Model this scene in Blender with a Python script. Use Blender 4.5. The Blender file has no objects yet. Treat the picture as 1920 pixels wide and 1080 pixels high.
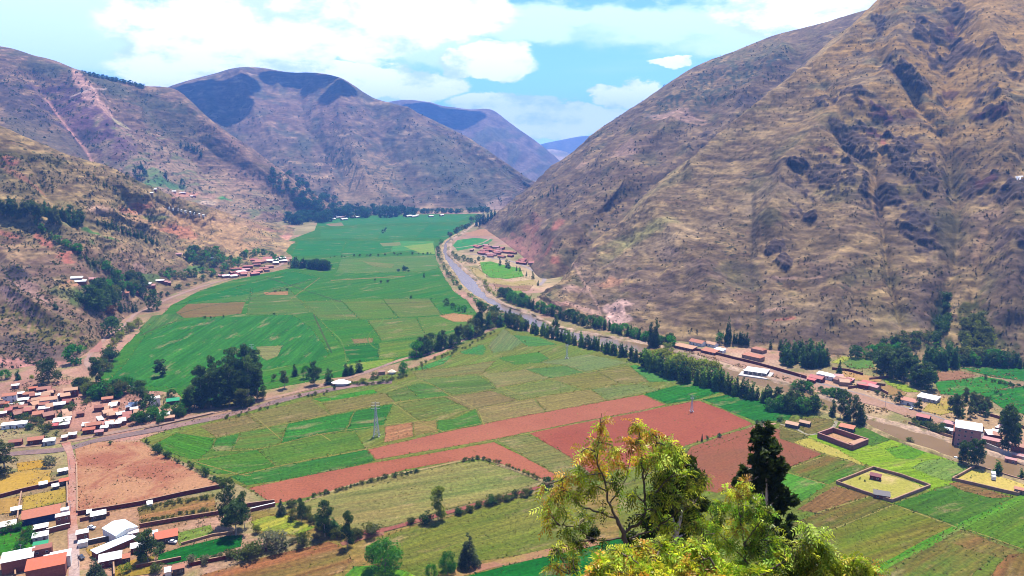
import bpy, bmesh, math, random
import numpy as np
from mathutils import Vector, Matrix

# ------------------------------------------------------------------ camera, sky, sun, exposure
scene = bpy.context.scene
COL = scene.collection
FPX, HORIZON, H = 1400.0, 280.0, 200.0
PITCH = math.atan((540 - HORIZON) / FPX)
cam_data = bpy.data.cameras.new('camera'); cam = bpy.data.objects.new('camera', cam_data); COL.objects.link(cam)
cam.location = (0, 0, H); cam.rotation_euler = (math.pi/2 - PITCH, 0, 0)
cam_data.sensor_width = 36; cam_data.lens = 36 * FPX / 1920
cam_data.clip_start = 0.5; cam_data.clip_end = 60000
scene.camera = cam
scene.cycles.filter_width = 1.0
scene.render.resolution_x, scene.render.resolution_y = 1024, 576
scene.view_settings.view_transform = 'Standard'; scene.view_settings.look = 'None'
scene.view_settings.gamma = 1; scene.view_settings.use_curve_mapping = False
scene.view_settings.exposure = 1.22
SUN_EL, SUN_AZ = math.radians(70), math.radians(24)      # azimuth from the view direction towards the right
SDIR = Vector((math.sin(SUN_AZ)*math.cos(SUN_EL), math.cos(SUN_AZ)*math.cos(SUN_EL), math.sin(SUN_EL)))
sl = bpy.data.lights.new('sun', 'SUN'); sl.energy = 5.0; sl.angle = math.radians(0.55); sl.color = (1.0, 0.95, 0.83)
so = bpy.data.objects.new('sun', sl); COL.objects.link(so); so.rotation_euler = SDIR.to_track_quat('Z', 'Y').to_euler()

def pxdir(px, py):
    u = (px - 960) / FPX; v = (540 - py) / FPX
    return Vector((u, math.cos(PITCH) + v*math.sin(PITCH), -math.sin(PITCH) + v*math.cos(PITCH)))
def gp(px, py, z=0.0):
    d = pxdir(px, py); t = (z - H) / d.z
    return Vector((d.x*t, d.y*t, z))
def dp(px, py, Y):
    d = pxdir(px, py); t = Y / d.y
    return Vector((d.x*t, Y, H + d.z*t))
def topx(P):
    """world points (n,3) -> photograph pixel coordinates (used only while modelling)"""
    x = P[..., 0]; y = P[..., 1]; z = P[..., 2] - H
    f = y*math.cos(PITCH) - z*math.sin(PITCH); u = y*math.sin(PITCH) + z*math.cos(PITCH)
    return 960 + FPX*x/f, 540 - FPX*u/f

EXPG = 2.55
def lin(c): 
    c = c/255.0
    return c/12.92 if c <= 0.04045 else ((c+0.055)/1.055)**2.4
def S(r, g, b, k=1.0):
    return np.array([min(lin(v)/EXPG*k, .85) for v in (r, g, b)])

# ------------------------------------------------------------------ world: nishita sky with cloud layer
world = bpy.data.worlds.new('World'); scene.world = world; world.use_nodes = True
wt = world.node_tree; wt.nodes.clear()
def N(tree, typ, **kw):
    n = tree.nodes.new(typ)
    for k, v in kw.items():
        if k.startswith('i_'):
            key = k[2:]
            n.inputs[int(key) if key.isdigit() else key.replace('_', ' ')].default_value = v
        else: setattr(n, k, v)
    return n
def L(tree, a, b): tree.links.new(a, b)
def mathn(t, op, a, b=None, clamp=False):
    n = t.nodes.new('ShaderNodeMath'); n.operation = op; n.use_clamp = clamp
    for i, v in enumerate((a, b)):
        if v is None: continue
        if isinstance(v, (int, float)): n.inputs[i].default_value = v
        else: t.links.new(v, n.inputs[i])
    return n.outputs[0]
def maprange(t, v, a, b, c=0.0, d=1.0, smooth=True):
    n = t.nodes.new('ShaderNodeMapRange'); n.interpolation_type = 'SMOOTHSTEP' if smooth else 'LINEAR'
    t.links.new(v, n.inputs[0])
    for i, x in zip((1, 2, 3, 4), (a, b, c, d)): n.inputs[i].default_value = x
    return n.outputs[0]
def mixc(t, f, a, b, mode='MIX'):
    n = t.nodes.new('ShaderNodeMix'); n.data_type = 'RGBA'; n.blend_type = mode
    for i, v in ((0, f), (6, a), (7, b)):
        if isinstance(v, (int, float)): n.inputs[i].default_value = v
        elif isinstance(v, (tuple, list, np.ndarray)): n.inputs[i].default_value = tuple(v)[:3] + (1,)
        else: t.links.new(v, n.inputs[i])
    return n.outputs[2]

sky = N(wt, 'ShaderNodeTexSky', sky_type='NISHITA', sun_disc=False, sun_elevation=SUN_EL, sun_rotation=SUN_AZ,
        altitude=2900, air_density=1.0, dust_density=0.25, ozone_density=2.5)
tc = N(wt, 'ShaderNodeTexCoord')
dirv = tc.outputs['Generated']
def blob(px, py, rx, ry):
    d = pxdir(px, py).normalized()
    s = N(wt, 'ShaderNodeVectorMath', operation='SUBTRACT'); L(wt, warped, s.inputs[0]); s.inputs[1].default_value = tuple(d)
    m = N(wt, 'ShaderNodeVectorMath', operation='MULTIPLY'); L(wt, s.outputs[0], m.inputs[0])
    m.inputs[1].default_value = (FPX/rx, FPX/(rx*1.5), FPX/ry)
    l = N(wt, 'ShaderNodeVectorMath', operation='LENGTH'); L(wt, m.outputs[0], l.inputs[0])
    return maprange(wt, l.outputs['Value'], 1.25, 0.2)
mp = N(wt, 'ShaderNodeMapping'); mp.inputs['Scale'].default_value = (1, 1, 2.2); L(wt, dirv, mp.inputs[0])
nz = N(wt, 'ShaderNodeTexNoise', i_Scale=11.0, i_Detail=10.0, i_Roughness=0.62, i_Distortion=0.1); L(wt, mp.outputs[0], nz.inputs['Vector'])
nzs = N(wt, 'ShaderNodeVectorMath', operation='SUBTRACT'); L(wt, nz.outputs['Color'], nzs.inputs[0]); nzs.inputs[1].default_value = (.5, .5, .5)
nzm = N(wt, 'ShaderNodeVectorMath', operation='MULTIPLY'); L(wt, nzs.outputs[0], nzm.inputs[0]); nzm.inputs[1].default_value = (.075, .05, .06)
wv = N(wt, 'ShaderNodeVectorMath', operation='ADD'); L(wt, dirv, wv.inputs[0]); L(wt, nzm.outputs[0], wv.inputs[1])
warped = wv.outputs[0]
def mx(lst, op='MAXIMUM'):
    a = lst[0]
    for b in lst[1:]: a = mathn(wt, op, a, b)
    return a
CUM = [(430,70,230,85),(640,40,260,75),(820,25,170,60),(330,120,130,60),(545,100,100,50),(680,150,130,42),(790,165,110,36),(930,110,88,34),(865,120,60,26),(930,120,88,36),
       (960,205,130,30),(1080,225,150,32),(1010,245,180,24),(1190,180,80,24),(1600,20,260,55),(1260,114,45,9),(580,118,50,25),(930,205,60,22),(285,150,40,16),
       (1070,197,30,12),(1120,172,22,9),(1210,170,60,30)]
cum = mx([blob(*b) for b in CUM])
VEIL = [(120,40,420,55),(180,105,330,40),(40,80,200,30),(1130,28,330,30),(1350,48,330,40),(1500,70,250,38),(820,95,130,40),(1000,60,110,30),(740,200,80,20)]
veil = mx([blob(*b) for b in VEIL])
nb = N(wt, 'ShaderNodeTexNoise', i_Scale=5.0, i_Detail=7.0, i_Roughness=0.6); L(wt, mp.outputs[0], nb.inputs['Vector'])
mp2 = N(wt, 'ShaderNodeMapping'); mp2.inputs['Scale'].default_value = (1, 1, 5.0); L(wt, dirv, mp2.inputs[0])
nv = N(wt, 'ShaderNodeTexNoise', i_Scale=4.0, i_Detail=6.0, i_Roughness=0.55, i_Distortion=0.4); L(wt, mp2.outputs[0], nv.inputs['Vector'])
cumd = maprange(wt, mathn(wt, 'ADD', cum, mathn(wt, 'MULTIPLY', mathn(wt, 'SUBTRACT', nb.outputs[0], 0.5), 1.1)), 0.25, 0.50)
# far from the view the sky simply carries on with scattered cloud of the same kind
elsewhere = maprange(wt, nb.outputs[0], 0.50, 0.66, 0.0, 0.9)
sep = N(wt, 'ShaderNodeSeparateXYZ'); L(wt, dirv, sep.inputs[0])
infr = mathn(wt, 'MULTIPLY', maprange(wt, sep.outputs['Y'], 0.72, 0.80), maprange(wt, sep.outputs['Z'], 0.26, 0.21))
outfr = mathn(wt, 'SUBTRACT', 1.0, infr)
cumd = mathn(wt, 'MAXIMUM', cumd, mathn(wt, 'MULTIPLY', elsewhere, outfr))
veild = mathn(wt, 'MULTIPLY', maprange(wt, mathn(wt, 'ADD', veil, mathn(wt, 'MULTIPLY', mathn(wt, 'SUBTRACT', nv.outputs[0], 0.5), 1.3)), 0.05, 0.75), 0.80)
W = 8.2
skyt = mixc(wt, 1.0, sky.outputs[0], (0.70, 0.95, 1.38), 'MULTIPLY')
cshade = maprange(wt, mathn(wt, 'ADD', nz.outputs[0], mathn(wt, 'MULTIPLY', cum, 0.10)), 0.44, 0.62)
ccol = mixc(wt, cshade, (W*0.56, W*0.68, W*0.84), (W*1.0, W*1.02, W*1.03))
c1 = mixc(wt, veild, skyt, (W*.70, W*.84, W*.98))
c2 = mixc(wt, cumd, c1, ccol)
bg = N(wt, 'ShaderNodeBackground', i_Strength=0.1); L(wt, c2, bg.inputs[0])
wo = N(wt, 'ShaderNodeOutputWorld'); L(wt, bg.outputs[0], wo.inputs[0])

# ------------------------------------------------------------------ noise in numpy
def _h(ix, iy, iz, seed):
    h = (ix.astype(np.int64)*374761393 + iy.astype(np.int64)*668265263 + iz.astype(np.int64)*2147483647 + seed*1274126177) & 0xffffffff
    h = ((h ^ (h >> 13)) * 1274126177) & 0xffffffff
    h = (h ^ (h >> 16)) & 0xffffff
    return h / 8388607.5 - 1.0
def vn(x, y, z=None, seed=0):
    x = np.asarray(x, float); y = np.asarray(y, float)
    ix = np.floor(x); iy = np.floor(y); fx = x-ix; fy = y-iy
    ux = fx*fx*(3-2*fx); uy = fy*fy*(3-2*fy)
    if z is None:
        iz = np.zeros_like(ix)
        a = _h(ix,iy,iz,seed); b = _h(ix+1,iy,iz,seed); c = _h(ix,iy+1,iz,seed); d = _h(ix+1,iy+1,iz,seed)
        return (a*(1-ux)+b*ux)*(1-uy) + (c*(1-ux)+d*ux)*uy
    z = np.asarray(z, float); iz = np.floor(z); fz = z-iz; uz = fz*fz*(3-2*fz)
    r = 0
    for k, wz in ((0, 1-uz), (1, uz)):
        a = _h(ix,iy,iz+k,seed); b = _h(ix+1,iy,iz+k,seed); c = _h(ix,iy+1,iz+k,seed); d = _h(ix+1,iy+1,iz+k,seed)
        r = r + wz*((a*(1-ux)+b*ux)*(1-uy) + (c*(1-ux)+d*ux)*uy)
    return r
def fbm(x, y, z=None, o=4, seed=0, g=0.5):
    r = 0; a = 1; s = 1; t = 0
    for i in range(o):
        r = r + a*vn(x*s, y*s, None if z is None else z*s, seed+i*17); t += a; a *= g; s *= 2.03
    return r/t
def ridged(x, y, z=None, o=4, seed=0):
    r = 0; a = 1; s = 1; t = 0
    for i in range(o):
        r = r + a*(1-np.abs(vn(x*s, y*s, None if z is None else z*s, seed+i*31))*1.6); t += a; a *= 0.5; s *= 2.1
    return r/t
def sstep(a, b, x):
    t = np.clip((x-a)/(b-a), 0, 1); return t*t*(3-2*t)

# ------------------------------------------------------------------ mesh helpers
def fast_mesh(name, V, F, cols=None, mat=None, smooth=True, uv=None):
    """V (n,3), F (m,3|4) int, cols dict name->(n,3) point colours, uv (n,2) per vertex"""
    V = np.asarray(V, np.float32); F = np.asarray(F, np.int32)
    me = bpy.data.meshes.new(name)
    me.vertices.add(len(V)); me.vertices.foreach_set('co', V.ravel())
    k = F.shape[1]; me.loops.add(F.size); me.loops.foreach_set('vertex_index', F.ravel())
    me.polygons.add(len(F)); me.polygons.foreach_set('loop_start', np.arange(0, F.size, k, dtype=np.int32))
    try: me.polygons.foreach_set('loop_total', np.full(len(F), k, np.int32))
    except Exception: pass
    me.update(calc_edges=True)
    me.polygons.foreach_set('use_smooth', np.full(len(F), smooth))
    for cn, c in (cols or {}).items():
        at_ = me.color_attributes.new(cn, 'FLOAT_COLOR', 'POINT')
        cc = np.ones((len(V), 4), np.float32); cc[:, :3] = c; at_.data.foreach_set('color', cc.ravel())
    if uv is not None:
        l = me.uv_layers.new(name='UVMap'); l.data.foreach_set('uv', np.asarray(uv, np.float32)[F.ravel()].ravel())
    if mat: me.materials.append(mat)
    me.validate()
    return me
def link(name, me, parent=None, loc=None, **props):
    o = bpy.data.objects.new(name, me); COL.objects.link(o)
    if parent is not None: o.parent = parent
    if loc is not None: o.location = loc
    for k, v in props.items(): o[k] = v
    return o
def empty(name, label, cat, loc=(0,0,0), rz=0.0, group=None, scale=None):
    o = bpy.data.objects.new(name, None); COL.objects.link(o); o.location = loc; o.rotation_euler = (0,0,rz)
    o.empty_display_size = 0.5; o['label'] = label; o['category'] = cat
    if group: o['group'] = group
    if scale: o.scale = scale
    return o
def grid_faces(nu, nv):
    i = np.arange(nu-1)[:, None]*nv + np.arange(nv-1)[None, :]
    i = i.ravel(); return np.stack([i, i+nv, i+nv+1, i+1], 1)
def catmull(P, n):
    P = np.asarray(P, float); C = len(P)
    t = np.linspace(0, C-1, n); i = np.clip(np.floor(t).astype(int), 0, C-2); f = (t-i)
    sh = (n,)+(1,)*(P.ndim-1); f = f.reshape(sh)
    p1 = P[i]; p2 = P[i+1]; p0 = P[np.maximum(i-1, 0)]; p3 = P[np.minimum(i+2, C-1)]
    p0 = np.where((i == 0).reshape(sh), 2*p1-p2, p0); p3 = np.where((i == C-2).reshape(sh), 2*p2-p1, p3)
    return 0.5*(2*p1 + (p2-p0)*f + (2*p0-5*p1+4*p2-p3)*f*f + (3*p1-p0-3*p2+p3)*f**3)

# ------------------------------------------------------------------ materials
def mat_new(name, rough=0.9, spec=0.2):
    m = bpy.data.materials.new(name); m.use_nodes = True; t = m.node_tree
    b = t.nodes['Principled BSDF']; b.inputs['Roughness'].default_value = rough
    b.inputs['Specular IOR Level'].default_value = spec
    return m, t, b
def plain(name, col, rough=0.85, spec=0.2, metal=0.0, var=0.15, scale=0.8, bump=0.0, bscale=2.0):
    m, t, b = mat_new(name, rough, spec); b.inputs['Metallic'].default_value = metal
    g = N(t, 'ShaderNodeTexCoord'); n = N(t, 'ShaderNodeTexNoise', i_Scale=scale, i_Detail=5.0, i_Roughness=0.6)
    L(t, g.outputs['Object'], n.inputs['Vector'])
    c = np.array(col); oi = N(t, 'ShaderNodeObjectInfo')
    x = mixc(t, n.outputs[0], tuple(np.clip(c*(1-var*1.6), 0, 1)), tuple(np.clip(c*(1+var*1.3), 0, .9)))
    r = maprange(t, oi.outputs['Random'], 0, 1, 1-var*.6, 1+var*.6, False)
    h = N(t, 'ShaderNodeHueSaturation'); L(t, x, h.inputs['Color']); L(t, r, h.inputs['Value'])
    L(t, h.outputs[0], b.inputs['Base Color'])
    if bump > 0:
        n2 = N(t, 'ShaderNodeTexNoise', i_Scale=bscale, i_Detail=4.0); L(t, g.outputs['Object'], n2.inputs['Vector'])
        bp = N(t, 'ShaderNodeBump', i_Strength=0.6, i_Distance=bump); L(t, n2.outputs[0], bp.inputs['Height']); L(t, bp.outputs[0], b.inputs['Normal'])
    return m
def dirt_mat(name, sx=0.03, fine=0.6, weed=.55):
    m, t, b = mat_new(name, 0.95, 0.05)
    g = N(t, 'ShaderNodeNewGeometry'); ca = N(t, 'ShaderNodeAttribute', attribute_name='ca'); cb = N(t, 'ShaderNodeAttribute', attribute_name='cb')
    n1 = N(t, 'ShaderNodeTexNoise', i_Scale=sx, i_Detail=9.0, i_Roughness=0.66, i_Distortion=0.6); L(t, g.outputs['Position'], n1.inputs['Vector'])
    n2 = N(t, 'ShaderNodeTexNoise', i_Scale=fine, i_Detail=6.0, i_Roughness=0.7); L(t, g.outputs['Position'], n2.inputs['Vector'])
    n3 = N(t, 'ShaderNodeTexNoise', i_Scale=sx*2.3, i_Detail=6.0, i_Roughness=0.7); n3.noise_dimensions = '4D'; n3.inputs['W'].default_value = 3.0; L(t, g.outputs['Position'], n3.inputs['Vector'])
    c = mixc(t, maprange(t, n1.outputs[0], 0.40, 0.60), ca.outputs['Color'], cb.outputs['Color'])
    c = mixc(t, maprange(t, n3.outputs[0], 0.60, 0.72, 0, weed), c, (.26, .20, .09))
    k = maprange(t, n2.outputs[0], 0.30, 0.70, 0.72, 1.28, False)
    h = N(t, 'ShaderNodeHueSaturation'); L(t, c, h.inputs['Color']); L(t, k, h.inputs['Value']); L(t, h.outputs[0], b.inputs['Base Color'])
    bp = N(t, 'ShaderNodeBump', i_Strength=0.7, i_Distance=.2); L(t, n2.outputs[0], bp.inputs['Height']); L(t, bp.outputs[0], b.inputs['Normal'])
    return m
def terrain_mat(name, fine=0.12, bump=0.8, speck=0.35, specksize=0.18):
    m, t, b = mat_new(name, 0.95, 0.08)
    g = N(t, 'ShaderNodeNewGeometry'); a = N(t, 'ShaderNodeAttribute', attribute_name='Col')
    n1 = N(t, 'ShaderNodeTexNoise', i_Scale=fine, i_Detail=8.0, i_Roughness=0.68); L(t, g.outputs['Position'], n1.inputs['Vector'])
    v = N(t, 'ShaderNodeTexVoronoi', i_Scale=specksize, i_Randomness=1.0); L(t, g.outputs['Position'], v.inputs['Vector'])
    mpz = N(t, 'ShaderNodeMapping'); mpz.inputs['Scale'].default_value = (0.02, 0.02, 0.35); L(t, g.outputs['Position'], mpz.inputs[0])
    n3 = N(t, 'ShaderNodeTexNoise', i_Scale=1.0, i_Detail=6.0, i_Roughness=0.6, i_Distortion=0.4); L(t, mpz.outputs[0], n3.inputs['Vector'])
    k1 = maprange(t, n1.outputs[0], 0.34, 0.66, 0.66, 1.38, False)
    k3 = maprange(t, n3.outputs[0], 0.36, 0.64, 0.80, 1.20, False)
    sp = maprange(t, v.outputs['Distance'], 0.18, 0.42, 1-speck, 1.0)
    n4 = N(t, 'ShaderNodeTexNoise', i_Scale=0.02, i_Detail=3.0); L(t, g.outputs['Position'], n4.inputs['Vector'])
    msk = maprange(t, n4.outputs[0], 0.40, 0.60)
    sp2 = mathn(t, 'ADD', mathn(t, 'MULTIPLY', sp, msk), mathn(t, 'SUBTRACT', 1.0, msk))
    k = mathn(t, 'MULTIPLY', mathn(t, 'MULTIPLY', k1, k3), sp2)
    h = N(t, 'ShaderNodeHueSaturation'); L(t, a.outputs['Color'], h.inputs['Color']); L(t, k, h.inputs['Value'])
    L(t, h.outputs[0], b.inputs['Base Color'])
    bp = N(t, 'ShaderNodeBump', i_Strength=0.9, i_Distance=bump); L(t, n1.outputs[0], bp.inputs['Height']); L(t, bp.outputs[0], b.inputs['Normal'])
    return m
def field_mat(name, row=0.55, bump=0.25):
    """crops: two colours per field from attributes, rows follow the UV u axis (metres)"""
    m, t, b = mat_new(name, 0.95, 0.05)
    g = N(t, 'ShaderNodeNewGeometry'); ca = N(t, 'ShaderNodeAttribute', attribute_name='ca'); cb = N(t, 'ShaderNodeAttribute', attribute_name='cb')
    uv = N(t, 'ShaderNodeUVMap')
    def sn(sx, sy, det=4.0, ro=0.6):
        mp_ = N(t, 'ShaderNodeMapping'); mp_.inputs['Scale'].default_value = (sx, sy, 1); L(t, uv.outputs[0], mp_.inputs[0])
        n = N(t, 'ShaderNodeTexNoise', i_Scale=1.0, i_Detail=det, i_Roughness=ro); L(t, mp_.outputs[0], n.inputs['Vector']); return n.outputs[0]
    patch = sn(0.010, 0.035, 8.0, 0.68)
    rows = sn(0.012, row, 3.0)
    band = sn(0.004, 0.10, 3.0)
    fine = N(t, 'ShaderNodeTexNoise', i_Scale=0.45, i_Detail=7.0, i_Roughness=0.72); L(t, g.outputs['Position'], fine.inputs['Vector'])
    f = mathn(t, 'ADD', mathn(t, 'MULTIPLY', maprange(t, patch, 0.36, 0.64), 0.55), mathn(t, 'MULTIPLY', maprange(t, band, 0.35, 0.65), 0.45))
    c = mixc(t, f, ca.outputs['Color'], cb.outputs['Color'])
    soil = sn(0.022, 0.06, 8.0, 0.7); c = mixc(t, maprange(t, soil, 0.54, 0.68, 0.0, 0.5), c, (.20, .13, .07))
    k = mathn(t, 'MULTIPLY', maprange(t, rows, 0.33, 0.67, 0.74, 1.26, False), maprange(t, fine.outputs[0], 0.30, 0.70, 0.52, 1.50, False))
    h = N(t, 'ShaderNodeHueSaturation'); L(t, c, h.inputs['Color']); L(t, k, h.inputs['Value']); L(t, h.outputs[0], b.inputs['Base Color'])
    bp = N(t, 'ShaderNodeBump', i_Strength=0.8, i_Distance=bump); L(t, mathn(t, 'ADD', rows, fine.outputs[0]), bp.inputs['Height']); L(t, bp.outputs[0], b.inputs['Normal'])
    return m
M_DIRT = dirt_mat('bare_dirt'); M_TERR = terrain_mat('dry_mountain_slope'); M_FAR = terrain_mat('far_mountain_slope', 0.03, 3.0, 0.25, 0.05)
M_FIELD = field_mat('crop_rows'); M_GROUND = None
# ================================================================== TERRAIN
STRAW = S(178,150,102); TAUPE = S(146,122,88); ROCK = S(84,72,80); REDROCK = S(112,66,70); PURP = S(114,90,70); SCRUB = S(112,112,66)
PALE = S(205,165,142); REDS = S(196,120,98); GOLD = S(196,154,84); DKGRN = S(58,78,44); OLIVE = S(138,132,82); PINKD = S(212,156,138)
TERRAINS = []
def dseg(px, py, pts):
    """distance in photograph pixels from each vertex to a polyline, and signed side"""
    best = np.full(px.shape, 1e9); side = np.zeros(px.shape); par = np.zeros(px.shape)
    pts = np.asarray(pts, float)
    for k, (a, b) in enumerate(zip(pts[:-1], pts[1:])):
        d = b-a; l2 = (d**2).sum()
        t = np.clip(((px-a[0])*d[0]+(py-a[1])*d[1])/l2, 0, 1)
        ex = px-(a[0]+t*d[0]); ey = py-(a[1]+t*d[1]); dd = np.hypot(ex, ey)
        m = dd < best; best = np.where(m, dd, best); side = np.where(m, np.sign(d[0]*ey-d[1]*ex), side); par = np.where(m, (k+t)/(len(pts)-1), par)
    return best, side, par
def loft(name, cols, nu, nv, disp=None, colour=None, mat=None, back=True, zfoot=True, far=False):
    P = []
    for c in cols:
        r = []
        for q in c:
            r.append(gp(q[0], q[1], 0) if len(q) < 3 or q[2] is None else dp(*q))
        if back:
            d = Vector((r[-1].x-r[0].x, r[-1].y-r[0].y, 0)); d.normalize(); dist = r[-1].length
            r.append(r[-1] + d*dist*0.05 + Vector((0,0,-dist*0.012)))
            r.append(r[-1] + d*dist*0.12 + Vector((0,0,-dist*0.09)))
        P.append([tuple(v) for v in r])
    P = np.array(P)                                     # C,R,3
    A = catmull(P, nu)                                  # nu,R,3
    R = A.shape[1]
    B = catmull(np.swapaxes(A, 0, 1), nv)               # nv,nu,3
    B = np.swapaxes(B, 0, 1)                            # nu,nv,3
    if back:                                            # spend most rows on the visible face
        R0 = R-2; t = np.concatenate([np.linspace(0, R0-1, int(nv*0.9)), np.linspace(R0-1, R-1, nv-int(nv*0.9)+1)[1:]])
        tt = t/(R-1)*(nv-1); i = np.clip(np.floor(tt).astype(int), 0, nv-2); f = (tt-i)[None, :, None]
        B = B[:, i]*(1-f)+B[:, i+1]*f
        vv = np.clip(t/(R0-1), 0, 1.6)[None, :] + np.zeros((nu, 1))
    else: vv = np.linspace(0, 1, nv)[None, :] + np.zeros((nu, 1))
    px, py = topx(B)
    du = np.gradient(B, axis=0); dv = np.gradient(B, axis=1); Nn = np.cross(du, dv); Nn /= (np.linalg.norm(Nn, axis=2, keepdims=True)+1e-9)
    if Nn[..., 2].mean() < 0: Nn = -Nn
    Nn[..., 2] = np.abs(Nn[..., 2])
    # arc length along the foot, for ribs that run down the slope
    mid = B[:, int(nv*0.4)]; s = np.concatenate([[0], np.cumsum(np.linalg.norm(np.diff(mid, axis=0), axis=1))])[:, None] + np.zeros((1, nv))
    if disp is not None:
        h = disp(B, px, py, s, vv)
        if zfoot: h = h*sstep(0.0, 0.10, vv)
        B = B + Nn*h[..., None]
    if zfoot: B[:, 0, 2] = np.minimum(B[:, 0, 2], -1.0)
    du = np.gradient(B, axis=0); dv = np.gradient(B, axis=1); N2 = np.cross(du, dv); N2 /= (np.linalg.norm(N2, axis=2, keepdims=True)+1e-9)
    col = colour(B, px, py, s, vv, N2)
    lum = np.clip(col.mean(-1, keepdims=True), .01, 1); col = col*(lum/.14)**.22*np.array([1.06, 1.02, 1.04])
    me = fast_mesh(name, B.reshape(-1, 3), grid_faces(nu, nv), {'Col': np.clip(col, .01, .8).reshape(-1, 3)}, mat or M_TERR)
    if np.array([p.normal.z for p in me.polygons[:200]]).mean() < 0: me.flip_normals()
    o = link(name, me, kind='structure'); TERRAINS.append(o)
    return o
def mixa(c, d, m): return c*(1-m[..., None]) + np.asarray(d)*m[..., None]
def el(px, py, cx, cy, rx, ry, ang=0, n=None, soft=0.5):
    """soft ragged patch mask"""
    a = math.radians(ang); dx = px-cx; dy = py-cy
    x = (dx*math.cos(a)+dy*math.sin(a))/rx; y = (-dx*math.sin(a)+dy*math.cos(a))/ry
    r = np.hypot(x, y) + (0 if n is None else n)
    return 1-sstep(1-soft, 1+soft*0.4, r)
def pixn(px, py, sx, sy, o=4, seed=0): return fbm(px/sx, py/sy, None, o, seed)

def base_slope(B, px, py, seed, strata=5.0, warm=0.5):
    x, y, z = B[..., 0], B[..., 1], B[..., 2]
    w = fbm(x/90, y/90, z/60, 3, seed+5)*10
    n1 = fbm(x/70, y/70, (z+w)/22, 5, seed)                    # elongated patches along the contour
    n2 = fbm(x/22, y/22, (z+w*.4)/strata, 4, seed+40)          # terrace lines and ledges
    n3 = fbm(x/7, y/7, z/4, 3, seed+80)
    c = np.zeros(B.shape)+TAUPE
    c = mixa(c, STRAW, sstep(-.2, .3, n1*.6+.7*vn(x/18, y/18, z/7, seed+71)*.6+0.4*n2+warm-0.5))
    n4 = fbm(x/26, y/26, (z+w)/9, 4, seed+60)
    c = mixa(c, PURP, sstep(.06, .34, -n1*.55-n4*.8+0.45*n2-warm*.3+0.06)*0.75)
    c = mixa(c, SCRUB, sstep(.12, .4, fbm(x/45, y/45, z/30, 4, seed+9))*0.5)
    c = c*(1+0.42*n2[..., None]+0.30*n3[..., None])
    c = mixa(c, DKGRN*0.8, sstep(.40, .56, n3+0.25*fbm(x/40, y/40, z/40, 2, seed+3))*0.75)
    return c, n1, n2, n3

# ---- big spur on the right
RIDGE = [(1030,548,1085),(1100,472,1130),(1170,412,1160),(1250,335,1200),(1330,285,1235),(1405,222,1262),(1520,122,1310),(1640,18,1360),(1760,-70,1400),(1960,-190,1440),(2300,-330,1450)]
FOOT_R = [(1012,562),(1060,592),(1105,606),(1160,620),(1230,634),(1330,646),(1420,655),(1560,665),(1720,676),(1960,692),(2300,725)]
colsA = [[(990,570),(985,555,1200),(1000,520,1300)]]
for (fx, fy), (cx, cy, Y) in zip(FOOT_R, RIDGE):
    F = gp(fx, fy); C = dp(cx, cy, Y); Mid = F.lerp(C, 0.45); Mid.z -= (C.z-F.z)*0.045
    X, Yp = topx(np.array([[Mid.x, Mid.y, Mid.z]])); colsA.append([(fx, fy), (float(X[0]), float(Yp[0]), Mid.y), (cx, cy, Y)])
GUL = [([(1405,330),(1412,420),(1400,500),(1418,570),(1424,640)], 9, 2.5),
       ([(1795,40),(1775,120),(1778,200),(1790,300),(1800,400),(1795,480),(1768,560),(1745,640)], 22, 15),
       ([(1920,300),(1860,430),(1835,520),(1815,640)], 20, 10),
       ([(1560,260),(1640,330),(1650,400),(1660,500),(1700,640)], 10, 11),
       ([(1650,120),(1770,250),(1790,330)], 12, 12), ([(1180,450),(1110,500),(1075,560)], 8, 6),
       ([(1480,90),(1560,190),(1600,300)], 10, 6)]
RIDG = [([(1690,0),(1560,110),(1470,180),(1380,250),(1300,320)], 14, 16), ([(1700,20),(1670,150),(1560,240),(1480,330),(1450,420)], 34, 22),
        ([(1850,60),(1880,240),(1900,420),(1890,600)], 34, 20), ([(1230,400),(1290,470),(1340,560)], 40, 14), ([(1600,330),(1580,450),(1560,600)], 46, 16)]
OUT = [(1795,22,24,22,0),(1780,66,52,17,10),(1790,98,44,28,-5),(1722,163,62,14,24),(1690,150,44,22,20),(1885,120,48,30,10),(1550,196,28,12,-10),(1600,192,30,10,0),
       (1645,222,36,14,12),(1620,270,52,34,10),(1600,300,36,26,0),(1850,190,32,18,0),(1860,232,40,12,12),(1700,300,52,36,25),(1830,350,60,26,20),(1900,380,40,26,20),
       (1560,350,70,30,8),(1740,350,36,24,30),(1725,74,20,12,-30),(1655,60,14,16,0),(1500,330,22,10,10),(1510,410,32,12,10),(1640,370,40,24,8),(1445,470,26,14,0),
       (1720,430,50,26,35),(1910,470,40,22,10),(1470,500,18,16,20)]
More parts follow.
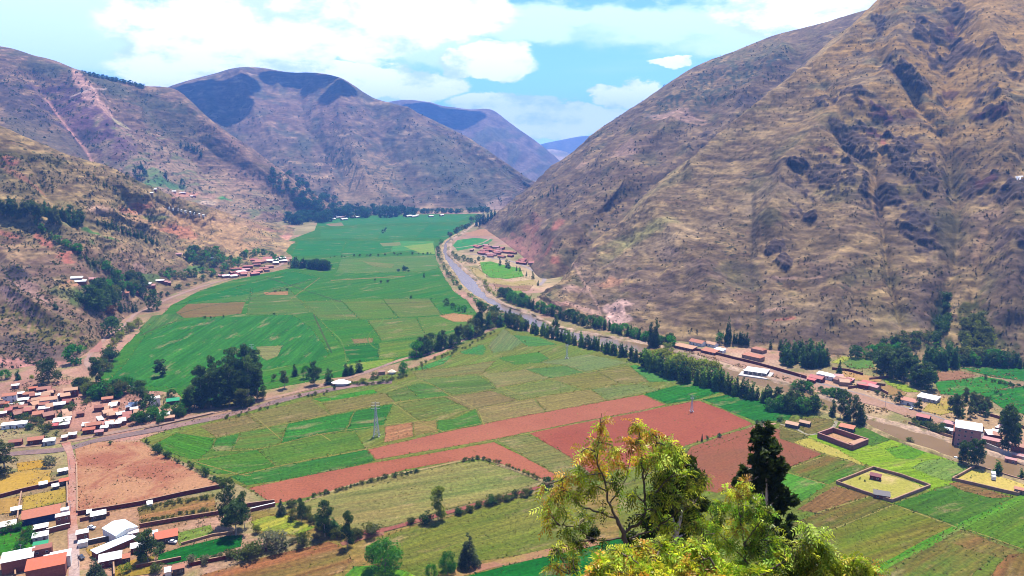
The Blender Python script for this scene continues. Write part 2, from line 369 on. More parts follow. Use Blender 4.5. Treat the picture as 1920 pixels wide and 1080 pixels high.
def dispA(B, px, py, s, v):
    x, y, z = B[..., 0], B[..., 1], B[..., 2]
    w = fbm(x/140, y/140, z/140, 3, 3)
    h = (ridged((s+60*w)/150, v*1.3+w, None, 4, 11)-0.3)*9*sstep(0, .3, v)
    h = h + (ridged((s+25*w)/48, v*2.6, None, 3, 71)-0.3)*5
    h = h + fbm(x/60, y/60, z/60, 5, 21)*5.5 + fbm(x/14, y/14, z/8, 4, 25)*2.6
    for pts, wd, amp in GUL:
        d, _, _ = dseg(px+6*w, py, pts); h = h - amp*np.exp(-(d/wd)**1.4)
    for pts, wd, amp in RIDG:
        d, _, _ = dseg(px, py, pts); h = h + amp*np.exp(-(d/wd)**1.5)
    nn = pixn(px, py, 14, 10, 4, 5)
    for cx, cy, rx, ry, a in OUT:
        m = el(px, py, cx, cy, rx*.85, ry*.85, a, nn*0.9, .5)
        h = h + m*(1.5 + 4.5*ridged(x/16, y/16, z/7, 4, 33) + 1.2*vn(x/4, y/4, z/3, 2))
    return h*(1-sstep(.96, 1.0, v)*0.55)
def colA(B, px, py, s, v, Nn):
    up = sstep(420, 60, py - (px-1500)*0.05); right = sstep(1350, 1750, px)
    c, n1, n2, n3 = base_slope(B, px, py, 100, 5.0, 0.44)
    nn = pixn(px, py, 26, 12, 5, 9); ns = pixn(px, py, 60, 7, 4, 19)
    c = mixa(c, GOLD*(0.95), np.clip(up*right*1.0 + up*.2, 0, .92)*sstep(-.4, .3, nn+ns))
    c = mixa(c, GOLD*1.05, el(px, py, 1870, 60, 80, 90, -10, nn, .7)*.6 + el(px, py, 1810, 150, 40, 90, 0, nn, .8)*.5)
    c = mixa(c, STRAW*1.12, el(px, py, 1560, 90, 190, 22, -38, nn, .8)*.5)
    c = mixa(c, S(176,152,118), el(px, py, 1270, 450, 150, 26, -22, nn, .9)*.55 + el(px, py, 1500, 590, 110, 34, 5, nn, .9)*.5 + el(px, py, 1470, 380, 120, 40, 0, nn, 1)*.4+ el(px, py, 1690,620,60,30,20,nn,.9)*.5)
    c = mixa(c, S(180,172,104), el(px, py, 1225, 438, 70, 13, -17, nn, .7)*.55 + el(px, py, 1160, 465, 45, 9, -30, nn, .7)*.5)
    c = mixa(c, S(112,92,90), np.clip(el(px, py, 1250, 540, 190, 60, 0, nn*1.6, .9)*.45 + el(px, py, 1480, 640, 150, 24, 0, nn*1.6, .9)*.5 + el(px, py, 1720, 420, 150, 60, 20, nn*1.6, .9)*.4
                                   + el(px, py, 1560, 520, 70, 30, 0, nn, .9)*.35 + el(px, py, 1740, 560, 40, 70, 10, nn, .8)*.5 + el(px, py, 1890, 560, 60, 80, 20, nn, .8)*.5, 0, 1))
    # terrace lines in the lower part
    low = sstep(300, 480, py)
    c = c*(1 + (low*0.34*np.clip(ns, -.5, .5)*1.6)[..., None])
    nr = pixn(px, py, 14, 10, 4, 5)
    rk = np.zeros(px.shape)
    for cx, cy, rx, ry, a in OUT: rk = np.maximum(rk, el(px, py, cx, cy, rx*.9, ry*.85, a, nr*1.7, .3))
    x, y, z = B[..., 0], B[..., 1], B[..., 2]
    rv = ROCK*1.0*(1+1.0*fbm(x/5, y/5, z/3.5, 4, 55))[..., None]
    c = c*(1-rk[..., None]*.72) + rv*rk[..., None]*.72
    red = np.zeros(px.shape)
    for cx, cy, rx, ry in ((1650,222,30,12),(1700,216,26,8),(1780,52,18,14),(1640,260,18,8),(1862,236,30,8),(1845,350,22,10),(1780,165,20,8),(1560,300,20,8)):
        red = np.maximum(red, el(px, py, cx, cy, rx, ry, 12, nr, .5))
    c = mixa(c, REDROCK, red*.7)
    for cx, cy, rx, ry, a, cc, k in ((1656,278,9,6,0,REDS,.9),(1650,300,5,26,12,S(196,152,90),.8),(1635,360,7,22,5,S(186,148,92),.8),(1640,400,3,22,-10,S(176,140,100),.7),
            (1075,545,16,8,-10,PALE,.8),(1100,545,12,7,20,PALE,.6),(1145,530,28,8,-15,S(205,150,115),.7),(1085,580,30,6,15,PALE,.8),(1110,585,26,5,15,PALE,.7),
            (1060,575,40,4,12,S(200,150,130),.6),(1468,602,26,3,0,REDS,.8),(1450,584,40,2.5,2,PALE,.6),(1480,528,40,2.2,3,PALE,.5),(1520,532,34,2,4,PALE,.5),
            (1405,300,120,2.2,-3,S(90,75,70),.5),(1440,338,60,2.5,2,S(70,60,55),.7),(1395,205,50,5,-32,REDS,.6),(1860,410,40,9,0,S(190,155,125),.5),(1840,450,9,60,18,S(190,152,112),.5)):
        c = mixa(c, cc, el(px, py, cx, cy, rx, ry, a, nr*.8, .5)*k)
    # pale landslip above the river
    c = mixa(c, S(214,176,160)*(1+.35*nr[..., None]), el(px, py, 1158, 590, 26, 30, 20, nr*.7, .35))
    # trails, and paler strokes along the ridge crests
    for pts, w, cc, k in (([(1073,487),(1085,510),(1100,540),(1122,575),(1128,600)], 2.2, PALE, .55), ([(1640,18),(1400,226),(1250,338),(1180,405)], 5, S(196,172,112), .55),
                          ([(1380,260),(1330,300),(1230,370),(1160,400)], 4, S(190,165,110), .4), ([(1650,270),(1640,330),(1635,400)], 2.5, S(185,150,100), .5)):
        d, _, _ = dseg(px, py, pts); c = mixa(c, cc, np.exp(-(d/w)**2)*k)
    # green in the ravines, darker brown down one gully
    g = pixn(px, py, 9, 12, 3, 77)
    for cx, cy, rx, ry, a, cc, k in ((1765,585,16,60,12,DKGRN,.9),(1828,610,32,60,-8,S(96,104,36),.85),(1840,650,70,26,0,S(90,100,44),.8),(1700,640,50,22,0,SCRUB,.6),(1780,430,26,60,10,S(110,104,70),.6),
                                     (1790,330,22,60,0,S(130,120,80),.5),(1412,450,8,80,2,S(104,94,72),.4),(1424,600,9,50,0,S(84,80,56),.6),(1650,600,24,60,-20,S(150,132,84),.5)):
        c = mixa(c, cc*(1+.3*g[..., None]), el(px, py, cx, cy, rx, ry, a, g*.9, .5)*k)
    return c
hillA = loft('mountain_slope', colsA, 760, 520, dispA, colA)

# ---- the spurs behind it on the right
colsB = [[(880,440),(900,425,2150)], [(905,428),(935,400,2160)], [(918,436),(1000,345,2100)], [(935,447),(1052,303,2040)], [(955,462),(1104,259,1980)], [(980,482),(1192,203,1920)],
         [(1010,520),(1282,144,1880)], [(1045,538,1155),(1350,117,1850)], [(1085,550,1135),(1420,91,1820)], [(1130,560,1115),(1500,70,1790)], [(1180,570,1100),(1590,44,1770)], [(1250,580,1085),(1720,0,1760)],[(1340,590,1070),(1860,-60,1760)]]
SP = [([(1300,205),(1234,257),(1157,286),(1085,333),(1020,375),(960,420)], 20, 14), ([(1440,175),(1385,215),(1336,258),(1238,330),(1128,372),(1047,415),(995,455)], 20, 9),
      ([(1200,330),(1120,400),(1040,460),(1005,500)], 13, 14), ([(1470,90),(1400,180)], 22, 16)]
SG = [([(1330,195),(1260,270),(1180,300),(1100,350),(1000,425)], 13, 6), ([(1380,240),(1270,330),(1180,372),(1080,425),(1010,480)], 12, 5), ([(1500,110),(1420,190)], 14, 16)]
def dispB(B, px, py, s, v):
    x, y, z = B[..., 0], B[..., 1], B[..., 2]; w = fbm(x/160, y/160, z/160, 3, 13)
    h = (ridged((s+50*w)/120, v*1.2+w, None, 4, 111)-0.3)*14*sstep(0, .3, v) + fbm(x/70, y/70, z/70, 5, 121)*9 + fbm(x/18, y/18, z/12, 3, 125)*2
    for pts, wd, amp in SP:
        d, _, _ = dseg(px, py, pts); h = h + amp*np.exp(-(d/wd)**1.4)
    for pts, wd, amp in SG:
        d, _, _ = dseg(px, py, pts); h = h - amp*np.exp(-(d/wd)**1.4)
    return h*sstep(0, .15, v)*(1-sstep(.9, 1.0, v)*0.75)
def colB(B, px, py, s, v, Nn):
    c, n1, n2, n3 = base_slope(B, px, py, 200, 7.0, 0.34)
    c = c*np.array([.97, .95, 1.0]); nn = pixn(px, py, 16, 8, 4, 29)
    g = pixn(px, py, 5, 5, 3, 31)
    fr = np.clip(el(px, py, 1330, 165, 130, 34, -28, nn, .7) + el(px, py, 1420, 120, 70, 26, -22, nn, .7) + el(px, py, 1250, 200, 70, 16, -35, nn, .6), 0, 1)
    c = mixa(c, S(70,84,66), fr*sstep(-.35, .25, g)*.85)
    c = mixa(c, S(150,140,90), el(px, py, 1450, 95, 90, 18, -12, nn, .8)*.5)
    for cx, cy, rx, ry, a, cc, k in ((1265,224,46,10,5,PALE,.6),(1185,285,42,8,-22,PALE,.6),(1100,320,14,3,-35,PALE,.7),(1150,392,40,4,-28,S(215,180,120),.7),(1050,430,5,24,38,REDS,.75),(1035,465,4,26,36,REDS,.6),
            (1000,430,26,16,-30,REDS,.5),(960,470,60,22,10,S(206,140,120),.65),(1040,490,10,10,0,REDS,.7),(985,455,40,14,0,S(200,140,120),.5),(1350,155,20,8,-20,S(175,140,100),.5),(1400,200,22,12,-30,ROCK,.7),
            (1330,255,18,6,0,ROCK,.6),(1110,430,4,22,35,S(170,150,140),.5),(1025,440,10,8,0,S(90,60,60),.6)):
        c = mixa(c, cc, el(px, py, cx, cy, rx, ry, a, nn*.9, .5)*k)
    for pts, _, _ in SP[:2]:
        d, _, _ = dseg(px, py, pts); c = mixa(c, S(190,160,118), np.exp(-(d/3.5)**2)*.45*sstep(-.4,.3,nn))
    for pts, _, _ in SG:
        d, _, _ = dseg(px, py, pts); c = mixa(c, S(96,82,84), np.exp(-(d/9)**2)*.22)
    for yy in (222, 230):
        c = mixa(c, PALE*1.1, (np.abs(py-yy-3*nn-(px-1265)*.03) < 1.3)*(np.abs(px-1275) < 50)*.6)
    return c
hillB = loft('far_spur_slope', colsB, 420, 300, dispB, colB)

# ---- near hillside on the left
colsL = [[(-760,1100),(-700,700,700),(-640,140,1000)], [(-330,850),(-300,520,830),(-260,190,1010)], [(-120,735),(-110,480,860),(-90,225,1010)], [(40,690),(40,440,900),(20,258,1020)],
         [(120,682),(120,420,940),(115,294,1060)], [(172,655),(168,430,990),(205,322,1130)], [(215,612),(215,440,1060),(262,352,1200)], [(262,580),(290,450,1180),(320,372,1320)],
         [(330,549),(350,450,1300),(385,392,1470)], [(420,519),(430,445,1450),(450,412,1660)], [(515,496),(495,450,1600),(520,424,1800)], [(545,462),(545,445,1720),(560,432,1900)], [(585,441),(590,438,1850),(600,432,2000)],[(625,433),(630,431,1930),(640,429,2050)]]
LG = [([(60,300),(130,420),(200,500),(250,560)], 9, 7), ([(230,370),(320,450),(370,500)], 10, 7), ([(0,590),(90,620),(160,640)], 8, 3), ([(300,380),(420,450),(480,490)], 10, 6)]
LR = [([(0,400),(120,430),(200,520),(235,560)], 9, 11), ([(0,540),(80,590),(165,635)], 14, 13), ([(170,395),(300,440),(400,480)], 11, 8), ([(0,470),(60,540)], 20, 8)]
def dispL(B, px, py, s, v):
    x, y, z = B[..., 0], B[..., 1], B[..., 2]; w = fbm(x/120, y/120, z/120, 3, 43)
    h = (ridged((s+50*w)/130, v*1.5+w, None, 4, 211)-0.3)*13*sstep(0, .4, v) + fbm(x/60, y/60, z/60, 5, 221)*8 + fbm(x/12, y/12, z/7, 4, 225)*1.8
    for pts, wd, amp in LR:
        d, _, _ = dseg(px, py, pts); h = h + amp*np.exp(-(d/wd)**1.4)
    for pts, wd, amp in LG:
        d, _, _ = dseg(px, py, pts); h = h - amp*np.exp(-(d/wd)**1.4)
    return h*sstep(0, .22, v)*(1-sstep(.9, 1.0, v)*.6)*np.where(px > 400, np.clip(1-(px-400)/200, .15, 1), 1)
def colL(B, px, py, s, v, Nn):
    c, n1, n2, n3 = base_slope(B, px, py, 300, 4.0, 0.5); c = mixa(c, SCRUB*.9, sstep(-.05, .35, fbm(B[..., 0]/50, B[..., 1]/50, B[..., 2]/30, 4, 333))*.5)*np.array([1.12, 1.12, 1.05])
    nn = pixn(px, py, 20, 9, 4, 39); g = pixn(px, py, 6, 5, 3, 41)
    low = sstep(400, 520, py)*(1-sstep(200, 420, px))
    c = mixa(c, S(150,112,104), low*.5)
    c = mixa(c, S(204,160,110), np.clip(el(px, py, 390, 425, 130, 34, 10, nn, .7)*.75 + el(px, py, 300, 410, 60, 20, 5, nn, .7)*.6 + el(px, py, 210, 400, 50, 16, 0, nn, .6)*.5, 0, 1))
    for cx, cy, rx, ry, a, cc, k in ((240,397,26,9,0,S(214,145,105),.9),(255,388,20,6,0,REDS,.8),(295,407,36,6,0,S(150,155,80),.9),(175,398,20,10,0,PALE,.6),(330,430,26,14,10,S(215,140,105),.8),(350,445,24,8,0,S(220,150,110),.7),
            (120,483,22,10,30,S(205,120,100),.85),(85,455,30,8,40,S(200,120,100),.8),(20,445,24,6,0,REDS,.7),(60,550,50,12,30,S(190,150,138),.6),(35,575,60,8,35,S(196,156,144),.7),(130,535,26,10,0,S(220,140,120),.9),
            (165,555,5,18,0,PINKD,.9),(20,300,24,8,20,S(210,130,110),.8),(40,330,60,6,30,S(200,130,105),.5),(190,360,50,12,25,STRAW,.6),(250,420,34,8,10,S(190,150,110),.6),(345,475,22,5,20,S(212,178,140),.8),(205,640,8,6,0,PINKD,.5),
            (35,522,20,14,0,S(76,68,72),.9),(120,545,30,22,10,S(110,140,60),.5),(145,560,14,22,0,S(100,130,50),.6),(262,505,18,8,0,S(190,150,130),.8),(285,520,18,7,0,S(96,130,60),.8),(372,500,18,8,0,S(92,150,70),.8),
            (175,440,34,4,28,S(90,150,60),.85),(200,452,20,3,28,S(90,140,60),.7),(160,470,16,6,40,S(90,150,50),.8),(200,515,46,7,30,S(120,140,80),.7),(165,505,20,6,40,S(110,130,70),.6),(110,420,60,5,35,S(130,150,90),.5),
            (540,445,30,4,8,S(222,160,132),.85),(500,430,50,5,15,S(200,140,120),.6),(460,400,50,6,30,S(170,130,125),.5),(470,420,60,8,15,S(196,160,110),.5),(90,320,70,14,20,S(150,130,90),.5)):
        c = mixa(c, cc, el(px, py, cx, cy, rx, ry, a, nn*.8, .45)*k)
    # yellow-green scrub on the lowest spur
    m = np.clip(el(px, py, 95, 625, 130, 30, 17, nn*.6, .6) + el(px, py, 30, 590, 60, 16, 20, nn, .6)*.6, 0, 1)*sstep(-.25, .25, g+.3*nn)
    c = mixa(c, S(128,124,52), m*.85)
    c = mixa(c, S(110,96,88), el(px, py, 60, 655, 90, 20, 12, nn, .6)*.7)
    c = mixa(c, S(205,146,132), np.clip(el(px, py, 25, 680, 60, 12, 8, nn, .4)*.9 + el(px, py, 110, 690, 50, 16, 0, nn, .4)*.8, 0, 1))
    d, _, _ = dseg(px, py, [(300,330+60),(345,400),(400,410),(460,425)]); c = mixa(c, PALE, np.exp(-(d/1.2)**2)*.4)
    d, _, _ = dseg(px, py, [(182,398),(260,402),(330,405)]); c = mixa(c, PALE*1.1, np.exp(-(d/1.4)**2)*.7)
    # terrace strips
    c = c*(1 + (.25*np.clip(pixn(px, py+px*-.18, 50, 4, 3, 49), -.5, .5)*sstep(380, 420, py))[..., None])
    return c
hillL = loft('left_hillside', colsL, 520, 360, dispL, colL)

# ---- big purple slope behind it
def L2col(fx, fy, fY, cx, cy, cY):
    return [(fx, fy, fY), (fx+(cx-fx)*.25, fy+(cy-fy)*.25, fY+(cY-fY)*.50), (fx+(cx-fx)*.62, fy+(cy-fy)*.62, fY+(cY-fY)*.78), (cx, cy, cY)]
colsM = [L2col(-700,300,1100,-760,-60,1700), L2col(-300,300,1130,-320,60,1850), L2col(-100,300,1180,-100,82,2050), L2col(10,310,1230,0,91,2100), L2col(70,330,1260,60,106,2130), L2col(110,345,1280,105,119,2150), L2col(150,360,1300,150,140,2150), L2col(200,375,1350,205,152,2200),
         L2col(260,395,1430,270,164,2280), L2col(320,410,1540,330,176,2350), L2col(380,425,1680,400,236,2330), L2col(440,435,1800,480,291,2300), L2col(500,440,1900,560,352,2270), L2col(560,445,2000,620,392,2250), L2col(610,445,2050,650,404,2240)]
MR = [([(150,138),(190,230),(240,290),(290,340)], 22, 22), ([(330,178),(400,250),(470,310),(560,370)], 20, 18), ([(0,230),(120,300)], 30, 14)]
MG = [([(60,130),(130,230),(200,310),(230,345)], 22, 26), ([(260,170),(330,260),(390,320)], 18, 16), ([(370,220),(370,260),(420,300)], 14, 12)]
def dispM(B, px, py, s, v):
    x, y, z = B[..., 0], B[..., 1], B[..., 2]; w = fbm(x/220, y/220, z/220, 3, 63)
    h = (ridged((s+80*w)/180, v*1.4+w, None, 4, 311)-0.3)*13 + fbm(x/90, y/90, z/90, 5, 321)*12 + fbm(x/22, y/22, z/14, 3, 325)*2.5
    for pts, wd, amp in MR:
        d, _, _ = dseg(px, py, pts); h = h + amp*np.exp(-(d/wd)**1.4)
    for pts, wd, amp in MG:
        d, _, _ = dseg(px, py, pts); h = h - amp*np.exp(-(d/wd)**1.4)
    return h*(1-sstep(.9, 1.0, v)*.75)*np.where(px > 450, np.clip(1-(px-450)/200, .15, 1), 1)
def colM(B, px, py, s, v, Nn):
    c, n1, n2, n3 = base_slope(B, px, py, 400, 6.0, 0.32)
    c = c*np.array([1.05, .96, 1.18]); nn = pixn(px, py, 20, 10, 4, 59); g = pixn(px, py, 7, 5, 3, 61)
    c = mixa(c, S(124,84,112), el(px, py, 190, 250, 150, 40, 35, nn, .5)*.75)
    c = mixa(c, S(112,104,84), el(px, py, 90, 265, 140, 40, 18, nn, .6)*.7)
    c = mixa(c, ROCK*(1+.5*g[..., None]), np.clip(el(px, py, 50, 200, 70, 34, 10, nn, .6)+el(px, py, 160, 250, 20, 10, 0, nn, .6)+el(px,py,20,170,40,26,0,nn,.6), 0, 1)*.7)
    c = mixa(c, S(96,104,72), np.clip(el(px, py, 250, 175, 120, 18, 15, nn, .6) + el(px, py, 320, 230, 80, 30, 30, nn, .6)*.6 + el(px, py, 90, 125, 90, 12, 20, nn, .5)*.8, 0, 1)*.7)
    T = np.clip(el(px, py, 330, 330, 130, 46, 28, nn, .6) + el(px, py, 430, 370, 90, 34, 18, nn, .6) + el(px, py, 240, 262, 60, 12, 25, nn, .6), 0, 1)
    c = mixa(c, S(190,160,120)*(1+.25*g[..., None]), T*.65)
    c = mixa(c, S(128,140,84), T*sstep(.05, .35, pixn(px, py, 30, 7, 3, 88))*.8)
    for cx, cy, rx, ry, a, cc, k in ((300,350,46,7,0,S(90,150,80),.85),(280,335,30,6,0,S(110,160,80),.6),(352,366,26,6,0,S(214,150,120),.85),(390,372,18,5,0,S(205,160,130),.7),(420,378,16,4,8,S(80,170,70),.9),(385,384,24,4,0,S(220,190,160),.8),
            (440,350,60,16,12,S(200,160,128),.5),(145,155,9,26,-25,S(222,170,146),.85),(165,185,12,28,-30,S(226,176,150),.85),(195,215,14,22,-42,S(214,168,140),.8),(222,236,22,7,22,S(200,186,128),.8),
            (430,275,60,14,40,S(170,130,110),.4),(480,340,60,12,25,S(180,140,120),.5)):
        c = mixa(c, cc, el(px, py, cx, cy, rx, ry, a, nn*.7, .45)*k)
    for pts, w_, cc, k in (([(88,168),(125,225),(160,262),(185,295),(212,315)], 2.6, S(216,160,140), .8), ([(132,182),(165,180),(200,168)], 1.3, S(230,200,180), .8), ([(130,185),(150,200),(172,213)], 1.4, S(210,170,150), .5),
                           ([(400,262),(440,290),(500,330),(560,372)], 1.5, S(200,165,140), .5)):
        d, _, _ = dseg(px, py, pts); c = mixa(c, cc, np.exp(-(d/w_)**2)*k)
    ln = np.abs(pixn(px, py-px*.1, 60, 5, 2, 90))
    c = mixa(c, S(96,100,70), T*(ln < .05)*.7)
    return c
hillM = loft('terraced_mountainside', colsM, 480, 320, dispM, colM, zfoot=False)

# ---- mountain closing the valley
crestN = [(150,230,3300),(230,200,3400),(300,176,3500),(330,162,3560),(400,142,3650),(440,131,3700),(480,129,3720),(540,137,3680),(600,139,3600),(645,152,3500),(700,185,3400),(760,205,3300),(850,245,3100),(900,275,2980),(950,310,2850),(985,335,2750),(1015,352,2650),(1045,378,2560)]
colsN = []
for i, (cx, cy, cY) in enumerate(crestN):
    fx = 300+(cx-150)*0.80; fy = 405 if cx < 400 else 399 - (cx-400)*0.010
    F = gp(fx, fy); C = dp(cx, cy, cY); m1 = F.lerp(C, .35); m1.z -= (C.z)*.05; m2 = F.lerp(C, .7); m2.z -= C.z*.02
    r = [(fx, fy)]
    for q in (m1, m2):
        X, Y_ = topx(np.array([[q.x, q.y, q.z]])); r.append((float(X[0]), float(Y_[0]), q.y))
    colsN.append(r+[(cx, cy, cY)])
NR = [([(450,135),(480,220),(560,330),(600,390)], 20, 22), ([(640,152),(640,230),(680,330),(700,385)], 18, 24), ([(760,205),(800,280),(850,340),(880,385)], 20, 22), ([(880,265),(940,330),(960,380)], 14, 14)]
NG = [([(420,180),(430,260),(500,350)], 18, 20), ([(560,150),(570,230),(640,330),(660,390)], 16, 20), ([(700,190),(720,280),(760,340),(790,390)], 16, 20), ([(850,250),(880,310),(920,380)], 12, 12)]
def dispN(B, px, py, s, v):
    x, y, z = B[..., 0], B[..., 1], B[..., 2]; w = fbm(x/400, y/400, z/400, 3, 73)
    h = (ridged((s+150*w)/300, v*1.6+w, None, 5, 411)-0.3)*26 + fbm(x/150, y/150, z/150, 5, 421)*14 + (ridged(s/90, v*4, None, 3, 425)-.3)*8
    for pts, wd, amp in NR:
        d, _, _ = dseg(px, py, pts); h = h + amp*np.exp(-(d/wd)**1.4)
    for pts, wd, amp in NG:
        d, _, _ = dseg(px, py, pts); h = h - amp*np.exp(-(d/wd)**1.4)
    return h*sstep(0, .2, v)*(1-sstep(.88, 1.0, v)*.85)
def colN(B, px, py, s, v, Nn):
    c, n1, n2, n3 = base_slope(B/2.0, px, py, 500, 9.0, 0.30)
    c = c*np.array([.94, .92, 1.15]); nn = pixn(px, py, 22, 14, 4, 69); g = pixn(px, py, 7, 6, 4, 71)  # bluish cast of the distant air put into the slope colour
    c = c*(1+.4*g[..., None])
    c = mixa(c, S(100,104,84), np.clip(sstep(.0, .4, nn)*.6, 0, 1))
    c = mixa(c, S(96,112,84), el(px, py, 850, 330, 110, 50, 30, nn, .7)*.45)
    c = mixa(c, S(182,152,112), np.clip(el(px, py, 690, 325, 70, 46, 25, nn, .6) + el(px, py, 680, 370, 70, 22, 0, nn, .6) + el(px, py, 780, 250, 40, 16, 10, nn, .6)*.8, 0, 1)*.6)
    c = mixa(c, S(170,130,110), el(px, py, 560, 210, 100, 40, 0, nn, .7)*.4)
    ln = np.abs(pixn(px, py+px*.12, 44, 6, 2, 91)); ln2 = np.abs(pixn(px+py*.4, py, 9, 60, 2, 93))
    T = np.clip(el(px, py, 690, 320, 90, 60, 20, nn, .6), 0, 1)
    c = mixa(c, S(80,84,64), T*np.maximum((ln < .06), (ln2 < .05))*.7)
    c = mixa(c, S(206,170,150), el(px, py, 930, 388, 30, 8, 0, nn, .5)*.6)
    return c
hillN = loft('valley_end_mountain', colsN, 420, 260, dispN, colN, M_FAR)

# ---- third and farthest mountains
def dispF(amp, sc, seed):
    def f(B, px, py, s, v):
        x, y, z = B[..., 0], B[..., 1], B[..., 2]
        return ((ridged(s/sc, v*2, None, 5, seed)-.3)*amp + fbm(x/sc, y/sc, z/sc, 5, seed+4)*amp*.5)*(1-sstep(.85, 1, v)*.85)
    return f
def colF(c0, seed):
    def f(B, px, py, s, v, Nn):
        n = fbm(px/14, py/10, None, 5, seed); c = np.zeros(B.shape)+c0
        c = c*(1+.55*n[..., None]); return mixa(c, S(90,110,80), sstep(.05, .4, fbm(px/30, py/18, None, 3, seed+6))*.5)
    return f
cr = [(600,225),(650,212),(700,203),(750,194),(800,197),(830,205),(880,211),(918,212),(950,233),(975,250),(1002,268),(1030,291),(1060,320),(1090,350),(1120,380)]
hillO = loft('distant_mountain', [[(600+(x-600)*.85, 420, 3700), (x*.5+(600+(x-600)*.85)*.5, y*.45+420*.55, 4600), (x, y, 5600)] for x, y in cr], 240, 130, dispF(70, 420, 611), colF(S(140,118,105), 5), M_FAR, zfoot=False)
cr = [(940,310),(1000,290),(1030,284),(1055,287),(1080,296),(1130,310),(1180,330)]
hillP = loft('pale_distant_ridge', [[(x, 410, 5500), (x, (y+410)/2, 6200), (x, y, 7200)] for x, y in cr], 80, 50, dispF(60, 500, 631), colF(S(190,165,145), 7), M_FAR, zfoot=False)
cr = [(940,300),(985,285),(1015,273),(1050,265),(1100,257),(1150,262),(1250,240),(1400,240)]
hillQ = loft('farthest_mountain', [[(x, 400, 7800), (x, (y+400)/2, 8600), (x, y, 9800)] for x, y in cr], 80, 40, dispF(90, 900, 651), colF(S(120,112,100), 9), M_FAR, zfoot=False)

# ---- ground sheet, darker and lighter dry earth
gx = np.concatenate([np.linspace(-9000, -900, 20), np.linspace(-860, 900, 260), np.linspace(940, 9000, 20)])
gy = np.concatenate([np.linspace(-3000, 150, 12), 200*np.exp(np.linspace(0, np.log(14), 420)), np.linspace(3000, 15000, 16)])
GX, GY = np.meshgrid(gx, gy, indexing='ij'); GB = np.stack([GX, GY, np.full(GX.shape, -0.02)], -1)
n = fbm(GX/60, GY/60, None, 5, 901); n2 = fbm(GX/11, GY/11, None, 4, 905)
gc = np.zeros(GB.shape)+S(170,150,104); gc = mixa(gc, S(196,150,126), sstep(-.1, .3, n)); gc = mixa(gc, S(120,124,62), sstep(.0, .35, n2-.3*n)*.7); gc = gc*(1+.3*n2[..., None])
gpx, gpy = topx(GB); ok = GY > 200
def grd(c, cx, cy, rx, ry, a, cc, k):
    return mixa(c, cc, np.where(ok, el(gpx, gpy, cx, cy, rx, ry, a, n2*.6, .4)*k, 0))
for q in ((150,770,190,60,8,S(196,140,122),.9),(60,1000,140,120,0,S(190,150,110),.7),(230,980,130,70,0,S(186,140,104),.8),(1400,690,160,26,14,S(216,180,150),.8),(1600,740,130,26,16,S(214,176,140),.8),(1810,780,140,30,14,S(210,170,130),.8),
          (1500,712,90,14,14,S(214,150,130),.7),(960,510,110,30,20,S(214,184,140),.8),(960,540,60,14,10,S(200,150,134),.8),(470,500,70,20,-10,S(190,130,110),.8),(600,430,60,10,0,S(190,170,120),.6),(1700,690,160,20,5,S(150,140,80),.6),(640,720,160,20,-12,S(196,150,120),.6),
          (270,560,60,40,0,S(150,120,90),.6),(1900,690,120,30,0,S(120,130,60),.6),(1200,1000,800,120,0,S(130,120,64),.5)):
    gc = grd(gc, *q)
M_GROUND = terrain_mat('dry_valley_ground', 0.5, 0.15, 0.25, 0.8)
me = fast_mesh('ground', GB.reshape(-1, 3), grid_faces(len(gx), len(gy)), {'Col': np.clip(gc, .01, .8).reshape(-1, 3)}, M_GROUND)
ground = link('ground', me, kind='structure')
# ---- the hillside the photographer stands on
hx = np.linspace(-260, 300, 120); hy = np.linspace(-60, 262, 110); HX, HY = np.meshgrid(hx, hy, indexing='ij')
def hillz(x, y):
    return np.maximum(197.5 - 0.86*np.maximum(y, 0) + 0.3*np.minimum(y, 0)*-1 - 0.02*np.abs(x) + np.minimum(0, 0) + 2.5*fbm(np.asarray(x)/25., np.asarray(y)/25., None, 4, 950) - 2.5 - 2.0, -4)
HZ = hillz(HX, HY); HB = np.stack([HX, HY, HZ], -1)
hn = fbm(HX/8, HY/8, None, 4, 951); hc = np.zeros(HB.shape)+S(150,128,80); hc = mixa(hc, S(96,104,48), sstep(-.1, .3, hn)); hc = mixa(hc, S(190,140,110), sstep(.1, .4, -hn))
me = fast_mesh('near_hillside', HB.reshape(-1, 3), grid_faces(len(hx), len(hy)), {'Col': np.clip(hc, .01, .8).reshape(-1, 3)}, M_GROUND)
link('near_hillside', me, kind='structure')

from mathutils.bvhtree import BVHTree
bpy.context.view_layer.update(); DG_ = bpy.context.evaluated_depsgraph_get()
BVH = {t.name: BVHTree.FromObject(t, DG_) for t in TERRAINS}
def at(px, py, objs=None):
    d = pxdir(px, py); best = None; o = Vector((0, 0, H))
    for t in (TERRAINS if objs is None else objs):
        loc, nor, _, _ = BVH[t.name].ray_cast(o, d, 20000)
        if loc is not None and (best is None or (loc-o).length < (best-o).length): best = loc.copy()
    if d.z < 0:
        g = gp(px, py)
        if best is None or (g-o).length <= (best-o).length: best = g
    return best
def ppm(P):                      # pixels per metre at a world point
    return FPX/(P.y*math.cos(PITCH)-(P.z-H)*math.sin(PITCH))
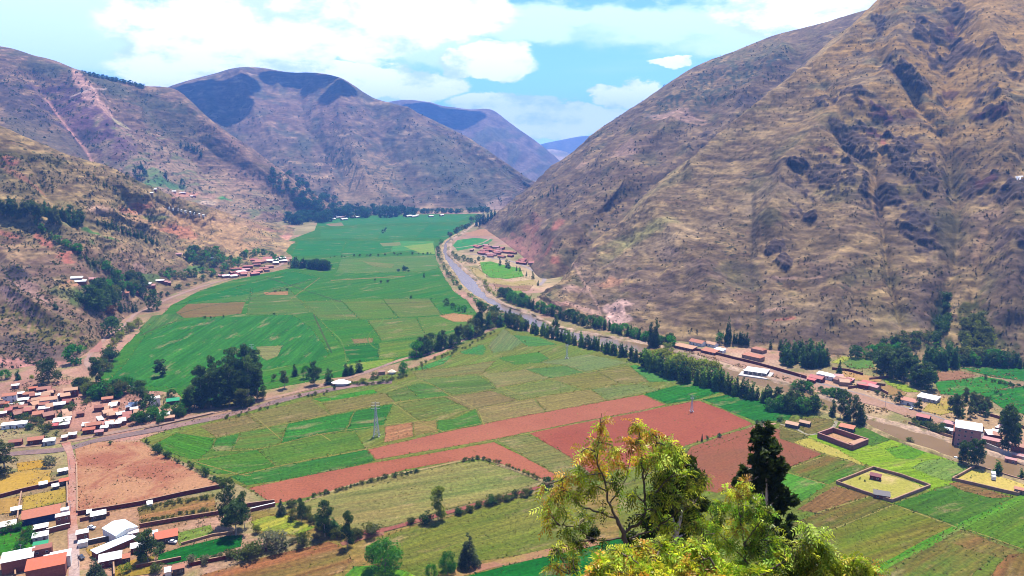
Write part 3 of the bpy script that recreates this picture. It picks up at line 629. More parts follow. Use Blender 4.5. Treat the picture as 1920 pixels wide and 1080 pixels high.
# ================================================================== FIELDS, ROADS, RIVER
from mathutils.geometry import tessellate_polygon
random.seed(5)
ZC = [0]
def sheet(name, pts, z, ca, cb, rows=None, mat=None, sub=0, jitter=0.0, **props):
    """flat polygon from photograph outline, lying on the valley floor"""
    ZC[0] += 1; z = .03 + .0013*ZC[0]
    W_ = [gp(p[0], p[1], z) for p in pts]
    out = []
    for a, b in zip(W_, W_[1:]+W_[:1]):
        n = max(1, int((b-a).length/7)); n = min(n, 40)
        for k in range(n):
            q = a.lerp(b, k/n)
            if k:
                d = (b-a).normalized(); q = q + Vector((-d.y, d.x, 0))*random.uniform(-1, 1)*(.35+.4*jitter)
            out.append(q)
    tri = tessellate_polygon([out])
    V = np.array([tuple(v) for v in out]); 
    TW = np.array([.84, .80, .62]); ca = np.asarray(ca)*TW; cb = np.asarray(cb)*TW
    if rows is None: rows = (pts[0], pts[1])
    r = (gp(*rows[1])-gp(*rows[0])).normalized()
    uv = np.stack([V[:, 0]*r.x+V[:, 1]*r.y, -V[:, 0]*r.y+V[:, 1]*r.x], 1)
    F = []
    for t in tri:
        a, b, c = (V[i] for i in t)
        F.append(t if (b[0]-a[0])*(c[1]-a[1])-(b[1]-a[1])*(c[0]-a[0]) > 0 else t[::-1])
    me = fast_mesh(name, V, np.array(F), {'ca': np.zeros(V.shape)+ca, 'cb': np.zeros(V.shape)+cb}, mat or M_FIELD, False, uv)
    if name in ('crop_field', 'meadow', 'fallow_field', 'ploughed_field', 'dry_grass_lot', 'dirt_lot', 'vegetable_plot'):
        EDGES.append((np.array([tuple(v) for v in out]), np.array(ca), np.array(cb), name)); POLYS.append((V, np.array(F), np.array(ca), np.array(cb), name))
    return link(name, me, kind='structure', **props)
EDGES = []; POLYS = []
EM = S(50,132,30); EM2 = S(88,142,34); DG = S(34,106,30); MG_ = S(92,130,42); OL = S(134,134,58); OB = S(150,128,72); BR = S(164,130,96); RD = S(196,98,92); RD2 = S(178,88,76); YG = S(158,176,48); LIME = S(140,178,40)
TAN = S(206,176,122); GRY = S(132,142,82); VG = S(24,112,34); PINK = S(216,158,140); DRY = S(206,172,92); BRW = S(176,118,92)
M_CROP = field_mat('row_crop', 0.30, 0.3); M_PLOW = dirt_mat('ploughed_soil', 0.012, 0.7, .12)
def ramp(line, t):
    line = np.array(line, float); d = np.concatenate([[0], np.cumsum(np.hypot(*np.diff(line, axis=0).T))]); d /= d[-1]
    return (float(np.interp(t, d, line[:, 0])), float(np.interp(t, d, line[:, 1])))
def strip(top, bot, ts, cols, z=0.12, name='crop_field'):
    for (t0, t1), (a, b) in zip(zip(ts[:-1], ts[1:]), cols):
        n = 5; g = 0.004
        P = [ramp(top, t0+g+(t1-t0-2*g)*k/n) for k in range(n+1)] + [ramp(bot, t0+g+(t1-t0-2*g)*k/n) for k in range(n, -1, -1)]
        sheet(name, P, z, a, b, rows=(ramp(bot, t0), ramp(bot, t1)), jitter=.4)
# --- upper green valley
sheet('meadow', [(186,714),(200,690),(232,650),(262,622),(300,595),(322,572),(375,545),(430,527),(500,512),(545,503),(548,480),(520,462),(548,448),(590,432),(596,415),(650,405),(760,402),(900,401),(905,408),(872,428),(838,448),(816,466),(818,490),(832,518),(850,545),(870,560),(892,585),(905,600),(880,640),(800,668),(775,675),(700,690),(650,706),(600,712),(545,722),(480,735),(400,755),(350,760),(330,735),(250,732),(205,724)], 0.05, EM, EM2, rows=((200,722),(900,560)), jitter=1.0)
sheet('crop_field', [(238,680),(270,632),(330,604),(400,596),(548,590),(588,620),(618,664),(604,676),(500,692),(470,700),(380,700),(345,728),(212,722),(200,716)], 0.10, S(72,146,52), S(46,124,34), rows=((238,690),(400,598)), mat=M_CROP)
sheet('crop_field', [(260,618),(286,592),(318,588),(345,590),(330,602),(300,612),(270,628)], .12, EM, S(120,140,80))
sheet('fallow_field', [(330,586),(352,570),(460,566),(452,588),(400,594),(345,596)], .12, S(138,126,72), S(150,118,76), rows=((340,590),(455,588)))
sheet('crop_field', [(352,568),(372,556),(470,540),(466,564)], .12, S(90,140,56), EM2, rows=((352,566),(466,560)))
sheet('crop_field', [(468,566),(474,540),(540,541),(560,560),(590,585),(550,590),(462,590)], .12, S(110,136,58), S(78,138,48), rows=((468,566),(560,562)))
sheet('fallow_field', [(494,548),(540,546),(540,553),(498,553)], .16, S(196,148,110), S(180,140,100))
strip([(330,572),(430,541),(520,517),(546,508)], [(345,570),(440,556),(540,536),(600,520)], [0,.5,1], [(S(46,136,50), EM), (EM, S(56,138,52))])
# middle part with yellow-green stripes
strip([(560,566),(640,562),(760,560),(875,560)], [(600,600),(700,598),(800,592),(892,585)], [0,.25,.5,.78,1], [(S(84,142,50),S(118,136,58)),(EM2,S(122,140,56)),(S(104,142,52),S(130,134,62)),(EM2,EM)])
strip([(602,602),(700,600),(800,594),(892,588)], [(640,650),(720,640),(810,628),(892,610)], [0,.3,.62,1], [(EM,EM2),(S(90,142,48),S(128,136,60)),(EM2,S(124,140,58))])
strip([(642,652),(720,642),(812,630),(885,618)], [(655,680),(730,672),(800,660),(850,645)], [0,.28,.6,1], [(EM,DG),(S(128,148,46),S(84,142,42)),(S(84,140,46),S(124,134,60))])
sheet('crop_field', [(642,684),(655,682),(740,672),(735,684),(700,690),(660,700)], .14, S(120,168,50), S(150,170,60))
sheet('fallow_field', [(823,592),(850,587),(888,592),(880,603),(850,603)], .18, S(206,160,116), S(196,150,110))
sheet('fallow_field', [(480,650),(530,648),(520,668),(500,676),(488,668)], .16, S(140,150,90), S(150,150,96))
sheet('fallow_field', [(660,636),(700,634),(698,642),(664,644)], .17, S(160,140,90), S(150,130,90))
for a, b, c, d in ((545,560,600,520),(620,525,760,517),(650,488,830,478)): sheet('field_margin', [(a,b),(c,d),(c,d+1.5),(a,b+1.5)], .2, S(160,140,90), S(140,140,80))
# far fields
strip([(600,432),(700,425),(800,422),(870,425)], [(600,447),(700,447),(800,446),(836,447)], [0,.45,.75,1], [(S(60,146,62),S(84,146,66)),(S(52,142,58),S(76,144,60)),(S(46,138,52),S(58,142,56))])
strip([(560,452),(660,452),(760,452),(815,452)], [(545,480),(650,478),(760,470),(812,468)], [0,.35,.7,1], [(S(44,138,50),S(60,142,52)),(S(66,144,54),S(48,138,50)),(S(110,170,84),S(60,160,84))])
sheet('crop_field', [(757,462),(812,455),(816,476),(790,475)], .14, S(160,186,84), S(130,176,76))
sheet('fallow_field', [(712,456),(750,454),(752,460),(718,462)], .14, S(160,150,100), S(130,160,90))
sheet('crop_field', [(640,486),(700,482),(812,478),(826,500),(800,508),(700,512),(630,512)], .14, S(92,148,60), S(116,144,66), rows=((640,500),(820,490)))
sheet('fallow_field', [(680,490),(740,495),(735,502),(700,500)], .18, S(146,148,84), S(116,146,70))
sheet('crop_field', [(600,412),(700,406),(800,404),(880,404),(860,416),(760,418),(640,422),(596,424)], .12, S(70,150,70), S(58,142,62))
sheet('dirt_lot', [(610,420),(640,417),(645,423),(620,424)], .16, S(180,150,120), S(150,150,110), mat=M_DIRT)
def lines(name, lst, z, ca, cb, wm=1.2, mat=None):
    for pts in lst: ribbon(name, pts, wm, z, ca, cb, mat)
def ribbon(name, pts, w, z, ca, cb, mat=None, close=False, w2=None, prof=None, **props):
    """road or path of width w metres along a photograph polyline"""
    ZC[0] += 1; z = .05 + .0013*ZC[0]
    ca = np.asarray(ca)*.82; cb = np.asarray(cb)*.82
    P = [gp(p[0], p[1], z) for p in pts]
    n = max(2, (len(P)-1)*10); C = catmull(np.array([tuple(p) for p in P]), n)
    T = np.gradient(C, axis=0); T /= np.linalg.norm(T, axis=1, keepdims=True)+1e-9; Nn = np.stack([-T[:, 1], T[:, 0], 0*T[:, 0]], 1)
    s = np.concatenate([[0], np.cumsum(np.linalg.norm(np.diff(C, axis=0), axis=1))])
    ww = w/2*(1+.18*vn(s/12, s*0, None, int(pts[0][0]))) if prof is None else np.full(n, w/2)
    prof_ = prof or [(-1, 0), (1, 0)]
    V = []; 
    for o_, h_ in prof_: V.append(C + Nn*(ww*o_)[:, None] + np.array([0, 0, h_]))
    k = len(prof_); V = np.stack(V, 1).reshape(-1, 3)
    uv = np.stack([np.repeat(s, k), np.tile([p[0]*w/2 for p in prof_], n)], 1)
    F = grid_faces(n, k)[:, ::-1]
    me = fast_mesh(name, V, F, {'ca': np.zeros(V.shape)+ca, 'cb': np.zeros(V.shape)+cb}, mat or M_FIELD, False, uv)
    return link(name, me, kind='structure', **props)
lines('field_path', [[(588,585),(612,612),(640,640),(650,680)],[(620,560),(636,580),(653,600)],[(675,567),(709,587),(718,600),(690,630),(700,650),(730,662)],[(464,555),(456,578)],[(540,556),(555,575)]], .24, S(112,146,50), S(110,146,54), 1.2)
lines('irrigation_ditch', [[(320,592),(400,572),(470,560),(530,540),(590,522)],[(262,630),(300,612),(345,598)],[(500,520),(620,560),(640,565)],[(700,570),(800,566),(870,560)],[(588,590),(602,620),(622,662)]], .22, S(110,90,60), DG, 1.8)
sheet('meadow', [(1440,800),(1475,784),(1530,782),(1580,792),(1625,796),(1680,824),(1770,858),(1830,880),(1900,905),(1990,940),(1990,1130),(1400,1130),(1150,1130),(1130,1000),(1150,920),(1300,850)], .04, S(112,140,40), S(140,134,64), rows=((1560,992),(1676,946)), jitter=.8)
sheet('meadow', [(470,960),(560,950),(600,975),(700,1000),(720,1000),(1040,915),(1160,905),(1160,1130),(560,1130),(600,1010),(480,1000)], .04, S(140,136,66), S(176,140,90), jitter=.8)
# --- central patchwork south of the diagonal road
sheet('meadow', [(262,824),(372,788),(440,775),(530,745),(600,728),(700,708),(780,688),(870,643),(945,610),(1010,628),(1080,648),(1180,673),(1262,710),(1330,728),(1420,752),(1530,775),(1545,792),(1480,796),(1430,790),(1310,840),(1180,905),(1060,912),(940,870),(800,884),(640,930),(520,948),(466,918),(440,905),(400,893),(345,866),(300,846)], .05, OL, S(120,150,60), jitter=.6)
LA = [(404,820),(500,800),(560,790),(640,772),(738,755),(845,742),(942,727),(1031,710),(1110,696),(1192,682)]
T0 = [(372,798),(470,774),(578,746),(700,728),(781,709),(860,672),(900,655),(945,628),(1080,655),(1180,678)]
strip([(374,799),(470,776),(583,749)], [(404,819),(500,799),(618,776)], [0,.42,1], [(S(130,134,74),S(160,130,92)),(S(150,134,86),S(132,136,70))], .12)
sheet('crop_field', [(585,748),(700,730),(708,737),(640,748),(602,753)], .14, S(66,150,30), S(90,160,40))
strip([(604,756),(712,739),(722,737)], [(620,777),(736,754),(742,753)], [0,1], [(S(150,134,84),S(140,138,70))], .12)
strip([(722,737),(785,718),(812,722)], [(740,753),(800,746),(843,741)], [0,.45,1], [(S(96,136,56),OL),(S(84,140,52),S(116,142,60))], .12)
sheet('crop_field', [(775,694),(850,664),(832,682),(800,692)], .12, S(52,150,64), S(84,150,70))
sheet('crop_field', [(770,697),(838,690),(880,684),(930,676),(905,700),(845,705),(785,710)], .12, GRY, OB)
sheet('crop_field', [(790,712),(900,704),(930,728),(850,740),(812,722)], .12, S(128,146,80), MG_)
sheet('crop_field', [(905,702),(985,693),(1030,709),(932,727)], .12, S(156,144,92), GRY)
sheet('crop_field', [(940,670),(1010,660),(1030,672),(1012,680),(965,684),(935,672)], .13, S(96,144,44), S(84,140,50))
sheet('crop_field', [(862,660),(905,645),(912,655),(905,665),(870,664)], .12, S(66,146,66), S(96,146,76))
sheet('crop_field', [(915,648),(945,616),(962,628),(985,640),(960,655),(925,662)], .12, S(110,146,84), S(140,140,96))
sheet('crop_field', [(962,628),(1010,632),(1045,646),(990,650)], .13, S(84,142,66), S(100,150,70))
sheet('crop_field', [(985,692),(1060,686),(1095,698),(1032,709)], .13, S(96,140,66), S(110,142,70))
sheet('crop_field', [(1012,680),(1100,664),(1180,680),(1098,697),(1060,685)], .12, S(122,148,88), S(140,150,96))
strip([(406,822),(500,802),(620,779),(738,757)], [(395,846),(493,839),(600,813),(667,807),(720,798)], [0,.13,.40,.78,1], [(MG_,S(60,140,44)),(S(66,146,52),OL),(S(60,132,38),S(70,150,50)),(S(50,128,40),S(70,136,44))], .12)
strip([(742,757),(845,744),(942,729),(1031,712)], [(784,788),(892,765),(992,747),(1090,730)], [0,.32,.62,1], [(S(104,140,60),OL),(S(150,130,86),S(150,140,90)),(S(140,144,78),S(120,144,66))], .12)
strip([(1035,710),(1110,698),(1192,684),(1240,700)], [(1094,729),(1150,722),(1210,716),(1270,715)], [0,.4,.7,1], [(S(156,142,88),OL),(OL,S(150,140,90)),(S(100,150,80),S(60,150,56))], .12)
strip([(722,800),(784,790),(850,786),(892,767)], [(720,830),(800,812),(831,809),(905,796)], [0,.3,.55,1], [(S(200,140,104),S(180,130,96)),(S(180,146,100),OL),(S(96,140,48),S(70,140,44))], .12)
strip([(894,766),(992,748),(1090,732),(1200,720)], [(908,795),(1030,771),(1110,757),(1240,730)], [0,.35,.7,1], [(S(168,146,100),S(140,138,80)),(S(160,146,90),S(150,138,80)),(S(140,146,84),S(122,146,80))], .12)
strip([(330,812),(404,822),(395,846),(480,842)], [(290,832),(320,850),(360,862),(470,845)], [0,.5,1], [(S(84,140,28),S(66,146,30)),(S(84,138,40),S(120,140,60))], .12)
strip([(360,866),(470,846),(600,815),(668,810)], [(405,888),(449,889),(569,862),(686,840)], [0,.4,1], [(S(70,134,36),S(100,140,40)),(S(110,140,48),S(84,136,44))], .12)
strip([(430,893),(569,866),(673,846),(688,843)], [(462,910),(580,892),(700,866),(704,863)], [0,1], [(S(52,128,46), S(78,136,48))], .12)
# red ploughed strips
sheet('ploughed_field', [(690,843),(831,811),(970,782),(1205,740),(1248,759),(1200,770),(1060,796),(928,823),(820,842),(705,861)], .14, S(200,126,106), S(190,116,98), rows=((705,861),(1200,770)), mat=M_PLOW)
sheet('ploughed_field', [(466,915),(585,890),(704,867),(820,848),(925,829),(985,858),(1048,893),(1032,904),(960,876),(900,858),(860,863),(760,880),(640,915),(560,936),(512,944)], .14, S(198,122,102), S(184,110,90), rows=((466,915),(704,867)), mat=M_PLOW)
sheet('crop_field', [(932,825),(988,815),(1030,834),(1075,862),(1150,900),(1060,908),(1040,888),(985,856)], .14, S(120,140,76), S(150,140,84))
sheet('ploughed_field', [(992,812),(1140,783),(1240,764),(1310,751),(1365,772),(1412,795),(1350,814),(1290,834),(1200,872),(1110,890),(1070,858)], .14, S(188,106,88), S(178,96,80), rows=((1000,812),(1310,751)), mat=M_PLOW)
sheet('ploughed_field', [(1296,838),(1350,818),(1412,800),(1465,806),(1500,828),(1542,851),(1475,878),(1400,905),(1345,924),(1250,905)], .14, S(174,106,84), S(160,106,82), rows=((1302,834),(1409,800)), mat=M_PLOW)
sheet('crop_field', [(1207,739),(1293,716),(1330,722),(1362,732),(1313,747),(1251,757)], .14, S(40,130,36), S(58,140,42), mat=M_CROP)
sheet('crop_field', [(1318,749),(1378,738),(1440,755),(1487,775),(1478,788),(1418,790),(1365,770)], .14, S(38,122,38), S(50,134,42), mat=M_CROP)
lines('field_path', [LA, [(704,864),(820,844),(928,825),(1060,798),(1200,772),(1250,761),(1313,749),(1378,735)], [(688,842),(831,809),(970,780),(1200,738)], [(1290,837),(1350,816),(1412,797),(1440,790)],
    [(360,864),(449,889),(470,892)], [(449,891),(569,864),(673,845),(690,841)], [(404,846),(493,840),(600,814),(720,797),(784,789),(892,766),(992,748),(1090,731),(1200,718)], [(781,710),(812,722),(845,742),(892,766),(908,797)],
    [(738,755),(784,789),(831,809)],[(500,800),(530,826)],[(600,813),(620,826)],[(470,774),(500,800)],[(583,748),(604,756)],[(1031,710),(1094,730)],[(942,727),(994,748)],[(1192,682),(1262,712)]], .20, S(166,160,66), S(176,156,92), 0.9)
# --- striped field and those in front
M_STRIPE = field_mat('striped_crop', 0.16, 0.3)
sheet('crop_field', [(569,942),(640,917),(720,896),(780,884),(860,869),(903,864),(960,882),(1012,903),(962,920),(900,938),(840,954),(780,972),(720,988),(670,993),(600,980),(574,965)], .12, S(126,142,76), S(176,158,104), rows=((585,965),(1000,896)), mat=M_STRIPE)
sheet('crop_field', [(708,1010),(760,992),(842,970),(900,952),(965,936),(1035,921),(1120,960),(1100,1010),(1045,1028),(960,1042),(880,1056),(800,1085),(735,1085),(715,1040)], .12, S(112,134,44), S(142,140,66), rows=((715,1010),(1035,921)))
sheet('crop_field', [(868,1082),(930,1066),(1004,1047),(1060,1032),(1200,1000),(1250,1120),(820,1120)], .14, VG, S(30,130,44))
sheet('ploughed_field', [(350,1095),(378,1078),(478,1049),(560,1030),(617,1015),(642,1026),(661,1050),(645,1070),(591,1090)], .14, S(172,110,80), S(140,128,70), rows=((378,1078),(617,1015)), mat=M_CROP)
sheet('meadow', [(296,1040),(340,1026),(398,1012),(430,1004),(455,1003),(452,1024),(400,1040),(320,1058),(296,1058)], .12, S(22,112,34), S(34,122,38))
sheet('meadow', [(470,978),(500,968),(540,966),(556,976),(592,988),(560,1003),(520,1000),(492,996)], .12, S(200,190,84), S(120,160,40))
sheet('crop_field', [(330,1000),(395,984),(402,1003),(337,1023)], .14, S(96,150,40), S(150,160,84), mat=M_CROP)
sheet('meadow', [(640,1085),(665,1062),(700,1060),(760,1070),(790,1085)], .12, LIME, S(40,140,50))
sheet('meadow', [(-40,995),(0,990),(50,985),(70,1005),(60,1030),(34,1039),(-40,1044)], .12, S(40,140,24), S(84,150,30))
sheet('dirt_lot', [(142,836),(190,828),(262,828),(300,850),(340,872),(420,912),(340,928),(265,946),(200,960),(146,964)], .12, S(192,124,106), S(218,164,136), mat=M_DIRT)
sheet('dry_grass_lot', [(31,868),(82,862),(86,875),(34,884)], .12, S(220,176,66), S(206,160,70), mat=M_DIRT)
sheet('dry_grass_lot', [(-30,898),(0,890),(60,880),(96,882),(92,910),(60,918),(-30,934)], .12, S(222,180,84), S(206,170,96), mat=M_DIRT)
sheet('dry_grass_lot', [(43,932),(122,915),(125,940),(41,957)], .12, S(206,174,84), S(150,146,60), mat=M_DIRT)
sheet('dry_grass_lot', [(-30,940),(38,930),(34,960),(-30,968)], .12, S(206,164,96), S(190,150,84), mat=M_DIRT)
sheet('dry_grass_lot', [(160,1030),(210,1015),(256,1003),(262,1018),(216,1034),(170,1045)], .12, S(206,160,100), S(190,160,70), mat=M_DIRT)
sheet('dry_grass_lot', [(212,1060),(262,1046),(290,1042),(285,1075),(215,1085)], .12, S(206,160,80), S(170,150,60), mat=M_DIRT)
sheet('vegetable_plot', [(258,952),(330,938),(402,926),(404,968),(330,978),(268,990)], .12, S(190,130,96), S(130,130,66), mat=M_CROP)
# --- right hand fields
strip([(1462,795),(1475,788),(1512,783),(1560,786)], [(1462,822),(1490,832),(1520,815),(1568,800)], [0,.45,1], [(S(150,124,76),S(110,124,50)),(S(120,128,60),S(150,124,80))], .12)
sheet('meadow', [(1512,819),(1545,806),(1575,806),(1640,798),(1700,822),(1755,848),(1790,870),(1840,885),(1790,906),(1745,922),(1690,890),(1620,870),(1560,845)], .10, S(132,176,20), S(160,190,50), rows=((1620,870),(1755,850)))
sheet('crop_field', [(1578,806),(1615,800),(1640,806),(1676,822),(1635,837),(1600,820)], .14, S(84,136,36), S(100,130,40))
sheet('crop_field', [(1660,842),(1700,832),(1740,846),(1712,862),(1680,858)], .13, S(96,158,24), S(120,170,30))
sheet('dry_grass_lot', [(1487,829),(1515,821),(1570,842),(1622,872),(1604,870),(1540,848)], .14, S(212,198,110), S(200,190,90), mat=M_DIRT)
sheet('crop_field', [(1710,876),(1735,864),(1762,860),(1800,866),(1818,878),(1782,903),(1745,892)], .14, S(140,166,84), S(120,160,70))
sheet('crop_field', [(1473,879),(1510,865),(1553,853),(1590,862),(1624,875),(1590,892),(1553,908),(1510,893)], .14, S(84,140,30), S(150,110,66))
sheet('crop_field', [(1440,898),(1471,884),(1510,896),(1550,909),(1520,930),(1490,948),(1440,935)], .14, S(84,160,36), S(104,158,56))
sheet('crop_field', [(1495,955),(1530,932),(1566,911),(1600,920),(1632,930),(1580,946),(1531,962)], .14, S(160,116,78), S(136,112,64))
sheet('crop_field', [(1440,1000),(1531,963),(1600,940),(1632,931),(1674,946),(1620,968),(1560,992),(1500,1010)], .14, S(92,124,30), S(136,112,58))
sheet('crop_field', [(1500,1012),(1562,993),(1620,970),(1676,947),(1735,968),(1792,990),(1730,1022),(1665,1056),(1600,1050),(1540,1040)], .14, S(112,136,30), S(146,132,56), mat=M_CROP)
sheet('crop_field', [(1676,945),(1742,922),(1783,908),(1840,922),(1897,933),(1850,962),(1796,987),(1735,965)], .14, S(72,128,26), S(96,130,36), mat=M_CROP)
sheet('fallow_field', [(1778,906),(1800,903),(1850,918),(1898,932),(1860,934),(1800,918)], .16, S(160,116,80), S(130,124,60))
sheet('crop_field', [(1803,990),(1850,965),(1913,938),(1960,945),(1980,1050),(1900,1024),(1840,1004)], .14, S(84,140,24), S(116,142,34))
sheet('crop_field', [(1700,1048),(1750,1018),(1800,993),(1850,1008),(1890,1020),(1870,1040),(1830,1070),(1800,1110),(1720,1110),(1660,1085)], .14, S(98,142,44), S(158,110,68))
sheet('fallow_field', [(1760,1010),(1796,994),(1850,1012),(1915,1036),(1890,1050),(1830,1034)], .16, S(156,116,72), S(120,140,56))
sheet('fallow_field', [(1840,1110),(1870,1060),(1890,1040),(1980,1030),(1980,1120)], .14, S(160,108,70), S(130,124,56), mat=M_CROP)
sheet('crop_field', [(1560,1110),(1590,1060),(1640,1062),(1660,1085),(1720,1110)], .14, S(150,120,76), S(110,140,50))
ribbon('grass_track', [(1640,1075),(1668,1056),(1730,1024),(1797,988),(1850,963),(1912,936),(1980,905)], 4.5, .22, S(84,156,20), S(120,160,40))
ribbon('dirt_path', [(800,1100),(838,1082),(900,1064),(1045,1032),(1120,1016)], 6, .22, S(196,140,110), S(190,160,90), mat=M_DIRT)
lines('field_path', [[(1487,829),(1540,850),(1622,874),(1700,900),(1742,921)],[(1474,880),(1553,852)],[(1530,962),(1632,930)],[(1560,993),(1676,946)],[(1676,946),(1795,989)],[(1462,800),(1500,812),(1530,825)],[(1470,884),(1552,909)],[(1815,993),(1870,1012),(1930,1034)]], .24, S(196,180,96), OL, 1.0)
ribbon('farm_track', [(1463,795),(1490,803),(1520,815),(1560,802),(1568,790)], 2.2, .26, S(206,196,176), S(190,180,150), mat=M_DIRT)
# fields beyond the road on the right
sheet('crop_field', [(1800,690),(1850,688),(1930,689),(1990,700),(1990,720),(1930,716),(1860,706)], .12, S(44,132,48), S(56,134,46))
sheet('fallow_field', [(1752,698),(1800,695),(1832,704),(1800,712),(1755,714)], .12, S(176,130,110), S(170,124,100))
sheet('crop_field', [(1728,686),(1760,686),(1790,692),(1754,697)], .12, S(90,160,50), S(110,160,50))
sheet('crop_field', [(1752,716),(1800,712),(1840,706),(1880,712),(1904,722),(1860,734),(1800,742),(1762,738)], .12, S(72,146,44), S(56,146,50), rows=((1762,738),(1860,734)))
sheet('crop_field', [(1838,738),(1880,730),(1920,724),(1990,730),(1990,775),(1920,776),(1880,765)], .12, S(44,132,38), S(56,140,42), mat=M_CROP)
sheet('meadow', [(1655,712),(1672,708),(1700,722),(1725,735),(1700,735),(1668,724)], .12, S(150,184,30), S(160,180,60))
sheet('crop_field', [(1578,678),(1600,670),(1632,672),(1640,688),(1610,692),(1590,688)], .12, S(100,150,70), S(110,146,60))
sheet('meadow', [(1558,680),(1580,668),(1602,670),(1575,682)], .12, S(190,190,80), S(160,180,80))
sheet('dry_grass_lot', [(1730,770),(1745,752),(1775,745),(1784,760),(1790,772),(1765,778)], .12, S(220,184,124), S(196,180,90), mat=M_DIRT)
sheet('dry_grass_lot', [(1580,695),(1610,700),(1655,710),(1650,716),(1600,712),(1578,704)], .12, S(222,176,130), S(206,170,110), mat=M_DIRT)
sheet('dry_grass_lot', [(1640,726),(1668,722),(1700,738),(1690,744),(1660,738)], .12, S(190,150,110), S(180,150,100), mat=M_DIRT)
# fields on the spit inside the river bend
sheet('crop_field', [(900,492),(920,490),(945,497),(975,503),(982,518),(950,523),(920,520),(905,510)], .14, S(96,172,30), S(120,180,50))
sheet('crop_field', [(849,460),(858,450),(890,446),(925,449),(910,460),(880,466),(858,470)], .14, S(62,160,84), S(84,164,80))
sheet('crop_field', [(950,546),(975,544),(992,556),(985,566),(965,556)], .14, S(120,176,40), S(110,160,50))
sheet('fallow_field', [(870,438),(900,430),(932,430),(938,442),(905,442),(880,442)], .14, S(216,160,130), S(206,160,130))
sheet('fallow_field', [(925,530),(960,532),(998,536),(990,545),(950,545),(928,540)], .14, S(170,130,120), S(206,176,130))
sheet('dry_grass_lot', [(880,500),(900,505),(912,520),(960,528),(1000,524),(1008,534),(960,536),(915,530),(890,515)], .12, S(216,190,150), S(196,180,110), mat=M_DIRT)
# --- river
LB = [(905,408),(888,420),(872,430),(852,440),(832,454),(826,471),(835,493),(850,515),(869,541),(893,558),(915,572),(934,583),(963,597),(985,609),(1021,620),(1080,640),(1160,656),(1240,674),(1330,702),(1400,720),(1470,740),(1540,768),(1590,786),(1616,797),(1679,825),(1770,856),(1824,875),(1920,906),(2080,965)]
RB = [(912,410),(898,418),(883,426),(864,440),(848,451),(844,471),(852,486),(876,507),(900,529),(915,548),(944,568),(970,578),(997,587),(1021,600),(1052,613),(1100,624),(1160,634),(1240,648),(1330,676),(1400,697),(1470,716),(1540,740),(1595,764),(1629,781),(1707,800),(1786,825),(1846,844),(1920,867),(2080,915)]
n = 300; LBw = catmull(np.array([tuple(gp(x, y, .5)) for x, y in LB]), n); RBw = catmull(np.array([tuple(gp(x, y, .5)) for x, y in RB]), n)
V = np.stack([LBw*(1-t)+RBw*t for t in np.linspace(0, 1, 9)], 1).reshape(-1, 3)
mw, t, b = mat_new('river_water', 0.22, 0.65); g = N(t, 'ShaderNodeNewGeometry')
nn_ = N(t, 'ShaderNodeTexNoise', i_Scale=0.05, i_Detail=5.0); L(t, g.outputs['Position'], nn_.inputs['Vector'])
L(t, mixc(t, nn_.outputs[0], tuple(S(150,116,76)), tuple(S(172,140,100))), b.inputs['Base Color'])
nw = N(t, 'ShaderNodeTexNoise', i_Scale=0.9, i_Detail=5.0, i_Roughness=0.6); L(t, g.outputs['Position'], nw.inputs['Vector'])
bp = N(t, 'ShaderNodeBump', i_Strength=0.10, i_Distance=0.12); L(t, nw.outputs[0], bp.inputs['Height']); L(t, bp.outputs[0], b.inputs['Normal'])
link('river', fast_mesh('river', V, grid_faces(n, 9), None, mw), kind='structure')
# banks: raised, uneven earth along both sides
def bank(name, W3, outward, h, width, c0, seed):
    T = np.gradient(W3, axis=0); T /= np.linalg.norm(T, axis=1, keepdims=True); Nn = np.stack([-T[:, 1], T[:, 0], 0*T[:, 0]], 1)*outward
    s = np.concatenate([[0], np.cumsum(np.linalg.norm(np.diff(W3, axis=0), axis=1))])
    ks = np.array([-.35, -.1, .12, .4, .7, 1.0]); hs = np.array([-.25, .1, 1.0, .8, .35, -.15])*h
    V = []
    for k, hh in zip(ks, hs):
        wv_ = 1+.5*vn(s/14, s*0+k*3, None, seed); q = W3 + Nn*(k*width*wv_)[:, None]; q[:, 2] = .35 + hh*(1+.4*vn(s/6, s*0+k*7, None, seed+1)); V.append(q)
    V = np.stack(V, 1).reshape(-1, 3); nz_ = fbm(V[:, 0]/5, V[:, 1]/5, None, 4, seed)
    c = mixa(np.zeros(V.shape)+c0, S(120,112,60), sstep(.0, .4, nz_)); c = c*(1+.3*nz_[:, None])
    F = grid_faces(len(W3), 6)
    me = fast_mesh(name, V, F if outward < 0 else F[:, ::-1], {'Col': np.clip(c, .01, .8)}, M_GROUND); link(name, me, kind='structure')
bank('river_bank', LBw.copy(), 1, 1.2, 6, S(206,178,130), 3); bank('river_bank', RBw.copy(), -1, 1.6, 8, S(210,176,150), 8)
# --- roads
ASPH = S(176,160,158); DIRT = S(222,178,156)
ribbon('road', [(1180,628),(1267,645),(1338,664),(1427,690),(1493,710),(1560,727),(1598,738),(1653,754),(1715,772),(1760,786),(1830,812),(1930,850),(2100,915)], 11, .34, ASPH, S(196,176,166), mat=M_DIRT)
ribbon('road_shoulder', [(1180,631),(1267,648),(1338,667),(1427,693),(1493,714),(1560,732),(1653,758),(1715,777),(1760,792)], 17, .28, S(214,168,144), S(206,160,130), mat=M_DIRT)
ribbon('road', [(-60,852),(27,838),(90,832),(155,822),(267,800),(400,773),(485,752),(582,728),(640,712),(689,697),(716,687),(760,672),(800,664),(850,645),(900,625),(945,605)], 5.0, .34, S(214,170,140), S(196,160,146), mat=M_DIRT)
ribbon('railway_bed', [(-60,864),(30,850),(120,842),(180,826),(267,810),(400,784),(470,766),(560,742),(620,730),(700,718),(735,716)], 9, .28, S(190,150,140), S(160,134,130), mat=M_DIRT)
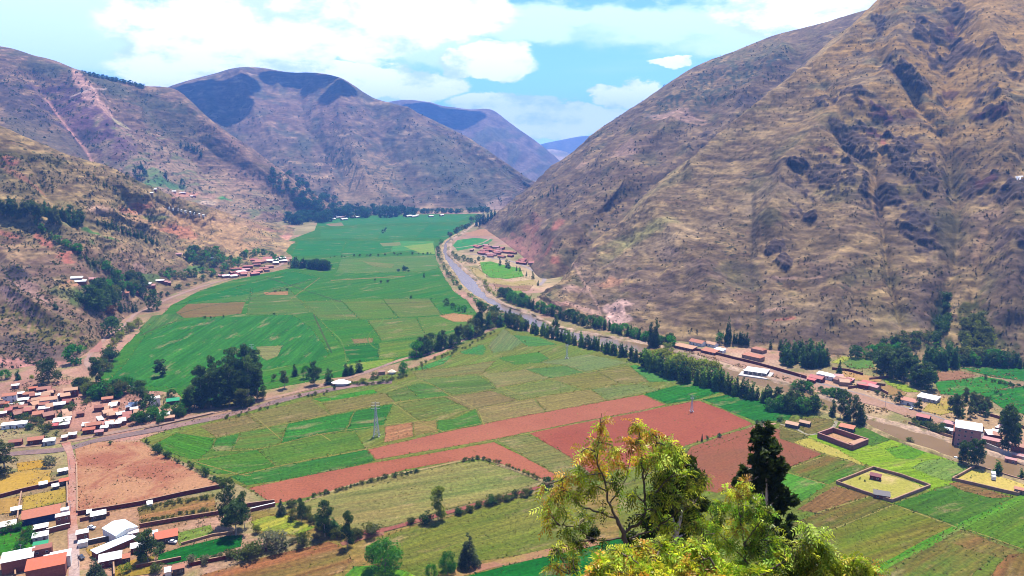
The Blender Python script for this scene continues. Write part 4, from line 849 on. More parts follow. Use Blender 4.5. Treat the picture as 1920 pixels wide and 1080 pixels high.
ribbon('dirt_road', [(123,830),(130,846),(135,868),(135,920),(136,964),(137,1000),(138,1040),(138,1120)], 4.6, .36, S(220,150,128), S(226,176,156), mat=M_DIRT)
ribbon('paved_road', [(138,1000),(139,1030),(139,1060),(140,1120)], 4.4, .40, S(236,206,196), S(226,190,180), mat=M_DIRT)
ribbon('dirt_road', [(168,690),(164,678),(173,658),(200,632),(224,618),(240,603),(255,588),(285,575),(320,558),(370,540),(420,525),(470,512),(520,500),(535,488)], 5, .40, S(214,176,160), S(206,166,150), mat=M_DIRT)
ribbon('dry_stream_bed', [(180,660),(180,630),(170,606),(166,580),(164,556)], 10, 1.2, S(212,150,134), S(206,146,130), mat=M_DIRT)
ribbon('dirt_road', [(880,476),(900,478),(925,484),(960,490),(990,502),(1015,516),(1021,524),(1012,535)], 6, .36, S(206,190,190), S(200,180,170), mat=M_DIRT)
ribbon('dirt_road', [(850,446),(870,440),(925,440),(945,450),(925,462)], 5, .36, S(206,170,150), S(200,160,140), mat=M_DIRT)
ribbon('dirt_road', [(842,476),(850,466),(875,462),(905,455),(922,445)], 5, .36, S(220,190,160), S(206,170,150), mat=M_DIRT)
ribbon('dirt_path', [(560,945),(640,915),(720,893),(800,878),(864,864),(903,860),(960,879),(1015,901)], 2.0, .30, S(206,180,130), S(196,170,110), mat=M_DIRT)
ribbon('dirt_path', [(660,1000),(720,993),(780,977),(842,960),(900,944),(965,926),(1030,908)], 4.0, .30, S(184,112,96), S(166,100,84), mat=M_DIRT)
ribbon('dirt_path', [(640,1020),(690,1005),(720,1000)], 4, .30, S(196,140,110), S(180,120,100), mat=M_DIRT)
# ================================================================== VEGETATION
def leaf_mat(name, trans=0.55, rough=0.55, spec=0.25):
    m = bpy.data.materials.new(name); m.use_nodes = True; t = m.node_tree; t.nodes.clear()
    a = N(t, 'ShaderNodeAttribute', attribute_name='Col'); oi = N(t, 'ShaderNodeObjectInfo')
    h = N(t, 'ShaderNodeHueSaturation'); L(t, a.outputs['Color'], h.inputs['Color'])
    L(t, maprange(t, oi.outputs['Random'], 0, 1, 0.78, 1.25, False), h.inputs['Value'])
    r2 = mathn(t, 'FRACT', mathn(t, 'MULTIPLY', oi.outputs['Random'], 7.31)); L(t, maprange(t, r2, 0, 1, 0.483, 0.512, False), h.inputs['Hue'])
    p = N(t, 'ShaderNodeBsdfPrincipled'); p.inputs['Roughness'].default_value = rough; p.inputs['Specular IOR Level'].default_value = spec
    L(t, h.outputs[0], p.inputs['Base Color'])
    tr = N(t, 'ShaderNodeBsdfTranslucent'); L(t, mixc(t, 1.0, h.outputs[0], (1.15, 1.25, .6), 'MULTIPLY'), tr.inputs['Color'])
    mx_ = N(t, 'ShaderNodeMixShader'); mx_.inputs[0].default_value = trans; L(t, p.outputs[0], mx_.inputs[1]); L(t, tr.outputs[0], mx_.inputs[2])
    o = N(t, 'ShaderNodeOutputMaterial'); L(t, mx_.outputs[0], o.inputs[0]); return m
M_LEAF = leaf_mat('foliage'); M_BARK = plain('bark', (.16,.12,.09), .9, .1, var=.3, scale=2.0, bump=.05)
M_BARKP = plain('pale_bark', (.33,.29,.24), .85, .1, var=.3, scale=2.0, bump=.05)
rng = np.random.default_rng(7)
def leaf_quads(C, size, cols, up=0.3, elong=1.5, rg=rng):
    """C (n,3) centres -> quads"""
    n = len(C); a = rg.normal(size=(n, 3)); a /= np.linalg.norm(a, axis=1, keepdims=True)
    b = rg.normal(size=(n, 3)); b[:, 2] += up; b = np.cross(a, b); b /= np.linalg.norm(b, axis=1, keepdims=True)+1e-9
    s = (size*rg.uniform(.6, 1.3, n))[:, None]
    V = np.stack([C-a*s*elong, C-b*s*.6, C+a*s*elong, C+b*s*.6], 1).reshape(-1, 3)
    F = np.arange(4*n).reshape(-1, 4); return V, F, np.repeat(cols, 4, 0)
def clumps(kind, rg):
    """clump centres and radii for a crown of height 1 (metres scaled later)"""
    L_ = []
    if kind == 'eucalyptus':        # tall, uneven, gaps between masses
        for k in range(20):
            z = rg.uniform(.16, .97); r = .20*(1-abs(z-.55)*1.0)*rg.uniform(.5, 1.2); a = rg.uniform(0, 6.28)
            L_.append((r*math.cos(a), r*math.sin(a), z, rg.uniform(.06, .115)))
        L_.append((0, 0, .93, .07)); L_.append((0.02, 0, .8, .10)); L_.append((0, 0, .6, .13)); L_.append((0, .03, .45, .12))
    elif kind == 'poplar':          # narrow columns of the riverside rows
        for k in range(11):
            z = .06 + .90*k/10; r = .10*rg.uniform(0, 1); a = rg.uniform(0, 6.28); w = .165*(1-max(0, z-.3)*1.05)
            L_.append((r*math.cos(a), r*math.sin(a), z, max(w, .045)))
    elif kind == 'round':
        for k in range(26):
            a = rg.uniform(0, 6.28); e = rg.uniform(-1.0, 1.4); r = .36
            L_.append((r*math.cos(a)*math.cos(e), r*math.sin(a)*math.cos(e), .46+.38*math.sin(e), rg.uniform(.13, .19)))
    elif kind == 'conifer':
        for k in range(22):
            z = .08+.86*k/21; w = .26*(1-z)+.02; 
            for j in range(4 if k < 15 else 2):
                a = rg.uniform(0, 6.28); L_.append((w*.75*math.cos(a), w*.75*math.sin(a), z, max(w*.45, .03)))
    elif kind == 'bush':
        for k in range(12):
            a = rg.uniform(0, 6.28); r = rg.uniform(0, .42); L_.append((r*math.cos(a), r*math.sin(a), rg.uniform(.25, .72), rg.uniform(.16, .28)))
    elif kind == 'willow':
        for k in range(16):
            a = rg.uniform(0, 6.28); r = rg.uniform(.05, .34); L_.append((r*math.cos(a), r*math.sin(a), rg.uniform(.28, .85), rg.uniform(.09, .17)))
    return L_
KIND_COL = {'eucalyptus': (S(46,72,32), S(92,112,50)), 'poplar': (S(44,92,36), S(96,142,54)), 'round': (S(34,100,26), S(84,150,36)), 'conifer': (S(56,74,56), S(96,112,84)),
            'bush': (S(70,86,36), S(116,120,52)), 'willow': (S(104,124,34), S(160,164,50)), 'blue': (S(34,74,56), S(50,92,66)), 'grey': (S(104,104,84), S(140,140,110)), 'rust': (S(92,52,34), S(130,84,50)), 'bright': (S(74,116,34), S(140,170,56)), 'dark': (S(34,66,28), S(82,112,44))}
def crown_mesh(kind, nleaf, size, seed, pal=None, stretch=1.0):
    rg = np.random.default_rng(seed); cl = clumps(kind, rg); c0, c1 = (q*1.7 for q in KIND_COL[pal or kind])
    tot = sum(c[3]**2 for c in cl); P = []; Cc = []
    for (x, y, z, r) in cl:
        n = max(6, int(nleaf*r*r/tot)); d = rg.normal(size=(n, 3)); d /= np.linalg.norm(d, axis=1, keepdims=True)
        rr = r*rg.uniform(.35, 1.12, n)**.6; p = d*rr[:, None]*np.array([1, 1, .85 if kind != 'willow' else 1.2]) + np.array([x*stretch, y*stretch, z]); P.append(p)
        t = np.clip(rg.uniform(0, 1)*.6+rg.uniform(0, .5, n), 0, 1)[:, None]; Cc.append(c0*(1-t)+c1*t)
    P = np.concatenate(P); Cc = np.concatenate(Cc)
    return leaf_quads(P, np.full(len(P), size), Cc, rg=rg)
def tube(pts, rad, seg=6):
    pts = np.array(pts, float); n = len(pts); rad = np.array(rad, float)
    T = np.gradient(pts, axis=0); T /= np.linalg.norm(T, axis=1, keepdims=True)+1e-9
    up = np.where(np.abs(T[:, 2:3]) > .9, np.array([[1, 0, 0]]), np.array([[0, 0, 1.]])); A = np.cross(T, up); A /= np.linalg.norm(A, axis=1, keepdims=True)+1e-9; B = np.cross(T, A)
    th = np.linspace(0, 2*math.pi, seg, endpoint=False)
    V = pts[:, None] + (A[:, None]*np.cos(th)[None, :, None] + B[:, None]*np.sin(th)[None, :, None])*rad[:, None, None]
    F = []
    for i in range(n-1):
        for j in range(seg): F.append((i*seg+j, i*seg+(j+1) % seg, (i+1)*seg+(j+1) % seg, (i+1)*seg+j))
    return V.reshape(-1, 3), np.array(F)
def join(parts):
    V = []; F = []; o = 0
    for v, f in parts: V.append(v); F.append(f+o); o += len(v)
    return np.concatenate(V), np.concatenate(F)
def trunk_mesh(kind, seed):
    rg = np.random.default_rng(seed); h = {'eucalyptus': .88, 'poplar': .9, 'round': .42, 'conifer': .93, 'bush': .35, 'willow': .6}[kind]; r0 = {'eucalyptus': .014, 'poplar': .012, 'round': .03, 'conifer': .016, 'bush': .02, 'willow': .022}[kind]
    k = 6; z = np.linspace(-.03, h, k); bx_ = np.cumsum(rg.normal(0, .008, k)); by = np.cumsum(rg.normal(0, .008, k))
    parts = [tube(np.stack([bx_, by, z], 1), np.linspace(r0, r0*.25, k), 6)]
    for (x, y, zz, r) in clumps(kind, np.random.default_rng(seed))[:9]:
        i = min(k-2, max(1, int((zz*.75/h)*k))); b0 = np.array([bx_[i], by[i], z[i]])
        parts.append(tube([b0, b0*.5+np.array([x, y, zz])*.5+np.array([0, 0, -.01]), (x, y, zz)], [r0*.4, r0*.3, r0*.12], 4))
    return join(parts)
PROTO = {}
def proto(kind, pal=None, lod=1, v=0):
    key = (kind, pal, lod, v)
    if key not in PROTO:
        nl, sz = {0: (170, .055), 1: (760, .033), 2: (3600, .0165)}[lod]
        if kind in ('round', 'bush'): sz *= 1.35
        if kind == 'conifer': nl = int(nl*1.3)
        seed = 100+v*13+abs(hash_s(kind+str(pal))) % 1000
        V, F, c = crown_mesh(kind, nl, sz, seed, pal); tv, tf = trunk_mesh(kind, seed)
        if lod == 0:
            n = len(V); V2 = np.concatenate([V, tv]); F2 = np.concatenate([F, tf+n]); cc = np.concatenate([c, np.zeros(tv.shape)+np.array([.10,.08,.06])])
            PROTO[key] = (fast_mesh('tree_crown', V2, F2, {'Col': cc}, M_LEAF, False),)
        else:
            PROTO[key] = (fast_mesh('tree_crown', V, F, {'Col': c}, M_LEAF, False), fast_mesh('tree_trunk', tv, tf, None, M_BARKP if kind in ('eucalyptus',) else M_BARK, True))
    return PROTO[key]
def hash_s(s):
    h = 7
    for ch in s: h = (h*31+ord(ch)) % 100003
    return h
TREEN = {'eucalyptus': 'eucalyptus_tree', 'poplar': 'poplar_tree', 'round': 'round_tree', 'conifer': 'conifer_tree', 'bush': 'bush', 'willow': 'willow_tree'}
random.seed(11)
TCOUNT = [0]
QUEUE = []
def tree(px, py, h, kind='eucalyptus', label=None, group=None, w=None, pal=None, lod=None):
    QUEUE.append((px, py, h, kind, label, group, w, pal, lod))
LIMIT = {'bush': 285, 'round': 285, 'poplar': 330, 'eucalyptus': 300}
def flush_trees():
    byk = {}
    for q in QUEUE: byk.setdefault(q[3], []).append(q)
    for kd, lst in byk.items():
        lst.sort(key=lambda q: -q[2]*(10 if q[5] is None else 1))
        n = LIMIT.get(kd, 400)
        for q in lst[:n]: place_tree(*q)
        rest = lst[n:]
        if not rest: continue
        VV, FF, CC, o_ = [], [], [], 0
        for (px, py, h, kind, label, group, w, pal, lod) in rest:
            P = at(px, py); Hm = h/ppm(P); me = proto(kind, pal, 0, random.randrange(4))[0]; key = me.name
            if key not in RAW:
                nv_ = len(me.vertices); a_ = np.zeros(nv_*3, np.float32); me.vertices.foreach_get('co', a_); f_ = np.zeros(len(me.loops), np.int32); me.loops.foreach_get('vertex_index', f_)
                c_ = np.zeros(nv_*4, np.float32); me.color_attributes['Col'].data.foreach_get('color', c_); RAW[key] = (a_.reshape(-1, 3), f_.reshape(-1, 4), c_.reshape(-1, 4)[:, :3])
            v, f, c = RAW[key]; bw = {'eucalyptus': .46, 'poplar': .34, 'round': .92, 'conifer': .5, 'bush': 1.1, 'willow': .72}[kind]; sx = Hm if w is None else (w/ppm(P))/bw
            a = random.uniform(0, 6.28); R_ = np.array([[math.cos(a), -math.sin(a), 0], [math.sin(a), math.cos(a), 0], [0, 0, 1]])
            VV.append((v*np.array([sx, sx, Hm]))@R_.T+np.array(P)); FF.append(f+o_); o_ += len(v); CC.append(c*random.uniform(.8, 1.2))
        nm = {'bush': 'low_hedges_and_bushes', 'round': 'distant_woodland', 'poplar': 'distant_poplar_woodland', 'eucalyptus': 'distant_eucalyptus_woodland'}.get(kd, 'woodland')
        link(nm, fast_mesh(nm, np.concatenate(VV), np.concatenate(FF), {'Col': np.concatenate(CC)}, M_LEAF, False), kind='stuff')
RAW = {}
def place_tree(px, py, h, kind, label, group, w, pal, lod, P=None, cat=None, hm=None):
    """base at photograph pixel, h = height in photograph pixels"""
    P = P or at(px, py); k = ppm(P); Hm = hm or h/k
    if lod is None: lod = 2 if h > 42 else (1 if h > 17 else 0)
    ms = proto(kind, pal, lod, random.randrange(4)); base_w = {'eucalyptus': .46, 'poplar': .34, 'round': .92, 'conifer': .5, 'bush': 1.1, 'willow': .72}[kind]
    sxy = Hm if w is None else (w/k)/base_w
    rz = random.uniform(0, 6.28); loc = (P.x, P.y, P.z-.02*Hm)
    cat = cat or ('bush' if kind == 'bush' else 'tree'); name = TREEN[kind]
    TCOUNT[0] += 1
    if lod == 0:
        o = bpy.data.objects.new(name, ms[0]); COL.objects.link(o); o.location = loc; o.scale = (sxy, sxy, Hm); o.rotation_euler = (0, 0, rz)
        o['label'] = label; o['category'] = cat
        if group: o['group'] = group
        return o
    r = empty(name, label, cat, loc, rz, group)
    for nm, me in zip(('crown', 'trunk'), ms):
        c = bpy.data.objects.new(nm, me); COL.objects.link(c); c.parent = r; c.scale = (sxy, sxy, Hm)
    return r
def row(pts, n, h, kind, label, group, jx=3, jy=1.5, hj=.32, pal=None, lod=None, w=None, gaps=0.06, kinds=None, pals=None):
    for k in range(n):
        if random.random() < gaps: continue
        x, y = ramp(pts, (k+random.uniform(.1, .9))/n); kk = random.choice(kinds) if kinds else kind
        pp = random.choice(pals) if pals else pal
        wh = ['at its left end', 'left of its middle', 'in its middle', 'right of its middle', 'at its right end'][min(4, int(5*(k+.5)/n))]
        lb = label+', '+wh if len(label.split()) <= 12 and n > 8 else label
        tree(x+random.uniform(-jx, jx), y+random.uniform(-jy, jy), h*random.uniform(1-hj, 1+hj), kk, lb, group, pal=pp, lod=lod, w=w)
def area(poly_c, n, h, kind, label, group, pal=None, lod=None, kinds=None, pals=None, hj=.25):
    (cx, cy, rx, ry, a) = poly_c; ca, sa = math.cos(math.radians(a)), math.sin(math.radians(a))
    for k in range(n):
        t = random.uniform(0, 6.28); r = math.sqrt(random.random()); x = r*math.cos(t)*rx; y = r*math.sin(t)*ry
        tree(cx+x*ca-y*sa, cy+x*sa+y*ca, h*random.uniform(1-hj, 1+hj), random.choice(kinds) if kinds else kind, (label+', '+('left side' if x < -rx*.3 else ('right side' if x > rx*.3 else 'middle')) if n > 15 and len(label.split()) <= 14 else label), group, pal=random.choice(pals) if pals else pal, lod=lod)

# ---- single trees one can point to (base px, base py, height px, kind, width px, palette, label)
SINGLE = [
 (442,1004,70,'eucalyptus',44,None,'tall dark eucalyptus with dense lower crown, left group of three beside the garden wall'),
 (428,985,95,'eucalyptus',34,None,'tallest thin-topped eucalyptus of the group of three beside the garden wall'),
 (458,990,72,'eucalyptus',26,'dark','narrow dark eucalyptus on the right of the group of three beside the garden wall'),
 (528,966,34,'conifer',18,None,'small pointed conifer left of the clump on the yellow grass plot'),
 (544,950,20,'bush',26,None,'rounded bush at the corner where the striped field meets the red field'),
 (566,980,50,'eucalyptus',18,None,'slim eucalyptus standing on the lower left tip of the striped field'),
 (550,974,24,'round',22,'bush','small round tree between the conifer and the slim eucalyptus at the striped field'),
 (611,1006,76,'eucalyptus',32,'dark','tall dense eucalyptus below the striped field, left one of a pair'),
 (652,1026,74,'eucalyptus',24,'dark','tall narrow eucalyptus below the striped field, right one of a pair'),
 (629,1003,36,'poplar',20,None,'shorter tree filling the gap between the pair of tall eucalyptus'),
 (697,1003,28,'bush',46,None,'broad olive bush beside the red path under the striped field'),
 (569,1024,36,'bush',34,None,'dark rounded bush above the brown ploughed plot'),
 (516,1030,42,'bush',62,'grey','wide grey-green shrub above the brown ploughed plot'),
 (462,1048,42,'bush',52,None,'large olive bush on the corner of the bright green meadow'),
 (481,1000,20,'bush',22,'willow','yellow-green bush at the foot of the tall eucalyptus group'),
 (386,892,20,'bush',18,'dark','small dark bush on the edge of the pink dirt lot, upper one of two'),
 (403,903,15,'bush',17,'dark','small dark bush on the edge of the pink dirt lot, lower one of two'),
 (722,1072,68,'round',74,None,'big round bright green tree at the bottom centre'),
 (809,1086,34,'round',22,None,'smallest of the round green trees, between the big round tree and the conifer'),
 (840,1075,48,'round',34,None,'mid-sized round green tree just left of the blue-grey conifer'),
 (879,1062,72,'conifer',40,None,'blue-grey conical conifer in the olive field at the bottom'),
 (823,975,70,'eucalyptus',30,'willow','lone eucalyptus with light crown on the red path right of the striped field'),
 (795,983,28,'bush',34,'dark','dark bush at the left foot of the lone light eucalyptus'),
 (773,981,18,'bush',20,None,'small bush on the red path, left end of the clump by the lone eucalyptus'),
 (1026,917,26,'round',26,'dark','dark round tree at the right end of the red path, beside the yellow tree'),
 (180,1092,54,'conifer',36,None,'dark spruce beside the village street, cut by the bottom of the picture'),
 (278,1053,62,'eucalyptus',44,'dark','big dark tree between the white warehouse and the orange-roofed shed'),
 (8,890,72,'eucalyptus',46,'bush','large tree at the left edge beside the yellow grass lots'),
 (93,874,22,'round',24,'grey','small grey-green tree standing on bare ground above the yellow grass lots'),
 (303,1034,24,'bush',32,'dark','dark bush beside the orange-striped shed'),
 (292,1073,30,'bush',30,None,'olive bush near the bottom hut with orange roof'),
 (236,1074,22,'bush',24,'willow','light green bush in the yellow yard below the white roofs'),
 (58,1003,20,'round',18,None,'small tree on the corner of the green lot beside the white roof'),
 (207,834,10,'bush',11,'dark','small bush on the upper rim of the pink dirt lot'),
 (296,850,20,'bush',24,'dark','dark bush on the green field corner above the pink lot, left one'),
 (316,858,18,'bush',22,'dark','dark bush on the green field corner above the pink lot, right one'),
 (361,877,12,'bush',12,'dark','tiny bush on the diagonal rim between pink lot and green field'),
 (93,719,52,'round',44,'dark','broad dark tree behind the left village, beside the pink earth'),
 (10,711,20,'round',20,None,'small round tree at the left edge behind the village'),
 (34,712,22,'poplar',9,None,'thin tree behind the two-storey house at the left edge'),
 (60,714,14,'bush',12,'willow','small yellowish bush behind the village roofs'),
 (143,682,40,'round',38,None,'dark round tree where the two dirt roads part'),
 (211,630,40,'round',36,'dark','dark round tree beside the dirt road below the reddish plot'),
 (289,581,42,'round',28,'dark','tall dark tree at the bend of the dirt road by the green valley'),
 (204,590,24,'round',30,'rust','reddish-brown tree beside the dark grove on the left'),
 (181,718,52,'eucalyptus',26,'dark','dark tree at the junction of the dirt roads, above the village'),
 (200,744,34,'round',40,None,'large bushy tree beside the left village, next to the green field'),
 (166,742,30,'bush',26,'willow','yellow-green bush beside the left village'),
 (300,706,34,'eucalyptus',26,'dark','lone dark tree standing in the smooth green field'),
 (264,762,54,'eucalyptus',30,'dark','dark tree rising behind the upper village houses, left of the white hall'),
 (283,776,40,'round',30,'dark','dark leafy tree between the village and the white hall'),
 (322,748,20,'round',18,'dark','small dark tree right of the white hall'),
 (345,772,24,'bush',30,'willow','light green shrub at the left foot of the eucalyptus grove'),
 (493,748,26,'bush',26,None,'green bush at the right foot of the eucalyptus grove'),
 (513,714,16,'bush',12,None,'small tree on the bare brown plot right of the grove'),
 (534,729,36,'eucalyptus',18,None,'slender tree on the bare brown plot right of the grove'),
 (553,705,24,'poplar',11,'dark','dark little tree at the edge of the green field above the brown plot'),
 (589,722,46,'eucalyptus',24,'dark','tall double tree beside the diagonal road, next to the pale plot'),
 (574,710,28,'round',18,None,'bushy tree left of the tall double tree by the diagonal road'),
 (618,720,32,'poplar',14,'dark','pointed dark tree beside the white tent'),
 (649,704,24,'poplar',12,'dark','dark tree above the white tent, left one of three'),
 (659,703,22,'poplar',12,'dark','dark tree above the white tent, middle one of three'),
 (673,698,24,'poplar',13,'dark','dark tree above the white tent, right one of three'),
 (702,710,14,'round',18,'bush','bushy tree beside the small garden house on the diagonal road'),
 (680,718,12,'bush',20,'willow','yellow-green shrub right of the white tent'),
 (757,702,26,'round',22,None,'dark green tree at the right end of the small garden'),
 (900,625,62,'eucalyptus',24,'dark','tallest dark tree at the tip of the field patchwork by the river'),
 (925,608,36,'round',24,'dark','round dark tree near the river right of the tallest tree'),
 (938,612,26,'poplar',14,None,'thin tree near the river, right of the round dark one'),
 (1042,628,40,'eucalyptus',13,'dark','slim tall tree standing out of the riverside row'),
 (1027,630,26,'poplar',7,'dark','thin spire-like tree just left of the slim tall one on the river'),
 (957,597,22,'poplar',8,'dark','small pointed tree on the bank at the river bend'),
 (1220,651,50,'poplar',13,'dark','left of two tall dark poplars at the foot of the big slope'),
 (1230,651,54,'poplar',14,'dark','right of two tall dark poplars at the foot of the big slope'),
 (1253,660,20,'willow',22,None,'bright lime-green tree on the bank near the road'),
 (1257,648,26,'round',20,'dark','dark tree behind the lime-green one near the road'),
 (1365,643,54,'conifer',14,'dark','tall pointed conifer behind the orange-roofed villas'),
 (1349,641,20,'round',16,None,'rounded tree left of the tall pointed conifer'),
 (1573,708,36,'conifer',12,'dark','dark slim conifer beside the white roofs along the road'),
 (1684,757,24,'eucalyptus',12,None,'thin tree beside the orange-roofed house on the road'),
 (1722,769,24,'eucalyptus',14,None,'small tree on the yard below the long white shed'),
 (1793,800,62,'eucalyptus',18,None,'tall sparse eucalyptus left of the four-storey building'),
 (1806,870,46,'eucalyptus',24,'dark','left one of the dark trees on the bank in front of the four-storey building'),
 (1820,874,56,'eucalyptus',20,'dark','middle one of the dark trees on the bank in front of the four-storey building'),
 (1834,878,58,'eucalyptus',24,'dark','right one of the dark trees on the bank in front of the four-storey building'),
 (1871,890,30,'poplar',14,None,'lone small tree on the near river bank behind the walled yellow plot'),
 (1890,848,92,'eucalyptus',42,'dark','big dark eucalyptus towering over the roofs at the right edge'),
 (1915,900,24,'poplar',10,None,'thin tree at the right edge on the near river bank'),
 (1707,829,10,'bush',20,'bush','low bush on the near bank above the bright green meadow'),
 (1561,780,34,'poplar',12,'dark','first tree from the left in the clump on the near bank'),
 (1576,784,40,'eucalyptus',16,None,'second tree from the left in the clump on the near bank'),
 (1588,788,40,'poplar',14,'dark','middle tree of the clump on the near bank beside the orange shed'),
 (1600,793,54,'eucalyptus',20,None,'tallest tree of the clump on the near bank beside the orange shed'),
 (1613,797,46,'poplar',18,'dark','rightmost tree of the clump on the near bank beside the orange shed'),
 (1548,770,14,'bush',12,'willow','small light bush on the near bank left of the clump'),
 (1502,785,8,'bush',6,'dark','tiny dark tree above the two orange-roofed sheds'),
 (1418,795,12,'bush',10,'dark','small dark bush at the right tip of the red field, first'),
 (1430,796,12,'bush',14,'dark','small dark bush at the right tip of the red field, second'),
 (1440,792,8,'bush',8,'dark','small dark bush at the right tip of the red field, third'),
 (1463,790,12,'bush',16,'dark','dark bush beside the two orange-roofed sheds'),
 (1326,824,10,'bush',8,'dark','left dark bush on the grassy rim of the red field'),
 (1350,820,11,'bush',13,'dark','right dark bush on the grassy rim of the red field'),
 (1316,828,15,'conifer',4,'dark','thin dark cypress on the grassy rim of the red field'),
 (837,573,15,'round',13,'dark','first of four small dark trees left of the river, pointing into the field'),
 (849,579,12,'round',11,'dark','second of four small dark trees left of the river'),
 (858,583,14,'round',12,None,'third of four small trees left of the river'),
 (870,585,14,'round',12,None,'last of four small trees left of the river, nearest the water'),
 (771,560,8,'bush',7,'dark','lone dark bush in the middle of the green valley'),
 (703,527,6,'bush',6,'dark','dark dot of a bush in the valley, left of a trio'),(714,531,7,'bush',7,'dark','dark bush in the valley, middle of a trio'),(727,530,7,'bush',8,'dark','dark bush in the valley, right of a trio'),
 (795,520,9,'poplar',4,'dark','single thin tree on the field edge in the far valley'),
 (384,597,6,'bush',8,'dark','small bush at the edge of the big pale green field, left'),(395,597,6,'bush',5,'dark','small bush at the edge of the big pale green field, middle'),(419,596,6,'bush',5,'dark','small bush at the edge of the big pale green field, right'),
 (514,590,5,'bush',7,'dark','tiny bush alone in the middle of the upper green valley'),
 (1641,882,8,'bush',6,'dark','dark shrub beside the red hut in the square walled enclosure'),
 (1612,900,7,'bush',5,'dark','small shrub inside the square walled enclosure, left'),(1622,904,7,'bush',5,'dark','small shrub inside the square walled enclosure, middle'),
 (1795,896,9,'bush',9,None,'green bush at the corner of the walled yellow plot'),
 (263,335,26,'round',24,'blue','broad dark tree on the terraced shelf of the left mountain'),(239,334,12,'round',8,'blue','small tree left of the broad dark one on the terraced shelf'),
 (310,333,16,'poplar',6,'blue','slim tree right of the broad dark one on the terraced shelf'),(343,352,18,'round',9,'blue','tree by the orange plot on the terraced shelf'),(265,316,14,'poplar',6,'blue','thin tree above the terraced shelf'),
 (195,349,10,'poplar',4,'dark','left of the small trees on the crest of the left hill'),(200,350,9,'poplar',4,'dark','middle one of the small trees on the crest of the left hill'),(217,358,9,'poplar',4,'dark','right one of the small trees on the crest of the left hill'),
 (104,580,16,'poplar',9,'dark','lone dark tree on the reddish lower slope at the left'),
 (888,866,6,'bush',5,'dark','small bush on the upper rim of the striped field'),
]
for (x, y, h, kd, w, pal, lab) in SINGLE: tree(x, y, h, kd, lab, None, w, pal)
G = 'trees and bushes'
# ---- groves, rows and belts
random.seed(21)
for (x, y, h, w_, pl) in ((364,768,58,24,None),(380,766,74,26,'dark'),(396,764,82,24,None),(414,762,92,28,'dark'),(431,760,96,24,None),(448,757,78,26,'dark'),(468,754,104,30,None),(483,750,84,26,'dark'),(376,744,72,22,None),(402,740,88,26,'dark'),(438,736,104,28,None),(462,734,112,30,'dark'),(480,730,92,28,None),(424,748,60,24,'bush'),(455,764,44,22,'bush')):
    tree(x, y, h*.86, 'eucalyptus', ('%s eucalyptus in the dense grove beside the diagonal road, %s' % ('tall' if h > 85 else 'shorter', 'left part' if x < 405 else ('middle' if x < 450 else 'right part'))), 'eucalyptus grove by the diagonal road', w=w_*1.25, pal=pl, lod=2)
row([(350,768),(480,760)], 12, 26, 'bush', 'undergrowth bush at the foot of the eucalyptus grove', 'undergrowth of the eucalyptus grove', pals=['dark', None])
for n_, (pts, n, h) in enumerate([([(948,610),(1010,627),(1080,647),(1180,672),(1262,708)], 70, 24), ([(1200,686),(1262,711),(1330,727),(1385,742)], 34, 36), ([(1385,742),(1440,755),(1500,768),(1528,772)], 22, 32)]):
    row(pts, n, h, 'poplar', '%s tree in the %s stretch of the near riverside row' % (('slim', 'upper'), ('leafy', 'middle'), ('dark', 'lower'))[n_], 'riverside row along the near bank', 2, 2, .22, kinds=['poplar','poplar','poplar','eucalyptus'], pals=[None, 'bright', 'dark', 'bright'] if n_ == 1 else [None, 'dark', 'bright', None], lod=1)
row([(1225,690),(1290,706),(1340,716)], 8, 42, 'round', 'lighter yellow-green tree in the riverside row', 'light trees in the riverside row', 4, 2, .15, pal='willow', lod=1)
row([(1440,770),(1530,775)], 12, 30, 'round', 'leafy tree at the right end of the near riverside row', 'right end of the near riverside row', 3, 3, .2, pals=[None, 'dark'], lod=1)
row([(938,556),(960,566),(1000,582),(1060,600),(1150,622),(1210,640),(1262,652)], 62, 21, 'poplar', 'dark tree in the far bank row under the big slope', 'riverside row along the far bank', 2, 2, .2, kinds=['poplar','round'], pals=['dark', None], lod=1)
row([(780,672),(800,662),(830,655),(870,640),(905,622),(930,606)], 26, 30, 'poplar', 'dark tree in the short row on the diagonal road near the river', 'row on the diagonal road near the river', 3, 3, .25, kinds=['poplar','round','eucalyptus'], pals=['dark', None, 'bush'], lod=1)
row([(905,620),(950,600),(985,606)], 14, 16, 'bush', 'bushes between the diagonal road and the river', 'bushes near the river tip', 5, 4, .3, pals=['willow', None])
row([(826,452),(820,474),(832,505),(850,530),(872,552),(900,572),(935,590),(965,604)], 34, 9, 'round', 'small round tree on the left bank of the upper river', 'trees on the left bank of the upper river', 3, 2, .3, pals=['dark', None, 'bush'])
row([(838,446),(862,434),(884,420),(900,408)], 20, 9, 'round', 'tree on the left bank where the river comes out of the far valley', 'trees on the left bank far upstream', 4, 3, .3, pals=['blue', 'bush'])
row([(890,425),(912,413),(930,404)], 18, 14, 'poplar', 'bluish tree on the right bank far upstream under the slope', 'trees on the right bank far upstream', 3, 3, .3, pal='blue')
row([(848,476),(862,488),(885,494),(905,488)], 14, 9, 'round', 'tree at the foot of the brown-roofed village across the river', 'trees below the far village', 3, 2, .3, pal='dark')
row([(905,530),(915,545),(925,552),(940,558)], 8, 13, 'willow', 'light green tree on the right bank at the river bend', 'light trees at the river bend', 3, 3, .3)
row([(930,498),(960,504),(985,515),(1008,530),(1010,545)], 9, 13, 'poplar', 'small dark tree along the dirt road on the river spit', 'trees along the road on the river spit', 2, 2, .3, pal='dark')
row([(940,552),(965,562),(990,575)], 10, 16, 'round', 'tree on the tip of the river spit', 'trees on the tip of the river spit', 3, 3, .3, pals=['dark', None])
